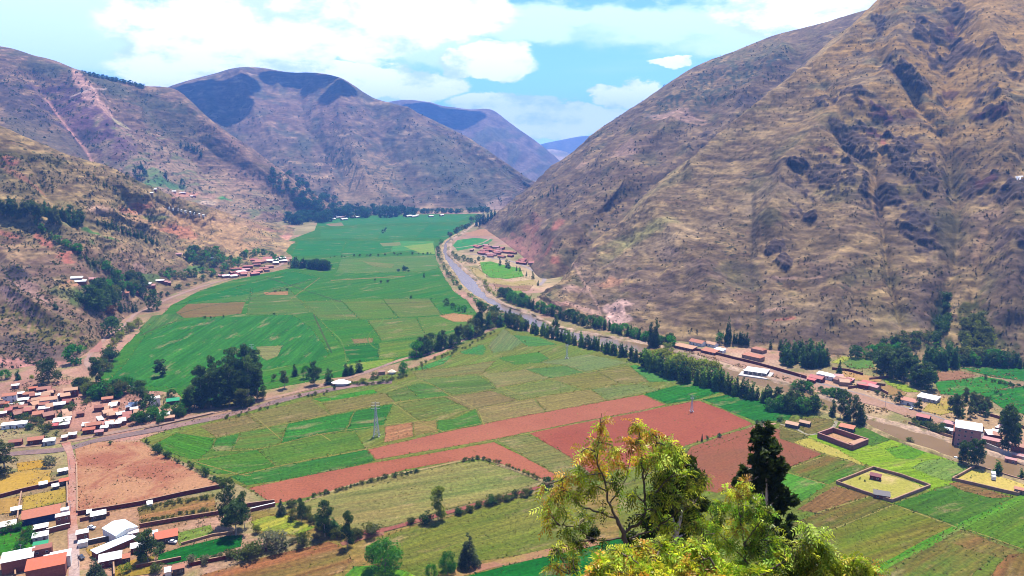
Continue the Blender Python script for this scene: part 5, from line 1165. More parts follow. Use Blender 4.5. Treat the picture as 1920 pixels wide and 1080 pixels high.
# plantation blocks on the right
area((1510,680,46,13,4), 44, 34, 'poplar', 'slim dark tree in the square plantation behind the road', 'square plantation behind the road', pals=['dark', None], lod=1, hj=.15)
area((1672,698,34,18,20), 30, 42, 'eucalyptus', 'dark tree in the left part of the grove by the right-hand fields', 'grove by the right-hand fields', pals=['dark', None], lod=1)
area((1728,724,22,10,20), 14, 42, 'eucalyptus', 'dark tree in the lower part of the grove by the right-hand fields', 'lower grove by the right-hand fields', pals=['dark', None], lod=1)
area((1762,686,32,8,3), 26, 36, 'poplar', 'dark tree in the right part of the grove by the right-hand fields', 'right grove by the right-hand fields', pals=['dark', None], lod=1)
row([(1790,684),(1850,684),(1925,690)], 34, 26, 'poplar', 'tree in the belt at the foot of the slope at the right edge', 'belt at the foot of the right slope', 3, 3, .3, kinds=['poplar','round'], pals=['dark', None, 'bush'], lod=1)
row([(1600,668),(1640,672),(1690,660)], 12, 22, 'round', 'tree on the foot of the slope left of the right-hand grove', 'trees at the slope foot', 4, 4, .3, pals=['dark', None])
row([(1445,650),(1480,656)], 5, 16, 'poplar', 'small dark tree at the foot of the slope right of the villas', 'small trees right of the villas', 4, 2, .3, pal='dark')
row([(1372,643),(1402,646)], 8, 22, 'poplar', 'dark tree in the little row behind the orange-roofed villas', 'row behind the villas', 2, 1, .15, pal='dark', lod=1)
area((1832,640,30,44,-10), 60, 16, 'bush', 'olive shrub on the fan below the right-hand ravine', 'shrubs on the fan below the ravine', pals=['bush', 'willow', None], lod=0)
area((1768,600,11,46,14), 34, 16, 'bush', 'dark shrub in the ravine on the right slope', 'shrubs in the right ravine', pal='dark', lod=0)
area((1700,645,60,14,-10), 26, 14, 'bush', 'bush on the gravel fan above the right-hand grove', 'bushes on the gravel fan', pals=['bush', 'dark'], lod=0)
area((1820,772,40,22,10), 24, 26, 'eucalyptus', 'sparse light tree in the scattered grove behind the four-storey building', 'scattered grove behind the four-storey building', pals=[None, 'bush', 'dark'], lod=1)
area((1740,802,34,9,16), 26, 14, 'bush', 'leafy bush in the garden mass on the far river bank', 'garden bushes on the far bank', pals=['dark', None], lod=1)
row([(1880,800),(1905,830)], 7, 40, 'eucalyptus', 'dark tree beside the big one at the right edge', 'trees beside the big eucalyptus at the right edge', 5, 4, .25, pal='dark', lod=1)
row([(1484,730),(1512,735),(1535,740),(1556,743),(1590,755)], 15, 18, 'round', 'dark bush on the bank between road and river', 'bushes between road and river', 4, 3, .35, pals=['dark', None])
row([(1620,722),(1645,740),(1675,752)], 12, 8, 'bush', 'low shrub on the road verge', 'shrubs on the road verge', 5, 2, .3, pal='dark')
row([(1860,716),(1890,722),(1925,730)], 12, 8, 'bush', 'dark bush between the right-hand fields', 'bushes between the right-hand fields', 3, 2, .3, pal='dark')
row([(1840,700),(1870,738),(1900,744)], 5, 8, 'bush', 'dark bush dotted in the right-hand green field', 'dotted bushes in the right-hand field', 5, 4, .3, pal='dark')
# left side
area((190,574,24,16,0), 12, 42, 'round', 'dark tree in the grove at the left dirt road', 'dark grove at the left dirt road', pal='dark', lod=1)
area((236,545,40,22,0), 30, 22, 'poplar', 'tree among the houses of the left hamlet', 'trees of the left hamlet', kinds=['poplar','round'], pals=['dark', None, 'bush'])
row([(222,584),(258,586)], 7, 16, 'poplar', 'small pointed tree in the little row beside the reddish plot', 'little row beside the reddish plot', 1, 1, .2, pal='dark')
row([(0,398),(60,404),(110,412),(155,420)], 75, 23, 'poplar', 'dark tree in the wood along the left hillside', 'wood along the left hillside', 3, 8, .25, kinds=['poplar','eucalyptus'], pals=['dark', None, 'bush'])
row([(180,420),(230,436),(270,450),(296,462)], 36, 13, 'poplar', 'dark tree in the row across the left hillside', 'row across the left hillside', 2, 3, .2, pal='dark')
row([(60,418),(90,440),(120,460),(150,480),(180,500),(215,515),(250,530)], 44, 14, 'poplar', 'scattered dark tree running down the left hillside', 'line of trees down the left hillside', 5, 5, .4, kinds=['poplar','round'], pals=['dark', None])
area((385,486,38,18,8), 44, 13, 'round', 'tree in the green hollow above the far left hamlet', 'grove in the green hollow', pals=['dark', None, 'bush'])
row([(300,520),(340,520),(400,515),(450,500)], 26, 12, 'round', 'tree among the roofs along the valley edge', 'trees along the valley edge road', 5, 6, .4, pals=['dark', None, 'bush'])
row([(430,490),(470,482),(500,480),(530,490)], 26, 11, 'round', 'tree between the roofs of the far left village', 'trees of the far left village', 5, 7, .4, pals=['dark', None])
row([(545,501),(560,502),(590,504),(622,507)], 26, 18, 'round', 'dark tree in the compact clump on the far valley floor', 'compact clump on the far valley floor', 2, 1, .2, kinds=['round','poplar'], pals=['dark', 'blue'])
row([(612,484),(640,482),(700,480),(760,478),(820,476)], 18, 5, 'bush', 'tiny bush in the hedge line across the far valley', 'hedge line across the far valley', 3, 1, .4, pal='dark')
row([(505,549),(540,545)], 6, 5, 'bush', 'tiny bush beside the small brown patch in the valley', 'bushes by the brown patch', 2, 1, .4, pal='dark')
row([(745,508),(770,508)], 6, 8, 'bush', 'small tree on the field line in the far valley', 'trees on the field line', 3, 2, .4, pal='blue')
row([(716,438),(724,430)], 5, 5, 'bush', 'small dark tree in the middle of the far meadow', 'trees in the far meadow', 1, 1, .3, pal='blue')
row([(540,415),(560,418),(580,412),(600,414),(620,412)], 40, 17, 'round', 'bluish tree in the clump at the far left edge of the valley', 'far left clump of the valley', 4, 5, .35, pal='blue')
row([(620,405),(680,404),(740,404),(780,402)], 84, 15, 'round', 'bluish tree in the belt closing the far end of the valley', 'belt at the far end of the valley', 3, 5, .35, kinds=['round','poplar'], pal='blue')
row([(770,400),(820,400),(865,399)], 34, 9, 'round', 'tree in the low straight belt at the far end of the valley', 'low belt at the far end of the valley', 2, 1, .2, pal='blue')
row([(876,399),(918,397)], 18, 10, 'round', 'tree in the right end of the belt at the far valley', 'right end of the far belt', 2, 1, .2, pal='blue')
area((600,385,60,14,10), 46, 12, 'round', 'bluish tree on the mountain foot above the far belt', 'trees on the far mountain foot', pal='blue')
area((540,350,46,22,25), 34, 10, 'round', 'bluish tree on the terraces of the far left spur', 'trees on the far left terraces', pal='blue')
row([(340,275),(365,285),(380,295)], 10, 11, 'poplar', 'dark tree high on the left mountain', 'trees high on the left mountain', 3, 3, .3, pal='blue')
row([(160,141),(200,149),(240,158),(270,166)], 44, 7, 'round', 'dark tree on the skyline of the left mountain', 'skyline trees of the left mountain', 3, 1, .35, pal='blue', lod=0)
area((640,300,30,20,10), 10, 5, 'bush', 'dark bush on the terraces of the valley-end mountain', 'bushes on the valley-end mountain', pal='blue')
row([(1012,372),(1024,368),(1045,350)], 6, 7, 'poplar', 'small dark tree on the far right spur', 'trees on the far right spur', 3, 3, .3, pal='blue')
# hedges of the field rims
row([(575,938),(600,930),(640,920),(680,908),(720,898),(760,890),(790,884)], 30, 9, 'bush', 'low bush in the hedge on the upper rim of the striped field', 'hedge on the rim of the striped field', 1.5, 1, .4, pals=['bush', 'dark'], lod=0)
row([(864,866),(900,861),(935,868),(960,878),(1012,900)], 24, 8, 'bush', 'low bush in the hedge curving round the striped field', 'hedge curving round the striped field', 2, 1, .3, pals=['bush', 'dark', 'willow'], lod=0)
row([(855,966),(900,952),(940,940),(965,932),(1000,925)], 22, 15, 'bush', 'bush along the red path under the striped field', 'bushes along the red path', 2.5, 3, .35, pals=['dark', 'bush', None], lod=1)
row([(575,965),(600,990),(640,1010),(680,1012)], 14, 22, 'bush', 'bush in the tangle below the striped field', 'tangle below the striped field', 6, 4, .3, pals=['bush', None], lod=1)
row([(350,1060),(400,1052),(440,1046),(480,1040),(540,1024),(590,1012)], 20, 16, 'bush', 'bush on the bank between meadow and ploughed plot', 'bushes on the bank above the ploughed plot', 5, 3, .4, pals=['bush', 'dark', 'grey'], lod=1)
row([(270,826),(300,850),(345,872),(390,895),(430,915)], 18, 9, 'bush', 'small bush on the rim between pink lot and green fields', 'bushes between pink lot and green fields', 3, 2, .4, pals=['dark', 'bush'], lod=0)
row([(262,958),(300,950),(345,942),(400,932)], 26, 9, 'bush', 'garden shrub in the upper rows of the walled vegetable plot', 'upper garden rows', 4, 3, .3, pals=['bush', None], lod=0)
row([(262,984),(300,974),(345,966),(400,958)], 26, 9, 'bush', 'garden shrub in the lower rows of the walled vegetable plot', 'lower garden rows', 4, 4, .3, pals=['bush', None], lod=0)
row([(-5,1000),(30,995),(60,1010),(40,1030)], 18, 16, 'bush', 'leafy shrub in the green lot at the left edge', 'shrubs in the left green lot', 8, 6, .3, pals=['round', None], lod=1)
row([(20,770),(60,800),(100,812),(130,780),(160,760)], 30, 14, 'bush', 'bush between the village houses', 'bushes between the village houses', 10, 8, .4, pals=['bush', 'dark', None])
row([(150,730),(175,745),(215,745),(240,735)], 18, 26, 'round', 'bushy tree on the edge of the left village', 'trees on the edge of the left village', 5, 5, .3, pals=['dark', None, 'bush'], lod=1)
row([(250,790),(290,790),(330,780),(350,770)], 14, 22, 'round', 'tree in the yards below the white hall', 'trees in the yards below the white hall', 6, 6, .3, pals=['dark', None], lod=1)
row([(205,660),(225,640),(245,620),(262,612)], 16, 16, 'willow', 'yellow-green tree on the edge of the smooth green field', 'yellow trees on the field edge', 4, 4, .35, pals=['willow', 'willow', 'bush'])
row([(185,690),(200,690),(210,670)], 8, 20, 'bush', 'bush beside the dirt road junction', 'bushes beside the dirt road junction', 5, 6, .35, pals=['dark', 'bush'])
row([(420,788),(470,772),(500,765),(560,745),(600,738),(640,730)], 22, 6, 'bush', 'small bush on the verge of the diagonal road', 'small bushes on the road verge', 5, 3, .5, pals=['dark', 'bush'], lod=0)
row([(660,722),(690,722),(720,718),(765,706)], 24, 7, 'bush', 'hedge bush round the small garden on the diagonal road', 'hedge round the small garden', 3, 2, .3, pals=['bush', 'dark', None], lod=0)
row([(770,696),(800,680),(850,662),(900,640),(935,618)], 26, 6, 'bush', 'low bush along the verge above the patchwork', 'verge bushes above the patchwork', 4, 2, .4, pals=['bush', 'dark'], lod=0)
row([(300,560),(340,540),(400,520),(440,512)], 12, 9, 'bush', 'bush on the rim of the green valley', 'bushes on the left rim of the green valley', 4, 3, .4, pal='dark')

flush_trees()
# ---- ragged weeds on every field margin and sparse crop plants in the nearest fields (uncountable ground cover)
def tufts():
    rg = np.random.default_rng(31); P = []; Cc = []; Z = []
    for pts, ca, cb, nm in EDGES:
        for a, b in zip(pts, np.roll(pts, -1, 0)):
            Y = (a[1]+b[1])/2; ln = np.linalg.norm(b-a); n = int(ln/(1.0 if Y < 700 else 2.2)*.8)
            if Y > 1300 or n < 1 or abs((a[0]+b[0])/2) > Y*.75: continue
            t = rg.uniform(0, 1, n)[:, None]; q = a+(b-a)*t+rg.normal(0, .75, (n, 3))*np.array([1, 1, 0]); m = rg.uniform(0, 1, (n, 1)); w = np.array([ca, cb, S(150,150,56), S(110,130,44), S(186,164,90)])[rg.integers(0, 5, n)]
            P.append(q); Cc.append(w*(.7+.5*m)); Z.append(rg.uniform(.25, .75, n)*(1 if Y < 700 else 1.5))
    for V, F, ca, cb, nm in POLYS:
        if nm in ('ploughed_field',): continue
        for f in F:
            a, b, c = V[f]; ar = abs((b[0]-a[0])*(c[1]-a[1])-(b[1]-a[1])*(c[0]-a[0]))/2; Y = (a[1]+b[1]+c[1])/3
            if Y > 620 or abs((a[0]+b[0]+c[0])/3) > Y*.8: continue
            n = int(ar*(.16 if nm in ('crop_field', 'vegetable_plot') else .05)); n = min(n, 6000)
            if n < 1: continue
            r1 = np.sqrt(rg.uniform(0, 1, n))[:, None]; r2 = rg.uniform(0, 1, n)[:, None]; q = a*(1-r1)+b*(r1*(1-r2))+c*(r1*r2); m = rg.uniform(0, 1, (n, 1))
            keep = fbm(q[:, 0]/14, q[:, 1]/14, None, 3, 66) > -.12; q = q[keep]; m = m[keep]
            P.append(q); Cc.append((ca*m+cb*(1-m))*rg.uniform(.6, 1.25, (len(q), 1))); Z.append(rg.uniform(.22, .5, len(q)))
    P = np.concatenate(P); Cc = np.concatenate(Cc); Z = np.concatenate(Z); P[:, 2] += .2
    V, F, c = leaf_quads(P, Z, Cc, elong=1.1, rg=rg); link('margin_grass_and_crops', fast_mesh('margin_grass_and_crops', V, F, {'Col': np.clip(c, .01, .8)}, M_LEAF, False), kind='stuff'); print('tufts', len(P))
tufts()
def weeds(name, poly, n, size, cols, seed, lone=.0):
    rg = np.random.default_rng(seed); W_ = np.array([tuple(gp(*p)) for p in poly]); tri = tessellate_polygon([[Vector(p) for p in W_]]); A = []
    for t in tri: a, b, c = W_[list(t)]; A.append(abs((b[0]-a[0])*(c[1]-a[1])-(b[1]-a[1])*(c[0]-a[0]))/2)
    A = np.array(A); pick = rg.choice(len(tri), n, p=A/A.sum()); T_ = W_[np.array(tri)[pick]]; r1 = np.sqrt(rg.uniform(0, 1, n))[:, None]; r2 = rg.uniform(0, 1, n)[:, None]
    q = T_[:, 0]*(1-r1)+T_[:, 1]*(r1*(1-r2))+T_[:, 2]*(r1*r2); q = q[fbm(q[:, 0]/18, q[:, 1]/18, None, 3, seed) > lone]; k = 4; s_ = size*rg.uniform(.35, 1.3, len(q))
    Q = np.repeat(q, k, 0)+rg.normal(size=(len(q)*k, 3))*np.repeat(s_, k)[:, None]*.45; Q[:, 2] = np.abs(Q[:, 2])+.25; cc = np.repeat(np.array(cols)[rg.integers(0, len(cols), len(q))]*rg.uniform(.7, 1.2, (len(q), 1)), k, 0)
    V, F, c = leaf_quads(Q, np.repeat(s_, k)*.6, cc, elong=1.0, rg=rg); link(name, fast_mesh(name, V, F, {'Col': c}, M_LEAF, False), kind='stuff')
DRYC = [S(206,160,96), S(180,150,80), S(120,120,56), S(90,104,44), S(214,176,120)]
weeds('dry_bank_scrub', [(1260,650),(1400,686),(1560,734),(1700,780),(1780,815),(1700,800),(1600,772),(1480,722),(1330,680),(1240,658)], 1500, 1.1, DRYC, 41)
weeds('yard_weeds', [(0,870),(130,850),(420,905),(420,1010),(300,1075),(0,1078)], 1800, .6, [S(150,130,60), S(190,150,80), S(96,116,44), S(170,110,84), S(226,190,170)], 42)
weeds('village_weeds', [(0,700),(160,700),(330,745),(390,770),(270,795),(150,820),(0,845)], 2600, 1.0, [S(96,110,50), S(130,120,60), S(170,120,90), S(70,90,40), S(206,160,140)], 43)
weeds('lot_rubble', [(150,840),(265,832),(410,910),(150,960)], 500, .5, [S(120,100,60), S(170,130,110), S(236,210,196), S(200,176,110)], 44, .1)
weeds('verge_weeds', [(280,800),(480,760),(640,725),(780,690),(900,640),(890,650),(790,700),(640,738),(480,778),(300,818)], 900, .7, DRYC, 45)
weeds('spit_scrub', [(860,490),(960,495),(1015,525),(1005,570),(940,560),(890,520)], 600, 1.2, DRYC, 46)
weeds('dry_margin_scrub', [(1560,660),(1700,690),(1900,690),(1925,800),(1780,790),(1640,740),(1500,700)], 1500, 1.1, DRYC, 47)
# ---- countless scrub on the slopes: one object per slope
def scrub(name, terr, region, n, size, cols, seed, dens=None):
    rg = np.random.default_rng(seed); P = []; 
    x0, y0, x1, y1 = region; tries = 0
    xs = rg.uniform(x0, x1, n*3); ys = rg.uniform(y0, y1, n*3); den = fbm(xs/60, ys/30, None, 4, seed)
    ss = []
    for x, y, d in zip(xs, ys, den):
        if d < rg.uniform(-.4, .15): continue
        if len(P) >= n: break
        dr = pxdir(x, y); loc, nor, _, _ = BVH[terr.name].ray_cast(Vector((0, 0, H)), dr, 20000)
        if loc is not None and loc.z > .5: P.append(tuple(loc)); ss.append(size*rg.uniform(.4, 1.2)**1.5)
    P = np.array(P); ss = np.array(ss); k = 5; Q = np.repeat(P, k, 0) + rg.normal(size=(len(P)*k, 3))*np.repeat(ss, k)[:, None]*.5; Q[:, 2] += np.repeat(ss, k)*.3
    t = rg.uniform(0, 1, (len(P), 1)); c = cols[0]*(1-t)+cols[1]*t; c = np.repeat(c, k, 0)
    V, F, cc = leaf_quads(Q, np.repeat(ss, k)*.75, c, elong=1.0, rg=rg)
    link(name, fast_mesh(name, V, F, {'Col': cc}, M_LEAF, False), kind='stuff')
scrub('slope_scrub', hillA, (1040,120,1925,670), 4200, 1.3, (S(84,78,50), S(116,104,60)), 5)
scrub('slope_scrub', hillA, (1500,-5,1925,330), 1200, 1.4, (S(74,66,44), S(110,96,50)), 6)
scrub('slope_scrub', hillB, (960,70,1480,480), 2200, 2.2, (S(54,62,48), S(84,86,56)), 7)
scrub('slope_scrub', hillL, (0,290,520,690), 4200, 1.8, (S(70,74,42), S(110,108,56)), 8)
scrub('slope_scrub', hillM, (0,130,600,420), 2200, 3.2, (S(60,70,50), S(90,96,62)), 9)
scrub('slope_scrub', hillN, (380,200,980,395), 1400, 4.2, (S(62,72,52), S(84,92,66)), 10)
# ================================================================== BUILDINGS, WALLS, PYLONS, CARS
def roofm(n, c, r=.6, v=.18): return plain(n, c, r, .3, var=v, scale=.9, bump=.04, bscale=3)
M_ROOF = {'white': roofm('white_metal_roof', (.60,.59,.57), .45, .16), 'pale': roofm('pale_roof', (.60,.54,.50)), 'orange': roofm('orange_tile_roof', S(214,128,92)), 'brightorange': roofm('bright_orange_roof', S(232,118,78)),
          'tan': roofm('tan_tile_roof', S(226,168,128)), 'red': roofm('red_roof', S(222,104,100)), 'brown': roofm('brown_tile_roof', S(186,112,88)), 'green': roofm('green_roof', S(30,180,120)), 'pink': roofm('pink_roof', S(228,160,156)),
          'dark': roofm('dark_roof', (.08,.07,.07)), 'bluewhite': roofm('bluish_metal_roof', (.58,.66,.72), .45, .05), 'darkred': roofm('dark_red_roof', S(140,56,60)), 'village': roofm('village_roof', S(206,116,100))}
def brickmat(name, c1, c2, sc=1.0):
    m, t, b = mat_new(name, .9, .1); g = N(t, 'ShaderNodeTexCoord'); mp_ = N(t, 'ShaderNodeMapping'); mp_.inputs['Rotation'].default_value = (math.pi/2, 0, 0); L(t, g.outputs['Object'], mp_.inputs[0])
    n = N(t, 'ShaderNodeTexNoise', i_Scale=.7, i_Detail=6.0, i_Roughness=.65); L(t, g.outputs['Object'], n.inputs['Vector'])
    c = mixc(t, maprange(t, n.outputs[0], .35, .65), tuple(c1), tuple(c2)); L(t, c, b.inputs['Base Color'])
    n2 = N(t, 'ShaderNodeTexNoise', i_Scale=6.0, i_Detail=3.0); L(t, g.outputs['Object'], n2.inputs['Vector']); bp = N(t, 'ShaderNodeBump', i_Strength=.5, i_Distance=.03); L(t, n2.outputs[0], bp.inputs['Height']); L(t, bp.outputs[0], b.inputs['Normal'])
    return m
M_WALL = {'adobe': brickmat('adobe_wall', S(150,84,72), S(184,116,96)), 'brick': brickmat('brick_wall', S(176,104,96), S(196,128,112)), 'white': brickmat('white_wall', (.55,.52,.48), (.66,.63,.6)), 'grey': brickmat('grey_wall', (.28,.27,.26), (.38,.35,.33)),
          'dark': brickmat('dark_wall', (.05,.04,.04), (.10,.08,.07)), 'blue': brickmat('blue_wall', S(36,56,120), S(56,80,150)), 'redbrown': brickmat('red_brown_wall', S(130,52,46), S(160,76,62)), 'clay': brickmat('clay_wall', S(206,150,118), S(228,184,150)), 'tan': brickmat('tan_wall', S(206,160,128), S(220,180,150)), 'pink': brickmat('pink_wall', S(214,150,138), S(226,170,156))}
M_GLASS = plain('window_glass', (.03,.035,.045), .15, .5, var=.1); M_DOOR = plain('door_wood', (.10,.06,.04), .7, .2); M_CONC = plain('concrete', (.42,.38,.36), .9, .1, var=.15, scale=.6); M_METAL = plain('galvanised_steel', (.42,.44,.46), .5, .4, metal=.4)
def boxes(name, bl, mat, parent=None, smooth=False, **props):
    """bl: list of (cx,cy,cz,sx,sy,sz[,rz]) boxes joined into one mesh part"""
    V = []; F = []
    for b in bl:
        cx, cy, cz, sx, sy, sz = b[:6]; a = b[6] if len(b) > 6 else 0; o = len(V)
        for dx in (-.5, .5):
            for dy in (-.5, .5):
                for dz in (-.5, .5):
                    x, y = dx*sx, dy*sy; V.append((cx+x*math.cos(a)-y*math.sin(a), cy+x*math.sin(a)+y*math.cos(a), cz+dz*sz))
        F += [tuple(o+i for i in f) for f in ((0,1,3,2),(4,6,7,5),(0,4,5,1),(2,3,7,6),(0,2,6,4),(1,5,7,3))]
    me = fast_mesh(name, V, F, None, mat, False)
    return link(name, me, parent, **props)
def prism(name, pts_yz, x0, x1, mat, parent):
    """solid from a cross-section in y,z swept along x"""
    n = len(pts_yz); V = [(x0, y, z) for y, z in pts_yz]+[(x1, y, z) for y, z in pts_yz]
    me = bpy.data.meshes.new(name); F = [tuple(range(n))[::-1], tuple(range(n, 2*n))]+[(i, (i+1) % n, n+(i+1) % n, n+i) for i in range(n)]
    me.from_pydata(V, [], F); me.materials.append(mat); bm = bmesh.new(); bm.from_mesh(me); bmesh.ops.recalc_face_normals(bm, faces=bm.faces); bm.to_mesh(me); bm.free()
    return link(name, me, parent)
RNAME = {'white': 'white metal roof', 'pale': 'pale roof', 'orange': 'orange tiled roof', 'brightorange': 'bright orange roof', 'tan': 'tan tiled roof', 'red': 'red roof', 'brown': 'brown tiled roof', 'green': 'green roof', 'pink': 'pinkish roof', 'dark': 'dark roof', 'bluewhite': 'bluish white roof', 'darkred': 'dark red roof', 'village': 'reddish tiled roof'}
HN = [0]
def building(cx, cy, w, roof='white', wall='adobe', shape='shed', h=3.0, d=None, slope=-.22, label=None, group=None, name='house', cat='house', openings=True, floors=1, z=None):
    """front eave centred on pixel (cx,cy), w pixels wide; slope = picture slope of the eave"""
    g0 = at(cx, cy+2) if z is None else None
    z0 = g0.z if z is None else z
    if z0 < 1: z0 = 0.0
    a = gp(cx-w/2, cy-slope*w/2, z0+h); b = gp(cx+w/2, cy+slope*w/2, z0+h)
    if z0 >= 1: 
        Y = g0.y; s_ = w/ppm(g0); a = Vector((g0.x-s_/2, g0.y, z0+h)); b = Vector((g0.x+s_/2, g0.y+s_*.3, z0+h))
    W_ = (b-a).length; yaw = math.atan2(b.y-a.y, b.x-a.x); D = d or max(3.5, min(W_*.62, 9)); mid = (a+b)/2
    o = empty(name, label, cat, (mid.x, mid.y, z0), yaw, group)
    # local frame: x along the front, y away from the viewer, front face at y=0
    e = .35; m = M_WALL[wall]; r = M_ROOF[roof]
    if shape == 'gable':
        rh = D*.24; prism('wall', [(0.02, -.8), (0.02, h-.12), (D/2, h+rh-.12), (D-.02, h-.12), (D-.02, -.8)], -W_/2, W_/2, m, o)
        prism('roof', [(-e, h-.14), (D/2, h+rh), (D+e, h-.14), (D+e, h+.02), (D/2, h+rh+.18), (-e, h+.02)], -W_/2-e, W_/2+e, r, o)
    elif shape == 'shed':
        rh = D*.12; prism('wall', [(0.02, -.8), (0.02, h-.05), (D-.02, h+rh-.05), (D-.02, -.8)], -W_/2, W_/2, m, o)
        rf = prism('roof', [(-e, h-.06), (D+e, h+rh+.02), (D+e, h+rh+.14), (-e, h+.06)], -W_/2-e, W_/2+e, r, o)
    elif shape == 'flat':
        prism('wall', [(0, -.8), (0, h), (D, h), (D, -.8)], -W_/2, W_/2, m, o)
        boxes('roof', [(0, D/2, h+.11, W_+.3, D+.3, .2)], r, o)
    elif shape == 'hip':
        rh = D*.22; V = [(-W_/2-e, -e, h), (W_/2+e, -e, h), (W_/2+e, D+e, h), (-W_/2-e, D+e, h), (-W_/4, D/2, h+rh), (W_/4, D/2, h+rh), (-W_/2-e, -e, h-.14), (W_/2+e, -e, h-.14), (W_/2+e, D+e, h-.14), (-W_/2-e, D+e, h-.14)]
        me = bpy.data.meshes.new('roof'); me.from_pydata(V, [], [(0,1,5,4),(1,2,5),(2,3,4,5),(3,0,4),(9,8,7,6),(0,6,7,1),(1,7,8,2),(2,8,9,3),(3,9,6,0)]); me.materials.append(r); link('roof', me, o)
        prism('wall', [(0.02, -.8), (0.02, h-.15), (D-.02, h-.15), (D-.02, -.8)], -W_/2, W_/2, m, o)
    if openings and W_ > 4.5:
        n = max(2, int(W_/3.2)); fh = h/floors; HN[0] += 1
        for f in range(floors):
            for k in range(n):
                x = -W_/2+W_*(k+.5)/n
                if f == 0 and k == (HN[0] % n): boxes('door', [(x, -.02, 1.0, 1.0, .10, 2.05)], M_DOOR, o)
                else:
                    wn = boxes('window', [(x, -.03, f*fh+fh*.55, 1.25, .10, 1.1)], M_CONC, o); boxes('pane', [(x, -.06, f*fh+fh*.55, 1.02, .10, .88)], M_GLASS, wn)
    return o, W_, D, yaw
A_ = 'adobe'; B_ = 'brick'
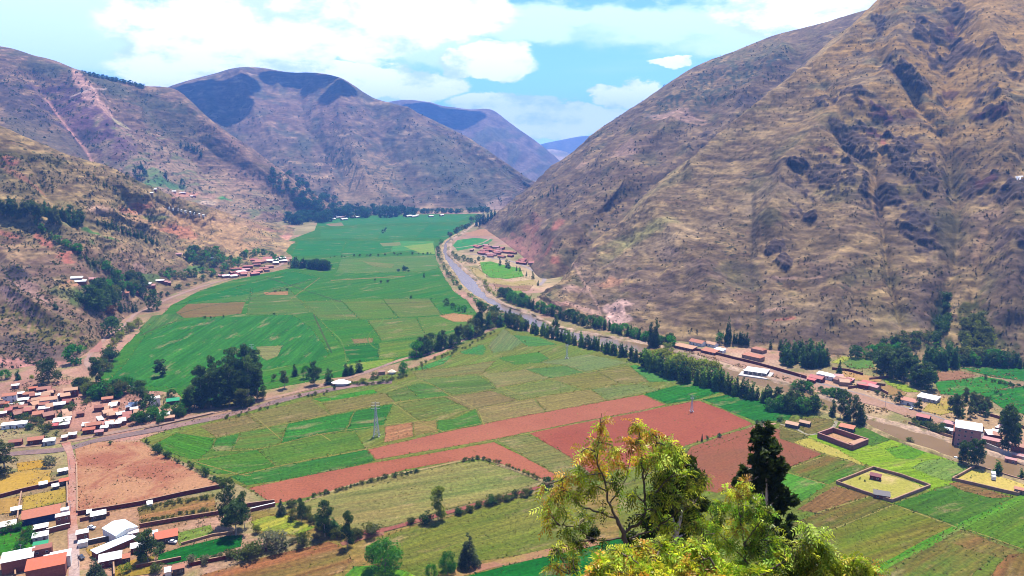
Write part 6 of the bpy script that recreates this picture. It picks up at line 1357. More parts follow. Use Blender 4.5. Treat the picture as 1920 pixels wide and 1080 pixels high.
LEFT = [ # cx, cy (front eave), w, roof, wall, shape, h, floors, where
 (17,742,26,'orange','white','gable',5.6,2,'at the left edge, two storeys with pale facade'),
 (38,738,13,'white',B_,'shed',3,1,'wedged right of the two-storey house at the left edge'),
 (53,739,20,'orange',A_,'gable',3.2,1,'third from the left in the upper village row'),
 (62,728,16,'brightorange',A_,'gable',3.2,1,'brightest orange of the upper village, behind the row'),
 (82,730,27,'brown','redbrown','gable',3.6,1,'in the back of the upper village, dark front'),
 (69,741,18,'white',A_,'shed',3,1,'below the dark-fronted house of the upper village'),
 (43,750,20,'white',A_,'shed',3,1,'alone below the upper village row'),
 (91,750,31,'tan','grey','gable',5.0,2,'with grey facade in the middle of the upper village'),
 (8,757,17,'brightorange',B_,'gable',3,1,'at the left edge under the two-storey house'),
 (28,762,29,'white',A_,'shed',3,1,'long and low, under the left edge house'),
 (82,766,21,'white','pink','shed',3.2,1,'below the grey-fronted two-storey house'),
 (110,759,23,'white','dark','shed',3.6,1,'with a dark front on the village slope'),
 (115,741,13,'white',A_,'shed',3,1,'small, left of the tall brown house'),
 (132,732,26,'tan','redbrown','gable',6,2,'tall and brown beside the bushy trees'),
 (96,732,14,'brown',A_,'gable',3,1,'tucked between the dark-fronted and tall brown houses'),
 (60,752,16,'brown',A_,'gable',3,1,'low and brown in the middle of the village'),
 (115,790,32,'pale','pink','shed',3.4,1,'broad and pale in the lower village'),
 (120,796,18,'white',A_,'shed',3,1,'attached below the broad pale house'),
 (13,797,22,'white','white','shed',3,1,'left half of the long white shed at the left edge'),
 (37,795,25,'white','white','shed',3,1,'right half of the long white shed at the left edge'),
 (104,798,20,'red',A_,'shed',2.6,1,'low, left of the broad pale house'),
 (186,764,20,'orange','redbrown','gable',3.4,1,'with dark front at the top of the lower hamlet'),
 (203,764,14,'white',A_,'shed',3,1,'right of the dark-fronted orange house'),
 (209,771,24,'brightorange','tan','gable',3.6,1,'broad, in the middle of the lower hamlet'),
 (201,748,21,'orange',A_,'gable',3,1,'furthest back in the lower hamlet'),
 (217,754,15,'tan',A_,'gable',3,1,'small, right of the furthest one in the hamlet'),
 (249,758,16,'white','white','shed',3,1,'first in the white cluster beside the trees'),
 (251,767,14,'white','grey','shed',3,1,'second in the white cluster beside the trees'),
 (241,763,10,'pale',A_,'shed',3,1,'left of the white cluster beside the trees'),
 (212,795,29,'white',A_,'shed',3,1,'long and white along the lower hamlet'),
 (195,802,14,'white',A_,'shed',3,1,'short, left of the long white-roofed building'),
 (176,797,27,'orange','redbrown','gable',3.6,1,'big and orange near the railway, upper one'),
 (166,806,23,'brightorange','redbrown','gable',3.2,1,'near the railway, lower one of the orange pair'),
 (185,810,16,'pink',A_,'shed',3,1,'right of the orange pair near the railway'),
 (229,787,18,'brown',A_,'gable',3,1,'brown, right end of the lower hamlet'),
 (66,825,30,'orange','redbrown','gable',3.6,1,'beside the diagonal road, deep red front'),
 (91,827,22,'white','grey','shed',3.2,1,'beside the diagonal road, right of the deep red one'),
 (28,829,24,'brown','redbrown','gable',3,1,'beside the diagonal road near the left edge'),
 (135,815,15,'white',A_,'shed',3,1,'behind the diagonal road where the village street starts'),
 (120,820,10,'pale',A_,'shed',3,1,'tiny, behind the diagonal road'),
 (290,747,19,'white','white','gable',6.5,1,'big white hall with a yellow yard'),
 (284,752,10,'pale',B_,'shed',3,1,'annex on the left of the big white hall'),
 (324,752,24,'green','dark','shed',3,1,'only green roof beside the eucalyptus grove'),
 (307,778,22,'white',A_,'shed',2.6,1,'narrow, in the yards below the white hall'),
 (318,783,18,'tan',A_,'gable',3,1,'in the yards below the white hall, tan one'),
 (273,783,13,'white',A_,'shed',3,1,'in the yards left below the white hall'),
 (28,723,14,'white',A_,'shed',3,1,'furthest back in the upper village'),
 (150,775,14,'brown',A_,'gable',3,1,'lonely, between the two village parts'),
 (5,775,12,'pale',A_,'shed',3,1,'at the left edge, middle of the village'),
 # lower-left quarter
 (118,883,18,'pale','dark','shed',2.6,1,'on the village street beside the yellow grass, upper'),
 (120,902,17,'brightorange','dark','shed',3,1,'on the village street beside the yellow grass, lower'),
 (81,908,14,'white','dark','shed',2.4,1,'tiny, between the yellow grass lots'),
 (104,912,12,'pale','dark','shed',2.2,1,'tiny lean-to against the wall between the grass lots'),
 (76,968,72,'orange','blue','shed',3.8,1,'very long, with a dark blue front'),
 (120,957,18,'white','white','flat',3.6,1,'at the right end of the long blue-fronted building'),
 (117,968,27,'pale',B_,'flat',6.2,2,'brick cube beside the village street'),
 (13,986,32,'pale','pink','shed',3.6,1,'large, at the left edge under the yellow lots'),
 (30,956,19,'white','dark','shed',2.6,1,'small, on the wall of the yellow lots'),
 (76,990,26,'white','redbrown','shed',3.4,1,'above the green lot, red-brown front'),
 (75,1006,29,'white','green' if False else 'grey','shed',3,1,'rounded white canopy over a green tarpaulin'),
 (31,1050,60,'white',B_,'shed',6.6,2,'tall windowless brick house at the bottom left corner'),
 (78,1030,36,'brown',B_,'flat',7.4,2,'unfinished brick shell behind the red roof'),
 (112,1045,38,'white','white','shed',6.0,2,'wide, cream-topped, beside the village street'),
 (84,1064,74,'brightorange',B_,'shed',6.2,2,'longest red-orange roof at the bottom left'),
 (92,1046,22,'pale',B_,'flat',5.0,1,'small terrace between the brick shell and the red roof'),
 (184,966,28,'white','dark','shed',2.8,1,'leaning on the wall of the pink dirt lot'),
 (167,962,8,'pale','dark','shed',2.2,1,'tiny, left of the shed on the pink lot wall'),
 (154,1000,22,'white',B_,'shed',4.6,1,'right of the village street, brick front'),
 (155,1018,18,'bluewhite','white','flat',2.6,1,'low, right of the village street'),
 (206,1050,42,'white','redbrown','shed',3.6,1,'sheet-metal shed behind the spruce'),
 (233,1047,20,'orange','dark','shed',2.8,1,'right of the sheet-metal shed behind the spruce'),
 (259,1026,28,'white','redbrown','shed',3.2,1,'under the big dark tree'),
 (250,1000,20,'pale','pink','flat',4.0,1,'annex at the corner of the big warehouse'),
 (312,1008,42,'brightorange','dark','shed',3.2,1,'orange stripes beside the garden'),
 (291,1000,10,'white','white','flat',3.4,1,'small, left of the orange-striped shed'),
 (334,1066,22,'orange','dark','gable',3.4,1,'hut at the bottom beside the meadow'),
 (315,1072,12,'white','white','shed',2.6,1,'left of the bottom hut beside the meadow'),
 (281,945,9,'white','white','shed',2.2,1,'tiny, on the long wall of the pink dirt lot'),
]
for (x, y, w, r, wl, sh, h, fl, where) in LEFT:
    lab = RNAME[r]+' house '+where
    lab = ' '.join(lab.split()[:16])
    building(x, y, w, r, wl, sh, h, slope=-.20 if y > 830 else -.12, label=lab, floors=fl, group='houses of the left village', openings=not (w > 55 or where.startswith('tall windowless')))
RIGHT = [
 (1304,642,24,'orange','white','gable',3.4,1,'villa with white gable at the foot of the slope, leftmost'),(1331,645,18,'tan','white','gable',3,1,'small villa, second from the left at the foot of the slope'),
 (1347,656,16,'bluewhite','white','shed',3,1,'bluish roof between the villas and the road'),(1281,651,34,'tan','redbrown','shed',2.8,1,'long low roof along the road, leftmost'),
 (1327,659,26,'orange','redbrown','shed',2.8,1,'long low orange roof along the road'),(1408,668,34,'orange','tan','hip',4.2,1,'largest villa of the group beside the bright lawn'),(1419,655,22,'orange','tan','hip',3.6,1,'behind the largest villa'),
 (1529,709,24,'red','redbrown','gable',3.4,1,'beside the road under the plantation'),(1520,712,14,'red','redbrown','shed',3,1,'small red one just left beside the road'),(1541,702,20,'white','white','shed',3.6,1,'white roof behind the red one, left of two'),(1557,706,20,'bluewhite','white','shed',3.6,1,'white roof behind the red one, right of two'),
 (1625,720,26,'red','tan','shed',3,1,'pinkish red roof in the walled yards'),(1592,711,14,'pink','dark','shed',2.6,1,'small dark-fronted in the walled yards'),(1574,741,16,'white','white','flat',2.6,1,'white kiosk on the river side of the road'),
 (1703,752,30,'orange','white','gable',3.6,1,'orange roof and white wall beside the dry field'),(1738,747,36,'white','grey','shed',3,1,'long narrow white shed beside the dry field'),
 (1730,782,24,'red','dark','gable',6,2,'two-storey with red roof on the far bank'),(1781,795,24,'pink','pink','shed',4,1,'pinkish roof left of the four-storey building'),(1778,806,17,'bluewhite','grey','shed',3,1,'small bluish roof in front of the pinkish one'),
 (1858,826,34,'pink','tan','flat',3.2,1,'flat terrace right of the four-storey building'),(1913,838,34,'orange',B_,'gable',4,1,'orange roof at the right edge above the river'),(1912,856,30,'pink','pink','flat',3,1,'pink flat roof at the right edge above the river'),
 (1484,796,23,'tan','dark','gable',2.8,1,'left one of two sheds at the tip of the red field'),(1508,793,19,'tan','dark','gable',2.8,1,'right one of two sheds at the tip of the red field'),(1586,802,27,'orange','dark','shed',3,1,'shed beside the clump on the near bank'),
 (1641,893,20,'darkred','redbrown','shed',2.8,1,'red hut in the far corner of the square enclosure'),(1911,918,18,'orange','tan','gable',3,1,'in the corner of the walled yellow plot at the right edge'),
 (1895,862,22,'pink','pink','flat',2.8,1,'low pink wall-house above the river at the right edge'),
]
for (x, y, w, r, wl, sh, h, fl, where) in RIGHT:
    lab = ' '.join((RNAME[r].split()[0]+'-roofed house, '+where).split()[:16])
    building(x, y, w, r, wl, sh, h, slope=.22, label=lab, floors=fl, group='houses along the road and river on the right')
# row of small sheds in the square enclosure
building(1654,929,30,'dark','adobe','shed',2.6, slope=.16, label='long low dark-fronted shed inside the square walled enclosure', name='shed', cat='shed')
# white-roofed hall on a platform beside the road
o, W_, D, yaw = building(1416,698,42,'white','dark','flat',4.2,d=15,slope=.14,label='flat white-roofed hall standing on a concrete platform beside the road', name='roadside_hall', cat='building', openings=False)
boxes('platform', [(0, D/2-2, .5, W_+7, D+7, 1.6)], M_CONC, o)
for k in range(6): boxes('pillar', [(-W_/2+W_*k/5, -.25, 2.2, .5, .5, 4.2)], M_CONC, o)
for k in range(5): w_ = boxes('window', [(-W_/2+W_*(k+.5)/5, -.04, 2.6, W_/7, .1, 1.6)], M_CONC, o); boxes('pane', [(-W_/2+W_*(k+.5)/5, -.08, 2.6, W_/8, .1, 1.3)], M_GLASS, w_)
# four-storey building
P = gp(1812, 838); yaw = -.55
o = empty('apartment_building', 'four-storey pink brick building with white roof and dark balconies by the river', 'building', (P.x+2, P.y+6, 0), yaw)
prism('wall', [(-8, -1), (-8, 13.2), (8, 13.2), (8, -1)], -6, 9, M_WALL['pink'], o); boxes('roof', [(1.5, 0, 13.4, 16, 17, .35)], M_ROOF['white'], o)
for f in range(4):
    bz = 1.7+3.2*f
    bl = boxes('balcony', [(-6.6, 0, bz-1.2, 1.3, 15.6, .2), (-7.2, 0, bz-.7, .12, 15.6, .9)], M_WALL['brick'], o)
    for k in range(5): w_ = boxes('window', [(-6.02, -6.2+3.1*k, bz, .1, 2.5, 1.7)], M_CONC, o); boxes('pane', [(-6.06, -6.2+3.1*k, bz, .1, 2.2, 1.5)], M_GLASS, w_)
    for k in range(3): w_ = boxes('window', [(-3.6+3.6*k, -8.03, bz, 1.4, .1, 1.3)], M_CONC, o); boxes('pane', [(-3.6+3.6*k, -8.07, bz, 1.2, .1, 1.1)], M_GLASS, w_)
# white warehouse with its long low wing
c0 = gp(217, 1005, 5); c1 = gp(258, 988, 5); yaw = math.atan2(c1.y-c0.y, c1.x-c0.x); Wd = (c1-c0).length
o = empty('warehouse', 'large white gabled warehouse with a long low wing, right of the village street', 'warehouse', (c0.x, c0.y, 0), yaw)
Dp = 13.5
for s_, m_ in ((0, 'wall'), (1, 'roof')):
    V = [(0,0),(Wd/2,1.6),(Wd,0)]
def gable_y(name, x0, x1, y0, y1, h, rh, mat, parent, thick=None):
    xm = (x0+x1)/2
    pts = [(x0, -.8), (x0, h), (xm, h+rh), (x1, h), (x1, -.8)] if thick is None else [(x0-.3, h), (xm, h+rh+.02), (x1+.3, h), (x1+.3, h+thick), (xm, h+rh+thick), (x0-.3, h+thick)]
    n = len(pts); V = [(x, y0, z) for x, z in pts]+[(x, y1, z) for x, z in pts]; me = bpy.data.meshes.new(name)
    me.from_pydata(V, [], [tuple(range(n)), tuple(range(n, 2*n))[::-1]]+[(i, n+i, n+(i+1) % n, (i+1) % n) for i in range(n)]); me.materials.append(mat)
    bm = bmesh.new(); bm.from_mesh(me); bmesh.ops.recalc_face_normals(bm, faces=bm.faces); bm.to_mesh(me); bm.free(); return link(name, me, parent)
gable_y('wall', 0, Wd, 0, Dp, 5, 1.5, M_WALL['white'], o); gable_y('roof', 0, Wd, -.3, Dp+.3, 5.02, 1.5, M_ROOF['bluewhite'], o, .18)
for k in range(1, 6): boxes('roof_seam', [(Wd*k/6, Dp/2, 5.25+1.5*(1-abs(k/3-1)), .12, Dp, .12)], M_ROOF['white'], o)
wing = boxes('wing', [(-3, -3.6, 1.6, Wd+8, 5.6, 3.2)], M_WALL['adobe'], o)
boxes('wing_roof', [(-3, -3.6, 3.4, Wd+8.8, 6.4, .22)], M_ROOF['bluewhite'], o)
# green tarp beside the canopy
P = gp(76, 1018, 1.5); o = boxes('tarpaulin', [(0,0,0,7,3.2,.12),(0,-1.5,-.6,7,.12,1.2)], M_ROOF['green'], None, label='bright green tarpaulin hanging below the white canopy by the village street', category='tarpaulin'); o.location = P; o.rotation_euler = (.25, 0, .4)
# white tent and the small thatched garden house on the diagonal road
def cone_roof(name, label, cat, px, py, wpx, h, mat):
    P = gp(px, py); w = wpx/ppm(P)/2; o = empty(name, label, cat, P)
    n = 14; V = [(math.cos(2*math.pi*k/n)*w, math.sin(2*math.pi*k/n)*w*.6, h*.5) for k in range(n)]+[(math.cos(2*math.pi*k/n)*w*.3, math.sin(2*math.pi*k/n)*w*.2, h*.95) for k in range(n)]+[(0, 0, h*1.05)]
    F = [(k, (k+1) % n, n+(k+1) % n, n+k) for k in range(n)]+[(n+k, n+(k+1) % n, 2*n) for k in range(n)]
    me = bpy.data.meshes.new('roof'); me.from_pydata(V, [], F); me.materials.append(mat); link('roof', me, o)
    v, f = tube([(0, 0, -.2), (0, 0, h*.55)], [w*.62, w*.62], 12); v[:, 1] *= .6; link('wall', fast_mesh('wall', v, f, None, M_WALL['white'], False), o)
cone_roof('tent', 'large white marquee tent beside the diagonal road', 'tent', 640, 722, 38, 5, M_ROOF['white'])
cone_roof('garden_pavilion', 'small cream pavilion on the lawn of the hedged garden', 'pavilion', 735, 701, 17, 4, plain('cream_canvas', (.62,.52,.38)))
building(716,697,12,'brown','tan','gable',3, label='small brown-roofed house left of the cream pavilion', openings=False, slope=-.1)
# ---- far villages: individually placed small houses
random.seed(77)
def hamlet(n, cx, cy, rx, ry, a, wpx, roofs, label, group, slope=-.1):
    for k in range(n):
        t = random.uniform(0, 6.28); r = math.sqrt(random.random()); x = r*math.cos(t)*rx; y = r*math.sin(t)*ry; ca, sa = math.cos(math.radians(a)), math.sin(math.radians(a))
        lb = label+((', left side' if x < -rx*.3 else (', right side' if x > rx*.3 else ', middle')) if n > 12 and len(label.split()) < 14 else '')
        building(cx+x*ca-y*sa, cy+x*sa+y*ca, wpx*random.uniform(.6, 1.4), random.choice(roofs), random.choice(['adobe', 'redbrown', 'tan']), random.choice(['gable', 'gable', 'shed']), 3.4, label=lb, group=group, openings=False, slope=slope*random.uniform(.3, 1.6), d=random.uniform(5, 8))
hamlet(26, 478,500,42,13,-12, 12, ['village','village','red','orange','brown'], 'small reddish-roofed house in the village at the left rim of the valley', 'houses of the village at the left rim of the valley')
hamlet(26, 70,762,84,26,0, 15, ['orange','brown','tan','village','brown','tan'], 'small adobe house packed into the upper left village', 'small houses packed into the left village', -.15)
hamlet(18, 205,782,56,22,-8, 13, ['brown','tan','village','tan','pale'], 'small adobe house packed into the hamlet beside the railway', 'small houses packed into the lower hamlet', -.15)
hamlet(10, 1600,716,50,6,14, 14, ['red','tan','brown','pink'], 'low shed in the walled yards along the main road', 'low sheds in the yards along the main road', .2)
hamlet(8, 1870,812,44,16,16, 18, ['orange','pink','tan','white'], 'low house behind the four-storey building near the right edge', 'low houses behind the four-storey building', .2)
hamlet(12, 440,512,40,5,-12, 12, ['village','white','red','pink'], 'low house along the valley-edge road', 'houses along the valley-edge road')
hamlet(7, 518,488,18,8,0, 11, ['white','pale','village'], 'pale-roofed house at the tip of the left rim village', 'pale houses at the tip of the left rim village')
hamlet(4, 578,491,16,2,0, 12, ['white','pink'], 'pale house behind the compact tree clump in the valley', 'houses behind the tree clump')
hamlet(38, 920,470,44,10,8, 10, ['village','red','brown','orange','pink'], 'small brown-roofed house of the village across the river', 'houses of the village across the river', .1)
hamlet(8, 985,492,22,5,18, 9, ['village','red'], 'small house on the road out of the village across the river', 'houses on the road across the river', .1)
hamlet(7, 290,532,34,6,-6, 13, ['white','pale','pink'], 'white-roofed house of the hamlet under the left hillside', 'houses of the hamlet under the left hillside')
hamlet(5, 240,545,26,14,0, 11, ['white','orange','tan'], 'house hidden between the trees of the left hamlet', 'houses between the trees of the left hamlet')
hamlet(4, 152,529,24,4,0, 16, ['pink','red','white'], 'pinkish house above the red earth bank on the left', 'houses above the red earth bank')
hamlet(8, 365,478,44,14,8, 10, ['pink','village','white'], 'farmhouse in the green hollow on the left', 'farmhouses in the green hollow')
hamlet(8, 660,408,60,3,0, 9, ['white','pink','pale'], 'tiny pale house before the belt at the far end of the valley', 'houses at the far end of the valley')
hamlet(6, 800,404,50,2,0, 8, ['white','pale'], 'tiny white house at the far right end of the valley', 'houses at the far right end of the valley')
hamlet(7, 330,368,50,10,8, 8, ['white','pale','brown'], 'tiny farmhouse on the terraced shelf of the left mountain', 'farmhouses on the terraced shelf')
for x, y in ((315,390),(322,392),(331,393),(338,395),(346,397),(355,398),(362,400),(372,402),(380,404)):
    building(x, y, 5, 'white', 'white', 'shed', 3, d=4, label='tiny white hut in the line of huts on the left hill', group='line of white huts on the left hill', openings=False, slope=.1, name='hut', cat='hut')
# ---- walls
def wallline(pts, h, label, mat='adobe', th=.45, cat='wall', name='compound_wall', cap=None):
    o = empty(name, label, cat, gp(*pts[0]))
    L0 = o.location
    for i, (a, b) in enumerate(zip(pts, pts[1:])):
        A, B = gp(*a)-L0, gp(*b)-L0; d = B-A; ln = d.length; n = max(1, int(ln/9)); ang = math.atan2(d.y, d.x); bl = []
        for k in range(n):
            c = A+d*((k+.5)/n); hh = h*random.uniform(.9, 1.08); bl.append((c.x, c.y, hh/2-.2, ln/n+.02, th*random.uniform(.95, 1.05), hh+.4, ang))
        boxes('wall_section', bl, M_WALL[mat], o)
        m = (A+B)/2; boxes('coping', [(m.x, m.y, h*1.09+.02, ln, th+.22, .14, ang)], M_WALL[cap or 'tan'], o)
    return o
wallline([(-20,938),(0,934),(41,923),(80,914),(128,903)], 2.2, 'red adobe wall between the yellow grass lots at the left', 'redbrown')
wallline([(41,927),(36,955),(33,978)], 2.0, 'pale wall dividing the two lower yellow grass lots', 'tan')
wallline([(126,903),(127,930),(127,950)], 2.2, 'brick wall along the left side of the village street', 'brick')
wallline([(144,870),(145,920),(145,962)], 1.4, 'low stone wall between the village street and the pink lot', 'redbrown')
wallline([(146,966),(200,958),(265,947),(340,930),(421,914)], 2.4, 'long red wall along the lower side of the pink dirt lot', 'redbrown')
wallline([(262,990),(330,978),(404,966),(468,950),(515,944)], 2.2, 'long brown wall under the walled vegetable plot', 'adobe')
wallline([(470,960),(490,955),(516,949)], 2.0, 'white-topped wall between the eucalyptus group and the yellow plot', 'brick', cap='white')
wallline([(163,1022),(200,1014),(258,1002)], 2.4, 'white wall with dark base along the warehouse yard', 'dark', cap='white')
wallline([(150,978),(178,972),(206,966)], 2.0, 'low wall along the upper side of the warehouse yard', 'brick')
wallline([(88,1001),(110,995),(132,990)], 2.6, 'white-capped wall between canopy and village street', 'brick', cap='white')
wallline([(40,984),(80,978),(110,972)], 2.2, 'bluish wall in front of the long blue-fronted building', 'grey')
wallline([(340,1022),(400,1005),(440,1000)], 1.2, 'low earthen wall between garden and green meadow', 'tan')
wallline([(355,1062),(400,1053),(450,1043),(500,1033)], 1.8, 'reddish earth wall above the ploughed plot', 'redbrown')
wallline([(255,1066),(300,1058),(340,1050)], 1.8, 'reddish wall beside the bottom hut', 'adobe')
wallline([(213,1050),(215,1085)], 2.4, 'short tan wall beside the yellow yard at the bottom', 'tan')
wallline([(30,1085),(28,1060)], 2.2, 'short wall at the bottom left corner', 'tan')
wallline([(250,730),(252,729),(218,734)], 3, 'white garden wall left of the big white hall', 'white', cap='white')
wallline([(270,806),(330,792),(400,776)], .9, 'low white-edged wall along the railway', 'tan')
# square enclosure, walled plot, ruin
wallline([(1568,907),(1602,894),(1637,880),(1690,894),(1744,914),(1708,928),(1672,942),(1620,926),(1568,907)], 1.8, 'brown adobe wall enclosing the square dry plot in the right-hand fields', 'clay', .5)
wallline([(1785,901),(1806,890),(1828,877),(1860,886),(1895,897),(1930,907)], 1.8, 'brown wall round the far side of the yellow plot at the right edge', 'clay', .5)
wallline([(1785,901),(1830,911),(1880,923),(1908,929),(1935,918)], 1.8, 'brown wall round the near side of the yellow plot at the right edge', 'clay', .5)
sheet('dry_grass_lot', [(1570,907),(1637,881),(1742,914),(1672,940)], .3, S(240,214,160), S(200,196,100), mat=M_DIRT)
sheet('dry_grass_lot', [(1788,901),(1828,879),(1932,908),(1908,927)], .3, S(240,214,130), S(220,204,110), mat=M_DIRT)
wallline([(1533,821),(1562,811),(1627,833),(1597,845),(1533,821)], 3.6, 'roofless brick ruin, a long rectangle of red walls on the bright meadow', 'brick', .8, name='ruin', cat='ruin', cap='pink')
sheet('dirt_lot', [(1536,821),(1562,812),(1624,833),(1597,843)], .3, S(226,180,150), S(206,150,124), mat=M_DIRT)
building(1612,829,24,'tan','brick','flat',3.9,d=3.5,slope=-.36,label='flat-roofed annex at the right end of the brick ruin', openings=False)
# long red wall of the main road
wallline([(1262,648),(1290,655),(1330,662),(1370,672),(1427,686),(1470,698),(1512,710)], 2.6, 'long red-brown wall along the upper side of the main road', 'redbrown', .6)
wallline([(1590,729),(1640,722),(1660,724)], 2.2, 'brick wall of the yards beside the main road', 'adobe')
wallline([(1560,693),(1590,696),(1618,704)], 2.2, 'red wall behind the slim conifer', 'redbrown')
wallline([(1630,712),(1655,710),(1670,708)], 2.0, 'thin brick wall below the right-hand grove', 'brick')
wallline([(1622,729),(1650,732),(1665,740)], 2.0, 'brick yard wall right of the pinkish red roof', 'brick')
wallline([(1820,770),(1870,784),(1925,806)], 2.0, 'brown boundary wall behind the four-storey building', 'adobe')
wallline([(1703,795),(1740,808),(1786,822),(1800,832)], 1.8, 'pale embankment wall on the far bank of the river', 'tan')
wallline([(1846,838),(1880,852),(1930,870)], 3.0, 'grey embankment wall at the right edge above the river', 'grey', cap='grey')
# ---- lattice pylons
def pylon(px, py, hpx, label, k=1.0):
    P = gp(px, py); h = hpx/ppm(P); o = empty('power_pylon', label, 'pylon', P); b = h*.075; 
    def bar(a, c, r): return tube([a, c], [r*k, r*k], 4)
    for sx in (-1, 1):
        for sy in (-1, 1): v, f = bar((sx*b, sy*b, 0), (sx*b*.18, sy*b*.18, h*.82), .16); link('leg', fast_mesh('leg', v, f, None, M_METAL, False), o)
    br = []; lv = [0, .16, .30, .43, .54, .64, .73, .82]
    for z0, z1 in zip(lv, lv[1:]):
        w0 = b*(1-z0); w1 = b*(1-z1); 
        for (ax, ay), (bx, by) in (((-1,-1),(1,-1)),((1,-1),(1,1)),((1,1),(-1,1)),((-1,1),(-1,-1))):
            br.append(bar((ax*w0, ay*w0, z0*h), (bx*w1, by*w1, z1*h), .08)); br.append(bar((bx*w0, by*w0, z0*h), (ax*w1, ay*w1, z1*h), .08)); br.append(bar((ax*w0, ay*w0, z0*h), (bx*w0, by*w0, z0*h), .07))
    v, f = join(br); link('bracing', fast_mesh('bracing', v, f, None, M_METAL, False), o)
    v, f = bar((0, 0, h*.8), (0, 0, h), .2); link('mast', fast_mesh('mast', v, f, None, M_METAL, False), o)
    for z in (.80, .88, .96):
        v, f = join([bar((-h*.12, 0, z*h), (h*.12, 0, z*h), .12), bar((-h*.12, 0, z*h), (0, 0, (z+.03)*h), .07), bar((h*.12, 0, z*h), (0, 0, (z+.03)*h), .07)]); ca = link('cross_arm', fast_mesh('cross_arm', v, f, None, M_METAL, False), o)
        for s_ in (-1, 1): v, f = bar((s_*h*.115, 0, z*h), (s_*h*.115, 0, z*h-1.2), .12); link('insulator', fast_mesh('insulator', v, f, None, M_GLASS, False), ca)
    boxes('footing', [(sx*b, sy*b, .2, .9, .9, .8) for sx in (-1, 1) for sy in (-1, 1)], M_CONC, o)
pylon(706, 818, 68, 'slender grey lattice power pylon in the middle of the patchwork fields')
pylon(1297, 772, 32, 'faint grey lattice pylon on the path between the red and green fields', .7)
pylon(474, 682, 38, 'faint pylon in the smooth green field behind the eucalyptus grove', .55)
pylon(1063, 672, 28, 'faint pylon near the riverside row at the top of the patchwork', .5)
# ---- street lamps / poles in the lower village
def pole(px, py, h, label):
    P = gp(px, py); o = empty('utility_pole', label, 'pole', P); v, f = tube([(0, 0, -.2), (0, 0, h)], [.14, .09], 6); link('shaft', fast_mesh('shaft', v, f, None, M_CONC, False), o)
    boxes('cross_arm', [(0, 0, h-.6, 1.8, .12, .12)], M_CONC, o)
for (x, y, lab) in ((132,880,'concrete utility pole halfway up the village street, left side'),(133,960,'concrete utility pole beside the brick cube on the village street'),(41,1044,'thin pole beside the windowless brick house'),(148,1064,'utility pole at the lower end of the village street'),(1500,718,'utility pole beside the main road under the plantation'),(1660,762,'utility pole beside the main road near the orange-roofed house')): pole(x, y, 7, lab)
# ---- cars
def car(px, py, yaw, col, label, kind='car'):
    P = gp(px, py); P.z = .45; o = empty('parked_car' if kind != 'truck' else 'truck', label, kind, P, yaw); m = plain('car_paint', col, .3, .5, var=.02)
    L_, W2, Hh = (4.3, .9, .75) if kind == 'car' else (7, 1.15, 1.1)
    prism('body', [(-L_/2, .3), (-L_/2, .3+Hh*.7), (-L_*.28, .3+Hh), (L_*.40, .3+Hh), (L_/2, .3+Hh*.8), (L_/2, .3)], -W2, W2, m, o)
    if kind == 'car': prism('cabin', [(-L_*.26, .3+Hh), (-L_*.12, 1.5), (L_*.25, 1.52), (L_*.40, .3+Hh)], -W2*.86, W2*.86, M_GLASS, o); prism('roof', [(-L_*.12, 1.5), (-L_*.11, 1.56), (L_*.24, 1.58), (L_*.25, 1.52)], -W2*.84, W2*.84, m, o)
    else:
        prism('cabin', [(-L_/2, .3+Hh), (-L_/2+.1, 2.5), (-L_/2+1.7, 2.6), (-L_/2+1.7, .3+Hh)], -W2, W2, m, o); boxes('cargo_box', [(0, 1.0, 2.4, W2*2.02, L_*.66, 2.0)], M_ROOF['white'], o)
    for sx in (-1, 1):
        for sy in (-.3, .32):
            n = 10; v, f = tube([(sx*W2-.1, sy*L_, .33), (sx*W2+.1, sy*L_, .33)], [.33, .33], n); w_ = link('wheel', fast_mesh('wheel', v, f, None, M_ROOF['dark'], False), o)
    for sx in (-1, 1): boxes('headlight', [(sx*W2*.7, -L_/2-.02, .62, .3, .06, .16)], M_METAL, o)
    return o
car(153,1048,.9,(.03,.035,.05),'dark blue car parked at the right edge of the village street')
car(172,992,1.3,(.55,.58,.62),'silver car parked in the warehouse yard')
car(1709,768,-.9,(.5,.5,.52),'silver car driving on the main road near the orange-roofed house')
car(1862,898,-.5,(.7,.7,.7),'white truck parked inside the walled yellow plot','truck')
car(324,1019,1.4,(.6,.6,.62),'white car parked in front of the orange-striped shed')
car(1791,862,-1.0,(.7,.7,.7),'small white car under the dark trees on the near bank')
# ---- white stone letters on the slope
def hill_letter(ch, px, py, hpx, label):
    P = at(px, py); cu = bpy.data.curves.new('letter', 'FONT'); cu.body = ch; cu.size = hpx/ppm(P)*1.45; cu.extrude = .5; cu.offset = .35; cu.align_x = 'CENTER'; cu.align_y = 'CENTER'
    ob = bpy.data.objects.new('tmp', cu); COL.objects.link(ob); bpy.context.view_layer.update(); me = bpy.data.meshes.new_from_object(ob.evaluated_get(bpy.context.evaluated_depsgraph_get())); bpy.data.objects.remove(ob)
    me.materials.clear(); me.materials.append(plain('whitewashed_stone', (.75,.70,.68), .9, .1, var=.1))
    o = link('hillside_letter', me, label=label, category='letter', group='white letters on the slope'); loc, nor, _, _ = BVH[hillA.name].find_nearest(P)
    nor = (nor if nor.z > 0 else -nor); nor = (nor+Vector((-.5, -.9, .2))).normalized(); z = nor; up = Vector((-.12, 0, 1)); x = up.cross(z).normalized(); y = z.cross(x)
    o.matrix_world = Matrix.Translation(P+nor*3.0) @ Matrix((x, y, z)).transposed().to_4x4()
hill_letter('B', 1905, 337, 7, 'white letter B laid out on the slope at the right edge')
hill_letter('T', 1914, 337, 8, 'white letter T laid out on the slope at the right edge')
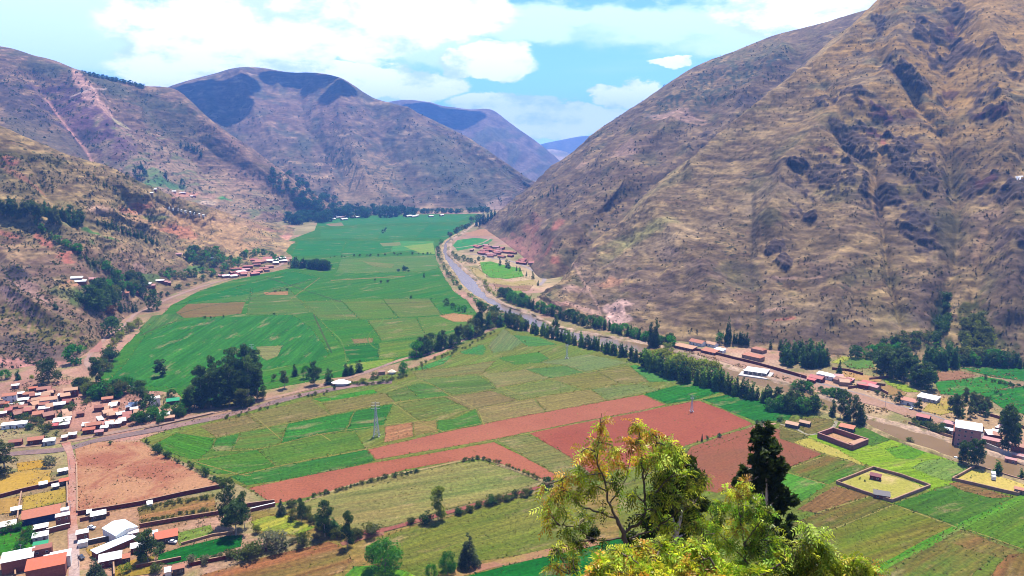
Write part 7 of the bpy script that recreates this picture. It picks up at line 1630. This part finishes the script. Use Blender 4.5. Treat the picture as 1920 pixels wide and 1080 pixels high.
# ================================================================== FOREGROUND TREES ON THE NEAR HILLSIDE
M_FLEAF = leaf_mat('foreground_leaves', 0.5, 0.35, 0.4)  # leaf material of the foreground trees, tones come from the vertex colours
M_BR = plain('dark_branch', (.10,.075,.06), .9, .1, var=.35, scale=6.0, bump=.02, bscale=14); M_BRP = plain('weathered_branch', (.34,.28,.23), .9, .1, var=.3, scale=6.0, bump=.02, bscale=14)
frg = np.random.default_rng(99)
def sprays(C, length, cols, pairs=6, lw=.16, droop=.5, rg=frg):
    """compound leaves: a rachis with paired narrow leaflets, every leaflet a folded quad"""
    n = len(C); d = rg.normal(size=(n, 3)); d[:, 2] -= droop; d /= np.linalg.norm(d, axis=1, keepdims=True)
    s = np.cross(d, rg.normal(size=(n, 3))); s /= np.linalg.norm(s, axis=1, keepdims=True); nn = np.cross(d, s)
    ln = length*rg.uniform(.6, 1.25, n); V = []; K = []
    for p in range(pairs):
        t = (p+.6)/pairs; base = C + d*(ln*t)[:, None] - np.array([0, 0, 1])*(ln*t*t*.35)[:, None]
        l = ln*.42*(1-.45*abs(t-.45)*1.6)
        for sd in (-1, 1):
            ax = s*sd*.82 + d*.5 + nn*rg.normal(0, .25, n)[:, None] - np.array([0, 0, .25]); ax /= np.linalg.norm(ax, axis=1, keepdims=True)
            wd = np.cross(ax, nn); wd /= np.linalg.norm(wd, axis=1, keepdims=True)+1e-9
            m = base + ax*(l*.5)[:, None]; tip = base + ax*l[:, None] - np.array([0, 0, 1])*(l*.15)[:, None]; w = (l*lw)[:, None]
            V.append(np.stack([base, m-wd*w, tip, m+wd*w], 1)); K.append(cols*rg.uniform(.8, 1.2, (n, 1)))
    V = np.concatenate(V).reshape(-1, 3); c = np.repeat(np.concatenate(K), 4, 0); return V, np.arange(len(V)).reshape(-1, 4), c
def curve3(a, b, rg, bend=.12, n=5):
    a = np.array(a); b = np.array(b); t = np.linspace(0, 1, n)[:, None]; L_ = np.linalg.norm(b-a); off = rg.normal(size=3)*L_*bend
    return a+(b-a)*t+off*np.sin(t*math.pi) + rg.normal(size=(n, 3))*L_*.02*np.sin(t*math.pi)
YEL = S(240,226,84)*1.35; ORG = S(240,178,76)*1.25; YGR = S(206,220,64)*1.3; GRN = S(140,180,50)*1.25; DGN = S(74,104,38); LGR = S(196,226,96)*1.35; OLV = S(166,166,62)*1.1
def fg_tree(name, label, Y, base, limbs, blobs, spray_len, per, trunk_r, cat='tree', leaf_w=.16, twig=True, barkmat=None, pairs=6):
    """limbs: photograph polylines with depth offset; blobs: (px,py,rx,ry,dz,palette,density)"""
    B = Vector((dp(base[0], 540, Y).x, Y, 0)); B.z = float(hillz(np.array([B.x]), np.array([B.y]))[0])-.2
    o = empty(name, label, cat, B); Bv = np.array(B); nodes = []
    lim = []
    for (pts, r0, r1) in limbs:
        P = np.array([tuple(dp(p[0], p[1], Y+(p[2] if len(p) > 2 else 0)) if p[0] is not None else B) for p in pts])
        C = catmull(P, (len(P)-1)*5+1)+frg.normal(size=((len(P)-1)*5+1, 3))*.02; C[0] = P[0]; C[-1] = P[-1]; R_ = np.linspace(r0, r1, len(C))*.62
        v, f = tube(C-Bv, R_, 7); lim.append((v, f)); nodes += [tuple(q) for q in C]
    for i, (v, f) in enumerate(lim): link('trunk' if i == 0 else 'branch', fast_mesh('branch', v, f, None, barkmat or M_BR, True), o)
    nodes = np.array(nodes); tw = []; SV = []; SF = []; SC = []; off = 0
    for (px, py, rx, ry, dz, pal, dens) in blobs:
        rx *= 1.12; ry *= 1.12
        c = np.array(dp(px, py, Y+dz)); k = FPX/(Y+dz); R3 = np.array([rx/k, (rx+ry)/2/k*.9, ry/k])
        i = np.argmin(((nodes-c)**2).sum(1)+np.where(nodes[:, 2] > c[2]+.1, .6, 0)); a = nodes[i]
        if twig:
            C = curve3(a, c, frg); tw.append(tube(C-Bv, np.linspace(.028, .014, len(C)), 5)); inner = C
        ns = max(4, int(per*dens*(rx*ry)/900)); d = frg.normal(size=(ns, 3)); d /= np.linalg.norm(d, axis=1, keepdims=True); rr = frg.uniform(0, 1, ns)**.45
        P = c+d*rr[:, None]*R3
        # gather leaves on twigs
        nt = max(3, ns//7); tips = c+(lambda q: q/np.linalg.norm(q, axis=1, keepdims=True)*frg.uniform(.5, 1.05, (nt, 1)))(frg.normal(size=(nt, 3)))*R3
        own = frg.integers(0, nt, ns); tt = frg.uniform(.35, 1.0, ns)[:, None]; P = P*.42 + (c*(1-tt)+tips[own]*tt)*.58
        if twig:
            for q in tips[:min(nt, 12)]:
                C = curve3(c, q, frg, .15, 4); tw.append(tube(C-Bv, np.linspace(.012, .004, 4), 3))
        cols = np.array([pal[j] for j in frg.integers(0, len(pal), ns)])*(.6+1.7*frg.uniform(0, 1, (ns, 1)))
        v, f, cc = sprays(P-Bv, spray_len, cols, pairs, leaf_w); SV.append(v); SF.append(f+off); SC.append(cc); off += len(v)
    link('foliage', fast_mesh('foliage', np.concatenate(SV), np.concatenate(SF), {'Col': np.clip(np.concatenate(SC), .01, .8)}, M_FLEAF, False), o, kind='stuff')
    if tw: v, f = join(tw); link('twigs', fast_mesh('twigs', v, f, None, barkmat or M_BR, True), o, kind='stuff')
    return o
PY = [YEL, LGR, ORG, YGR, ORG, GRN, OLV]; PG = [YGR, LGR, GRN, YEL, OLV, GRN]; PM = [YGR, OLV, GRN, DGN]; PO = [ORG, YEL, YEL, LGR, S(206,150,70)]; PD = [DGN, DGN, GRN, OLV]
fg_tree('pepper_tree', 'large yellow-green tree with sparse orange leaves and bare branches in the foreground', 22, (1175,0),
 [([(None,None),(1190,1120),(1178,1050),(1168,1000),(1158,975)], .20, .10), ([(1168,1000),(1205,975),(1208,930),(1206,880),(1200,830),(1196,800)], .085, .02), ([(1160,978),(1142,945),(1134,905),(1120,860),(1126,810),(1128,775)], .07, .012),
  ([(1158,975),(1120,960),(1085,945),(1062,920),(1052,900)], .06, .015), ([(1170,1010),(1110,1010),(1080,990),(1050,985)], .05, .015), ([(1206,940),(1235,915),(1262,890),(1290,870)], .05, .015), ([(1208,900),(1222,860),(1232,820)], .035, .012),
  ([(1180,1010),(1230,990),(1270,960),(1300,945)], .06, .015), ([(1142,945),(1170,905),(1182,860)], .04, .012), ([(1175,1040),(1230,1030),(1300,1010),(1340,1000)], .06, .02), ([(1178,1060),(1120,1060),(1070,1075)], .05, .02)],
 [(1128,792,9,24,0,PO,1.3),(1124,822,16,18,0,PY,1.2),(1112,848,28,18,.3,PO,1.0),(1150,838,18,20,-.2,PY,.9),(1090,848,20,14,0,PO,.7),(1196,800,20,16,0,PY,1.4),(1215,812,24,18,.3,PO,1.2),(1190,830,26,18,-.2,PY,1.2),(1240,832,26,18,.4,PY,1.3),(1262,835,18,14,0,PG,1.2),
  (1268,856,26,20,.2,PG,1.5),(1235,862,30,22,-.3,PG,1.5),(1200,866,24,20,.3,PY,1.0),(1160,872,26,20,0,PY,.9),(1125,880,26,18,.2,PY,1.0),(1095,890,24,18,0,PG,1.0),(1065,892,22,14,0,PY,.8),(1050,914,24,18,.2,PO,.9),(1035,935,20,16,0,PY,.8),(1075,925,30,18,-.2,PG,1.0),
  (1030,962,20,14,0,PY,.7),(1058,955,24,16,.1,PG,.9),(1028,985,20,12,0,PY,.7),(1060,988,26,14,0,PM,.8),(1110,915,24,18,.2,PM,.8),(1150,905,24,16,0,PM,.7),(1245,896,30,20,.2,PM,1.3),(1280,890,28,22,.4,PM,1.3),(1300,915,24,22,.4,PM,1.1),(1225,925,30,18,0,PM,1.0),
  (1180,930,24,18,.2,PM,.7),(1265,935,30,20,0,PM,1.1),(1130,960,24,16,0,PM,.6),(1100,970,24,14,.2,PM,.7),(1230,960,30,16,0,PM,.9),(1290,955,28,20,.3,PM,1.0),(1190,965,20,14,0,PD,.6),(1255,985,34,16,0,PG,1.0),(1310,985,30,18,0,PG,1.0),
  (1080,1015,34,16,0,PM,.9),(1045,1030,26,16,.2,PM,.8),(1130,1010,22,12,0,PM,.5),(1040,1060,26,18,0,PO,.9),(1075,1050,30,18,.2,PM,.9),(1020,905,14,10,0,PO,.5),(1325,890,14,20,.5,PM,.8)],
 .38, 58, .2, leaf_w=.17, pairs=5)
fg_tree('pepper_shrub', 'dense yellow-green shrub with feathery leaves along the bottom, under the large foreground tree', 17, (1230,0),
 [([(None,None),(1235,1150),(1230,1100),(1225,1060)], .10, .04), ([(1232,1110),(1180,1080),(1140,1060)], .05, .015), ([(1232,1110),(1290,1070),(1330,1045)], .05, .015), ([(1230,1100),(1200,1060),(1170,1040)], .04, .01)],
 [(1140,1070,34,22,0,PG,1.5),(1180,1052,34,22,.3,PY,1.4),(1215,1070,36,24,-.2,PG,1.6),(1255,1045,36,24,.3,PG,1.6),(1290,1065,36,24,0,PY,1.6),(1330,1050,34,24,.2,PG,1.5),(1160,1030,28,14,.4,PG,1.0),(1210,1028,34,14,.4,PY,1.1),(1310,1025,32,14,.4,PG,1.1),(1360,1070,34,22,0,PG,1.5),(1110,1082,30,14,0,PY,1.2),(1240,1086,60,16,-.3,PG,1.6),(1330,1088,60,16,-.3,PY,1.6),(1190,1085,60,18,-.3,PY,1.6),(1135,1050,26,16,.2,PY,1.2),(1380,1085,40,18,0,PG,1.5),(1275,1030,30,16,.5,PG,1.2),(1240,1020,30,14,.6,PM,1.2)],
 .34, 120, .1, leaf_w=.17, pairs=5)
fg_tree('pepper_shrub', 'olive and orange leafed shrub in the foreground, between the dark eucalyptus and the large tree', 24, (1400,0),
 [([(None,None),(1400,1120),(1398,1050),(1392,990)], .12, .04), ([(1398,1050),(1350,1000),(1330,960)], .05, .015), ([(1396,1020),(1430,970),(1440,940)], .05, .015), ([(1394,1000),(1385,950),(1392,920)], .04, .012)],
 [(1395,905,18,20,0,PO,1.0),(1370,925,22,18,0,PO,1.0),(1410,930,20,16,.2,PM,1.0),(1350,950,28,20,0,PM,1.2),(1395,958,32,20,.2,PM,1.2),(1435,955,24,22,0,PM,1.1),(1335,985,34,22,.2,PG,1.3),(1385,990,36,22,0,PO,1.1),(1430,990,34,24,.2,PM,1.3),(1360,1020,36,22,0,PG,1.4),(1410,1025,36,22,0,PM,1.3),(1455,1015,30,22,.2,PM,1.2),(1445,1050,36,22,0,PG,1.4),(1395,1056,36,22,0,PG,1.4)],
 .34, 78, .1, leaf_w=.17, pairs=5)
fg_tree('pepper_shrub', 'pale feathery shrub in the foreground at the right, its tips against the olive fields', 16, (1530,0),
 [([(None,None),(1530,1160),(1528,1110),(1522,1060),(1514,1010)], .09, .015), ([(1528,1110),(1580,1070),(1620,1060)], .04, .012), ([(1528,1110),(1480,1060),(1470,1030)], .04, .012)],
 [(1514,985,9,16,0,[S(206,216,130),LGR],1.2),(1536,1004,12,14,0,[LGR,YGR],1.0),(1516,1018,22,18,0,PG,1.1),(1548,1030,22,18,0,[S(190,206,100),LGR],1.1),(1490,1040,28,20,.2,PG,1.2),(1530,1052,34,22,0,PG,1.4),(1570,1058,30,20,0,PG,1.2),(1500,1078,40,22,0,PG,1.5),(1560,1082,40,20,0,PY,1.5),(1610,1070,30,18,.2,PY,1.0),(1640,1080,24,14,0,PO,.9),(1590,1086,40,16,0,PG,1.3),(1465,1075,30,20,0,PM,1.3),(1430,1075,36,20,.2,PG,1.4),(1400,1082,36,20,.2,PG,1.4),(1630,1062,20,12,0,PG,1.0),(1600,1050,22,12,0,PG,1.0),(1470,1050,24,16,.2,PM,1.2)],
 .32, 120, .09, leaf_w=.17, pairs=5)
# dark eucalyptus just below the viewpoint
def dark_tree(name, label, Y, base_px, blobs, leaf, per, pal, trunk_top):
    x0 = dp(base_px, 540, Y).x; z0 = float(hillz(np.array([x0]), np.array([float(Y)]))[0])-.3; B = Vector((x0, Y, z0)); o = empty(name, label, 'tree', B); Bv = np.array(B)
    top = np.array(dp(trunk_top[0], trunk_top[1], Y)); C = curve3(Bv, top, frg, .02, 12); v, f = tube(C-Bv, np.linspace(.34, .05, 12), 8); link('trunk', fast_mesh('trunk', v, f, None, M_BARKP, True), o)
    SV = []; SF = []; SC = []; off = 0; br = []
    for (px, py, r, dz) in blobs:
        px += frg.uniform(-7, 7); py += frg.uniform(-4, 4); r *= frg.uniform(.62, 1.08)
        c = np.array(dp(px, py, Y+dz)); k = FPX/(Y+dz); R_ = r/k; i = np.argmin(((C-c)**2).sum(1)+np.where(C[:, 2] > c[2]-.5, 4, 0)); br.append(tube(curve3(C[i], c, frg, .08, 4)-Bv, np.linspace(.09, .03, 4), 5))
        n = int(per*(r/20)**2); nc = max(5, n//26); cc = c+(lambda q: q/np.linalg.norm(q, axis=1, keepdims=True)*frg.uniform(.2, 1.0, (nc, 1))**.6)(frg.normal(size=(nc, 3)))*R_
        own = frg.integers(0, nc, n); P = cc[own]+frg.normal(size=(n, 3))*R_*.14; t = (frg.uniform(0, 1, nc)[own]*.6+frg.uniform(0, .4, n))[:, None]
        v, f, q = leaf_quads(P-Bv, np.full(n, leaf), pal[0]*(1-t)+pal[1]*t, up=-.4, elong=1.9, rg=frg); SV.append(v); SF.append(f+off); SC.append(q); off += len(v)
    link('crown', fast_mesh('crown', np.concatenate(SV), np.concatenate(SF), {'Col': np.clip(np.concatenate(SC), .005, .8)}, M_LEAF, False), o, kind='stuff')
    for v, f in br[:14]: link('branch', fast_mesh('branch', v, f, None, M_BARKP, True), o)
dark_tree('eucalyptus_tree', 'tall very dark eucalyptus in the foreground right, standing out against the red field', 60, 1425,
 [(1440,805,13,0),(1432,822,20,0),(1450,830,18,1),(1416,842,20,0),(1442,850,24,-1),(1408,862,18,0),(1462,868,18,0),(1432,880,24,0),(1398,886,16,1),(1468,890,14,1),(1420,905,22,0),(1452,905,22,0),(1392,906,16,0),(1474,920,16,0),(1440,930,22,0),(1410,935,20,0),(1482,940,12,0),(1462,948,20,0),(1430,958,22,0),(1478,968,14,0),(1452,978,20,0),(1400,965,18,0),(1425,990,22,0),(1450,1010,22,0)], .17, 720, (S(40,66,28), S(100,126,54)), (1438,812))
dark_tree('eucalyptus_tree', 'dark leafy tree standing directly behind the large yellow foreground tree', 42, 1275,
 [(1262,850,20,0),(1282,868,22,0),(1300,885,20,0),(1270,890,26,0),(1305,912,20,0),(1285,925,26,0),(1250,915,22,0),(1312,945,16,0),(1295,960,24,0),(1262,955,26,0),(1235,945,20,0),(1305,985,20,0),(1275,995,26,0),(1240,985,22,0),(1205,975,18,0),(1215,1010,22,0),(1320,1010,18,0),(1260,1030,26,0),(1345,980,14,0),(1180,1010,16,1),(1110,1000,14,1)], .14, 700, (S(40,60,28), S(110,128,60)), (1285,860))
dark_tree('eucalyptus_tree', 'dark low tree at the right edge of the foreground shrubs', 48, 1480,
 [(1475,1000,16,0),(1490,1020,18,0),(1462,1020,18,0),(1480,1045,22,0),(1500,1060,20,0),(1455,1050,20,0)], .16, 500, (S(30,44,24), S(74,90,44)), (1475,1010))
# small cyan plastic sheet caught in the shrubs
P = dp(1111, 1068, 21); o = boxes('plastic_sheet', [(0, 0, 0, .10, .05, .16), (.03, .01, -.06, .06, .05, .08)], plain('cyan_plastic', S(40,190,200), .4, .4), None, label='small cyan plastic scrap among the branches at the bottom', category='plastic scrap'); o.location = P

# ================================================================== CLOUDS THAT SHADE THE FAR SUMMITS, AND THE AIR
mcl, t, b = mat_new('cloud', 1.0, 0.0); b.inputs['Base Color'].default_value = (.9, .9, .92, 1)
def cloud(targets, r, zc, squash=.35):
    V0 = []; F0 = []; off = 0
    for i, (px, py) in enumerate(targets):
        P = at(px, py); q = P + SDIR*((zc-P.z)/SDIR.z); bm = bmesh.new(); bmesh.ops.create_icosphere(bm, subdivisions=5, radius=1)
        v = np.array([tuple(x.co) for x in bm.verts]); f = np.array([[w_.index for w_ in fc.verts] for fc in bm.faces]); bm.free()
        k = 1+.35*fbm(v[:, 0]*1.6+i*7, v[:, 1]*1.6, v[:, 2]*1.6, 5, 800+i); v = v*k[:, None]*np.array([r, r, r*squash])+np.array(q); V0.append(v); F0.append(f+off); off += len(v)
    link('cloud', fast_mesh('cloud', np.concatenate(V0), np.concatenate(F0), None, mcl, True), kind='structure')
cloud([(355,170),(385,172),(410,178),(430,195),(400,205),(425,222),(445,165),(372,190)], 95, 1800)
cloud([(520,142),(560,147),(600,152),(640,162)], 80, 1800)
cloud([(780,208),(810,214),(835,222),(855,218),(800,205),(870,222)], 150, 2300)
hz = bpy.data.meshes.new('haze'); x0, x1, y0, y1, z0, z1 = -8800, 8800, -2500, 14000, -700, 1010
me = fast_mesh('haze', [(x, y, z) for x in (x0, x1) for y in (y0, y1) for z in (z0, z1)], [(0,1,3,2),(4,6,7,5),(0,4,5,1),(2,3,7,6),(0,2,6,4),(1,5,7,3)], None, None, False)
mh = bpy.data.materials.new('haze'); mh.use_nodes = True; t = mh.node_tree; t.nodes.clear(); pv = N(t, 'ShaderNodeVolumePrincipled'); pv.inputs['Color'].default_value = (.15, .38, 1.0, 1)
pv.inputs['Density'].default_value = 1.05e-4; pv.inputs['Anisotropy'].default_value = 0.2; oo = N(t, 'ShaderNodeOutputMaterial'); L(t, pv.outputs[0], oo.inputs['Volume']); me.materials.append(mh)
link('haze', me, kind='stuff')
print('trees', TCOUNT[0], 'objects', len(bpy.data.objects))
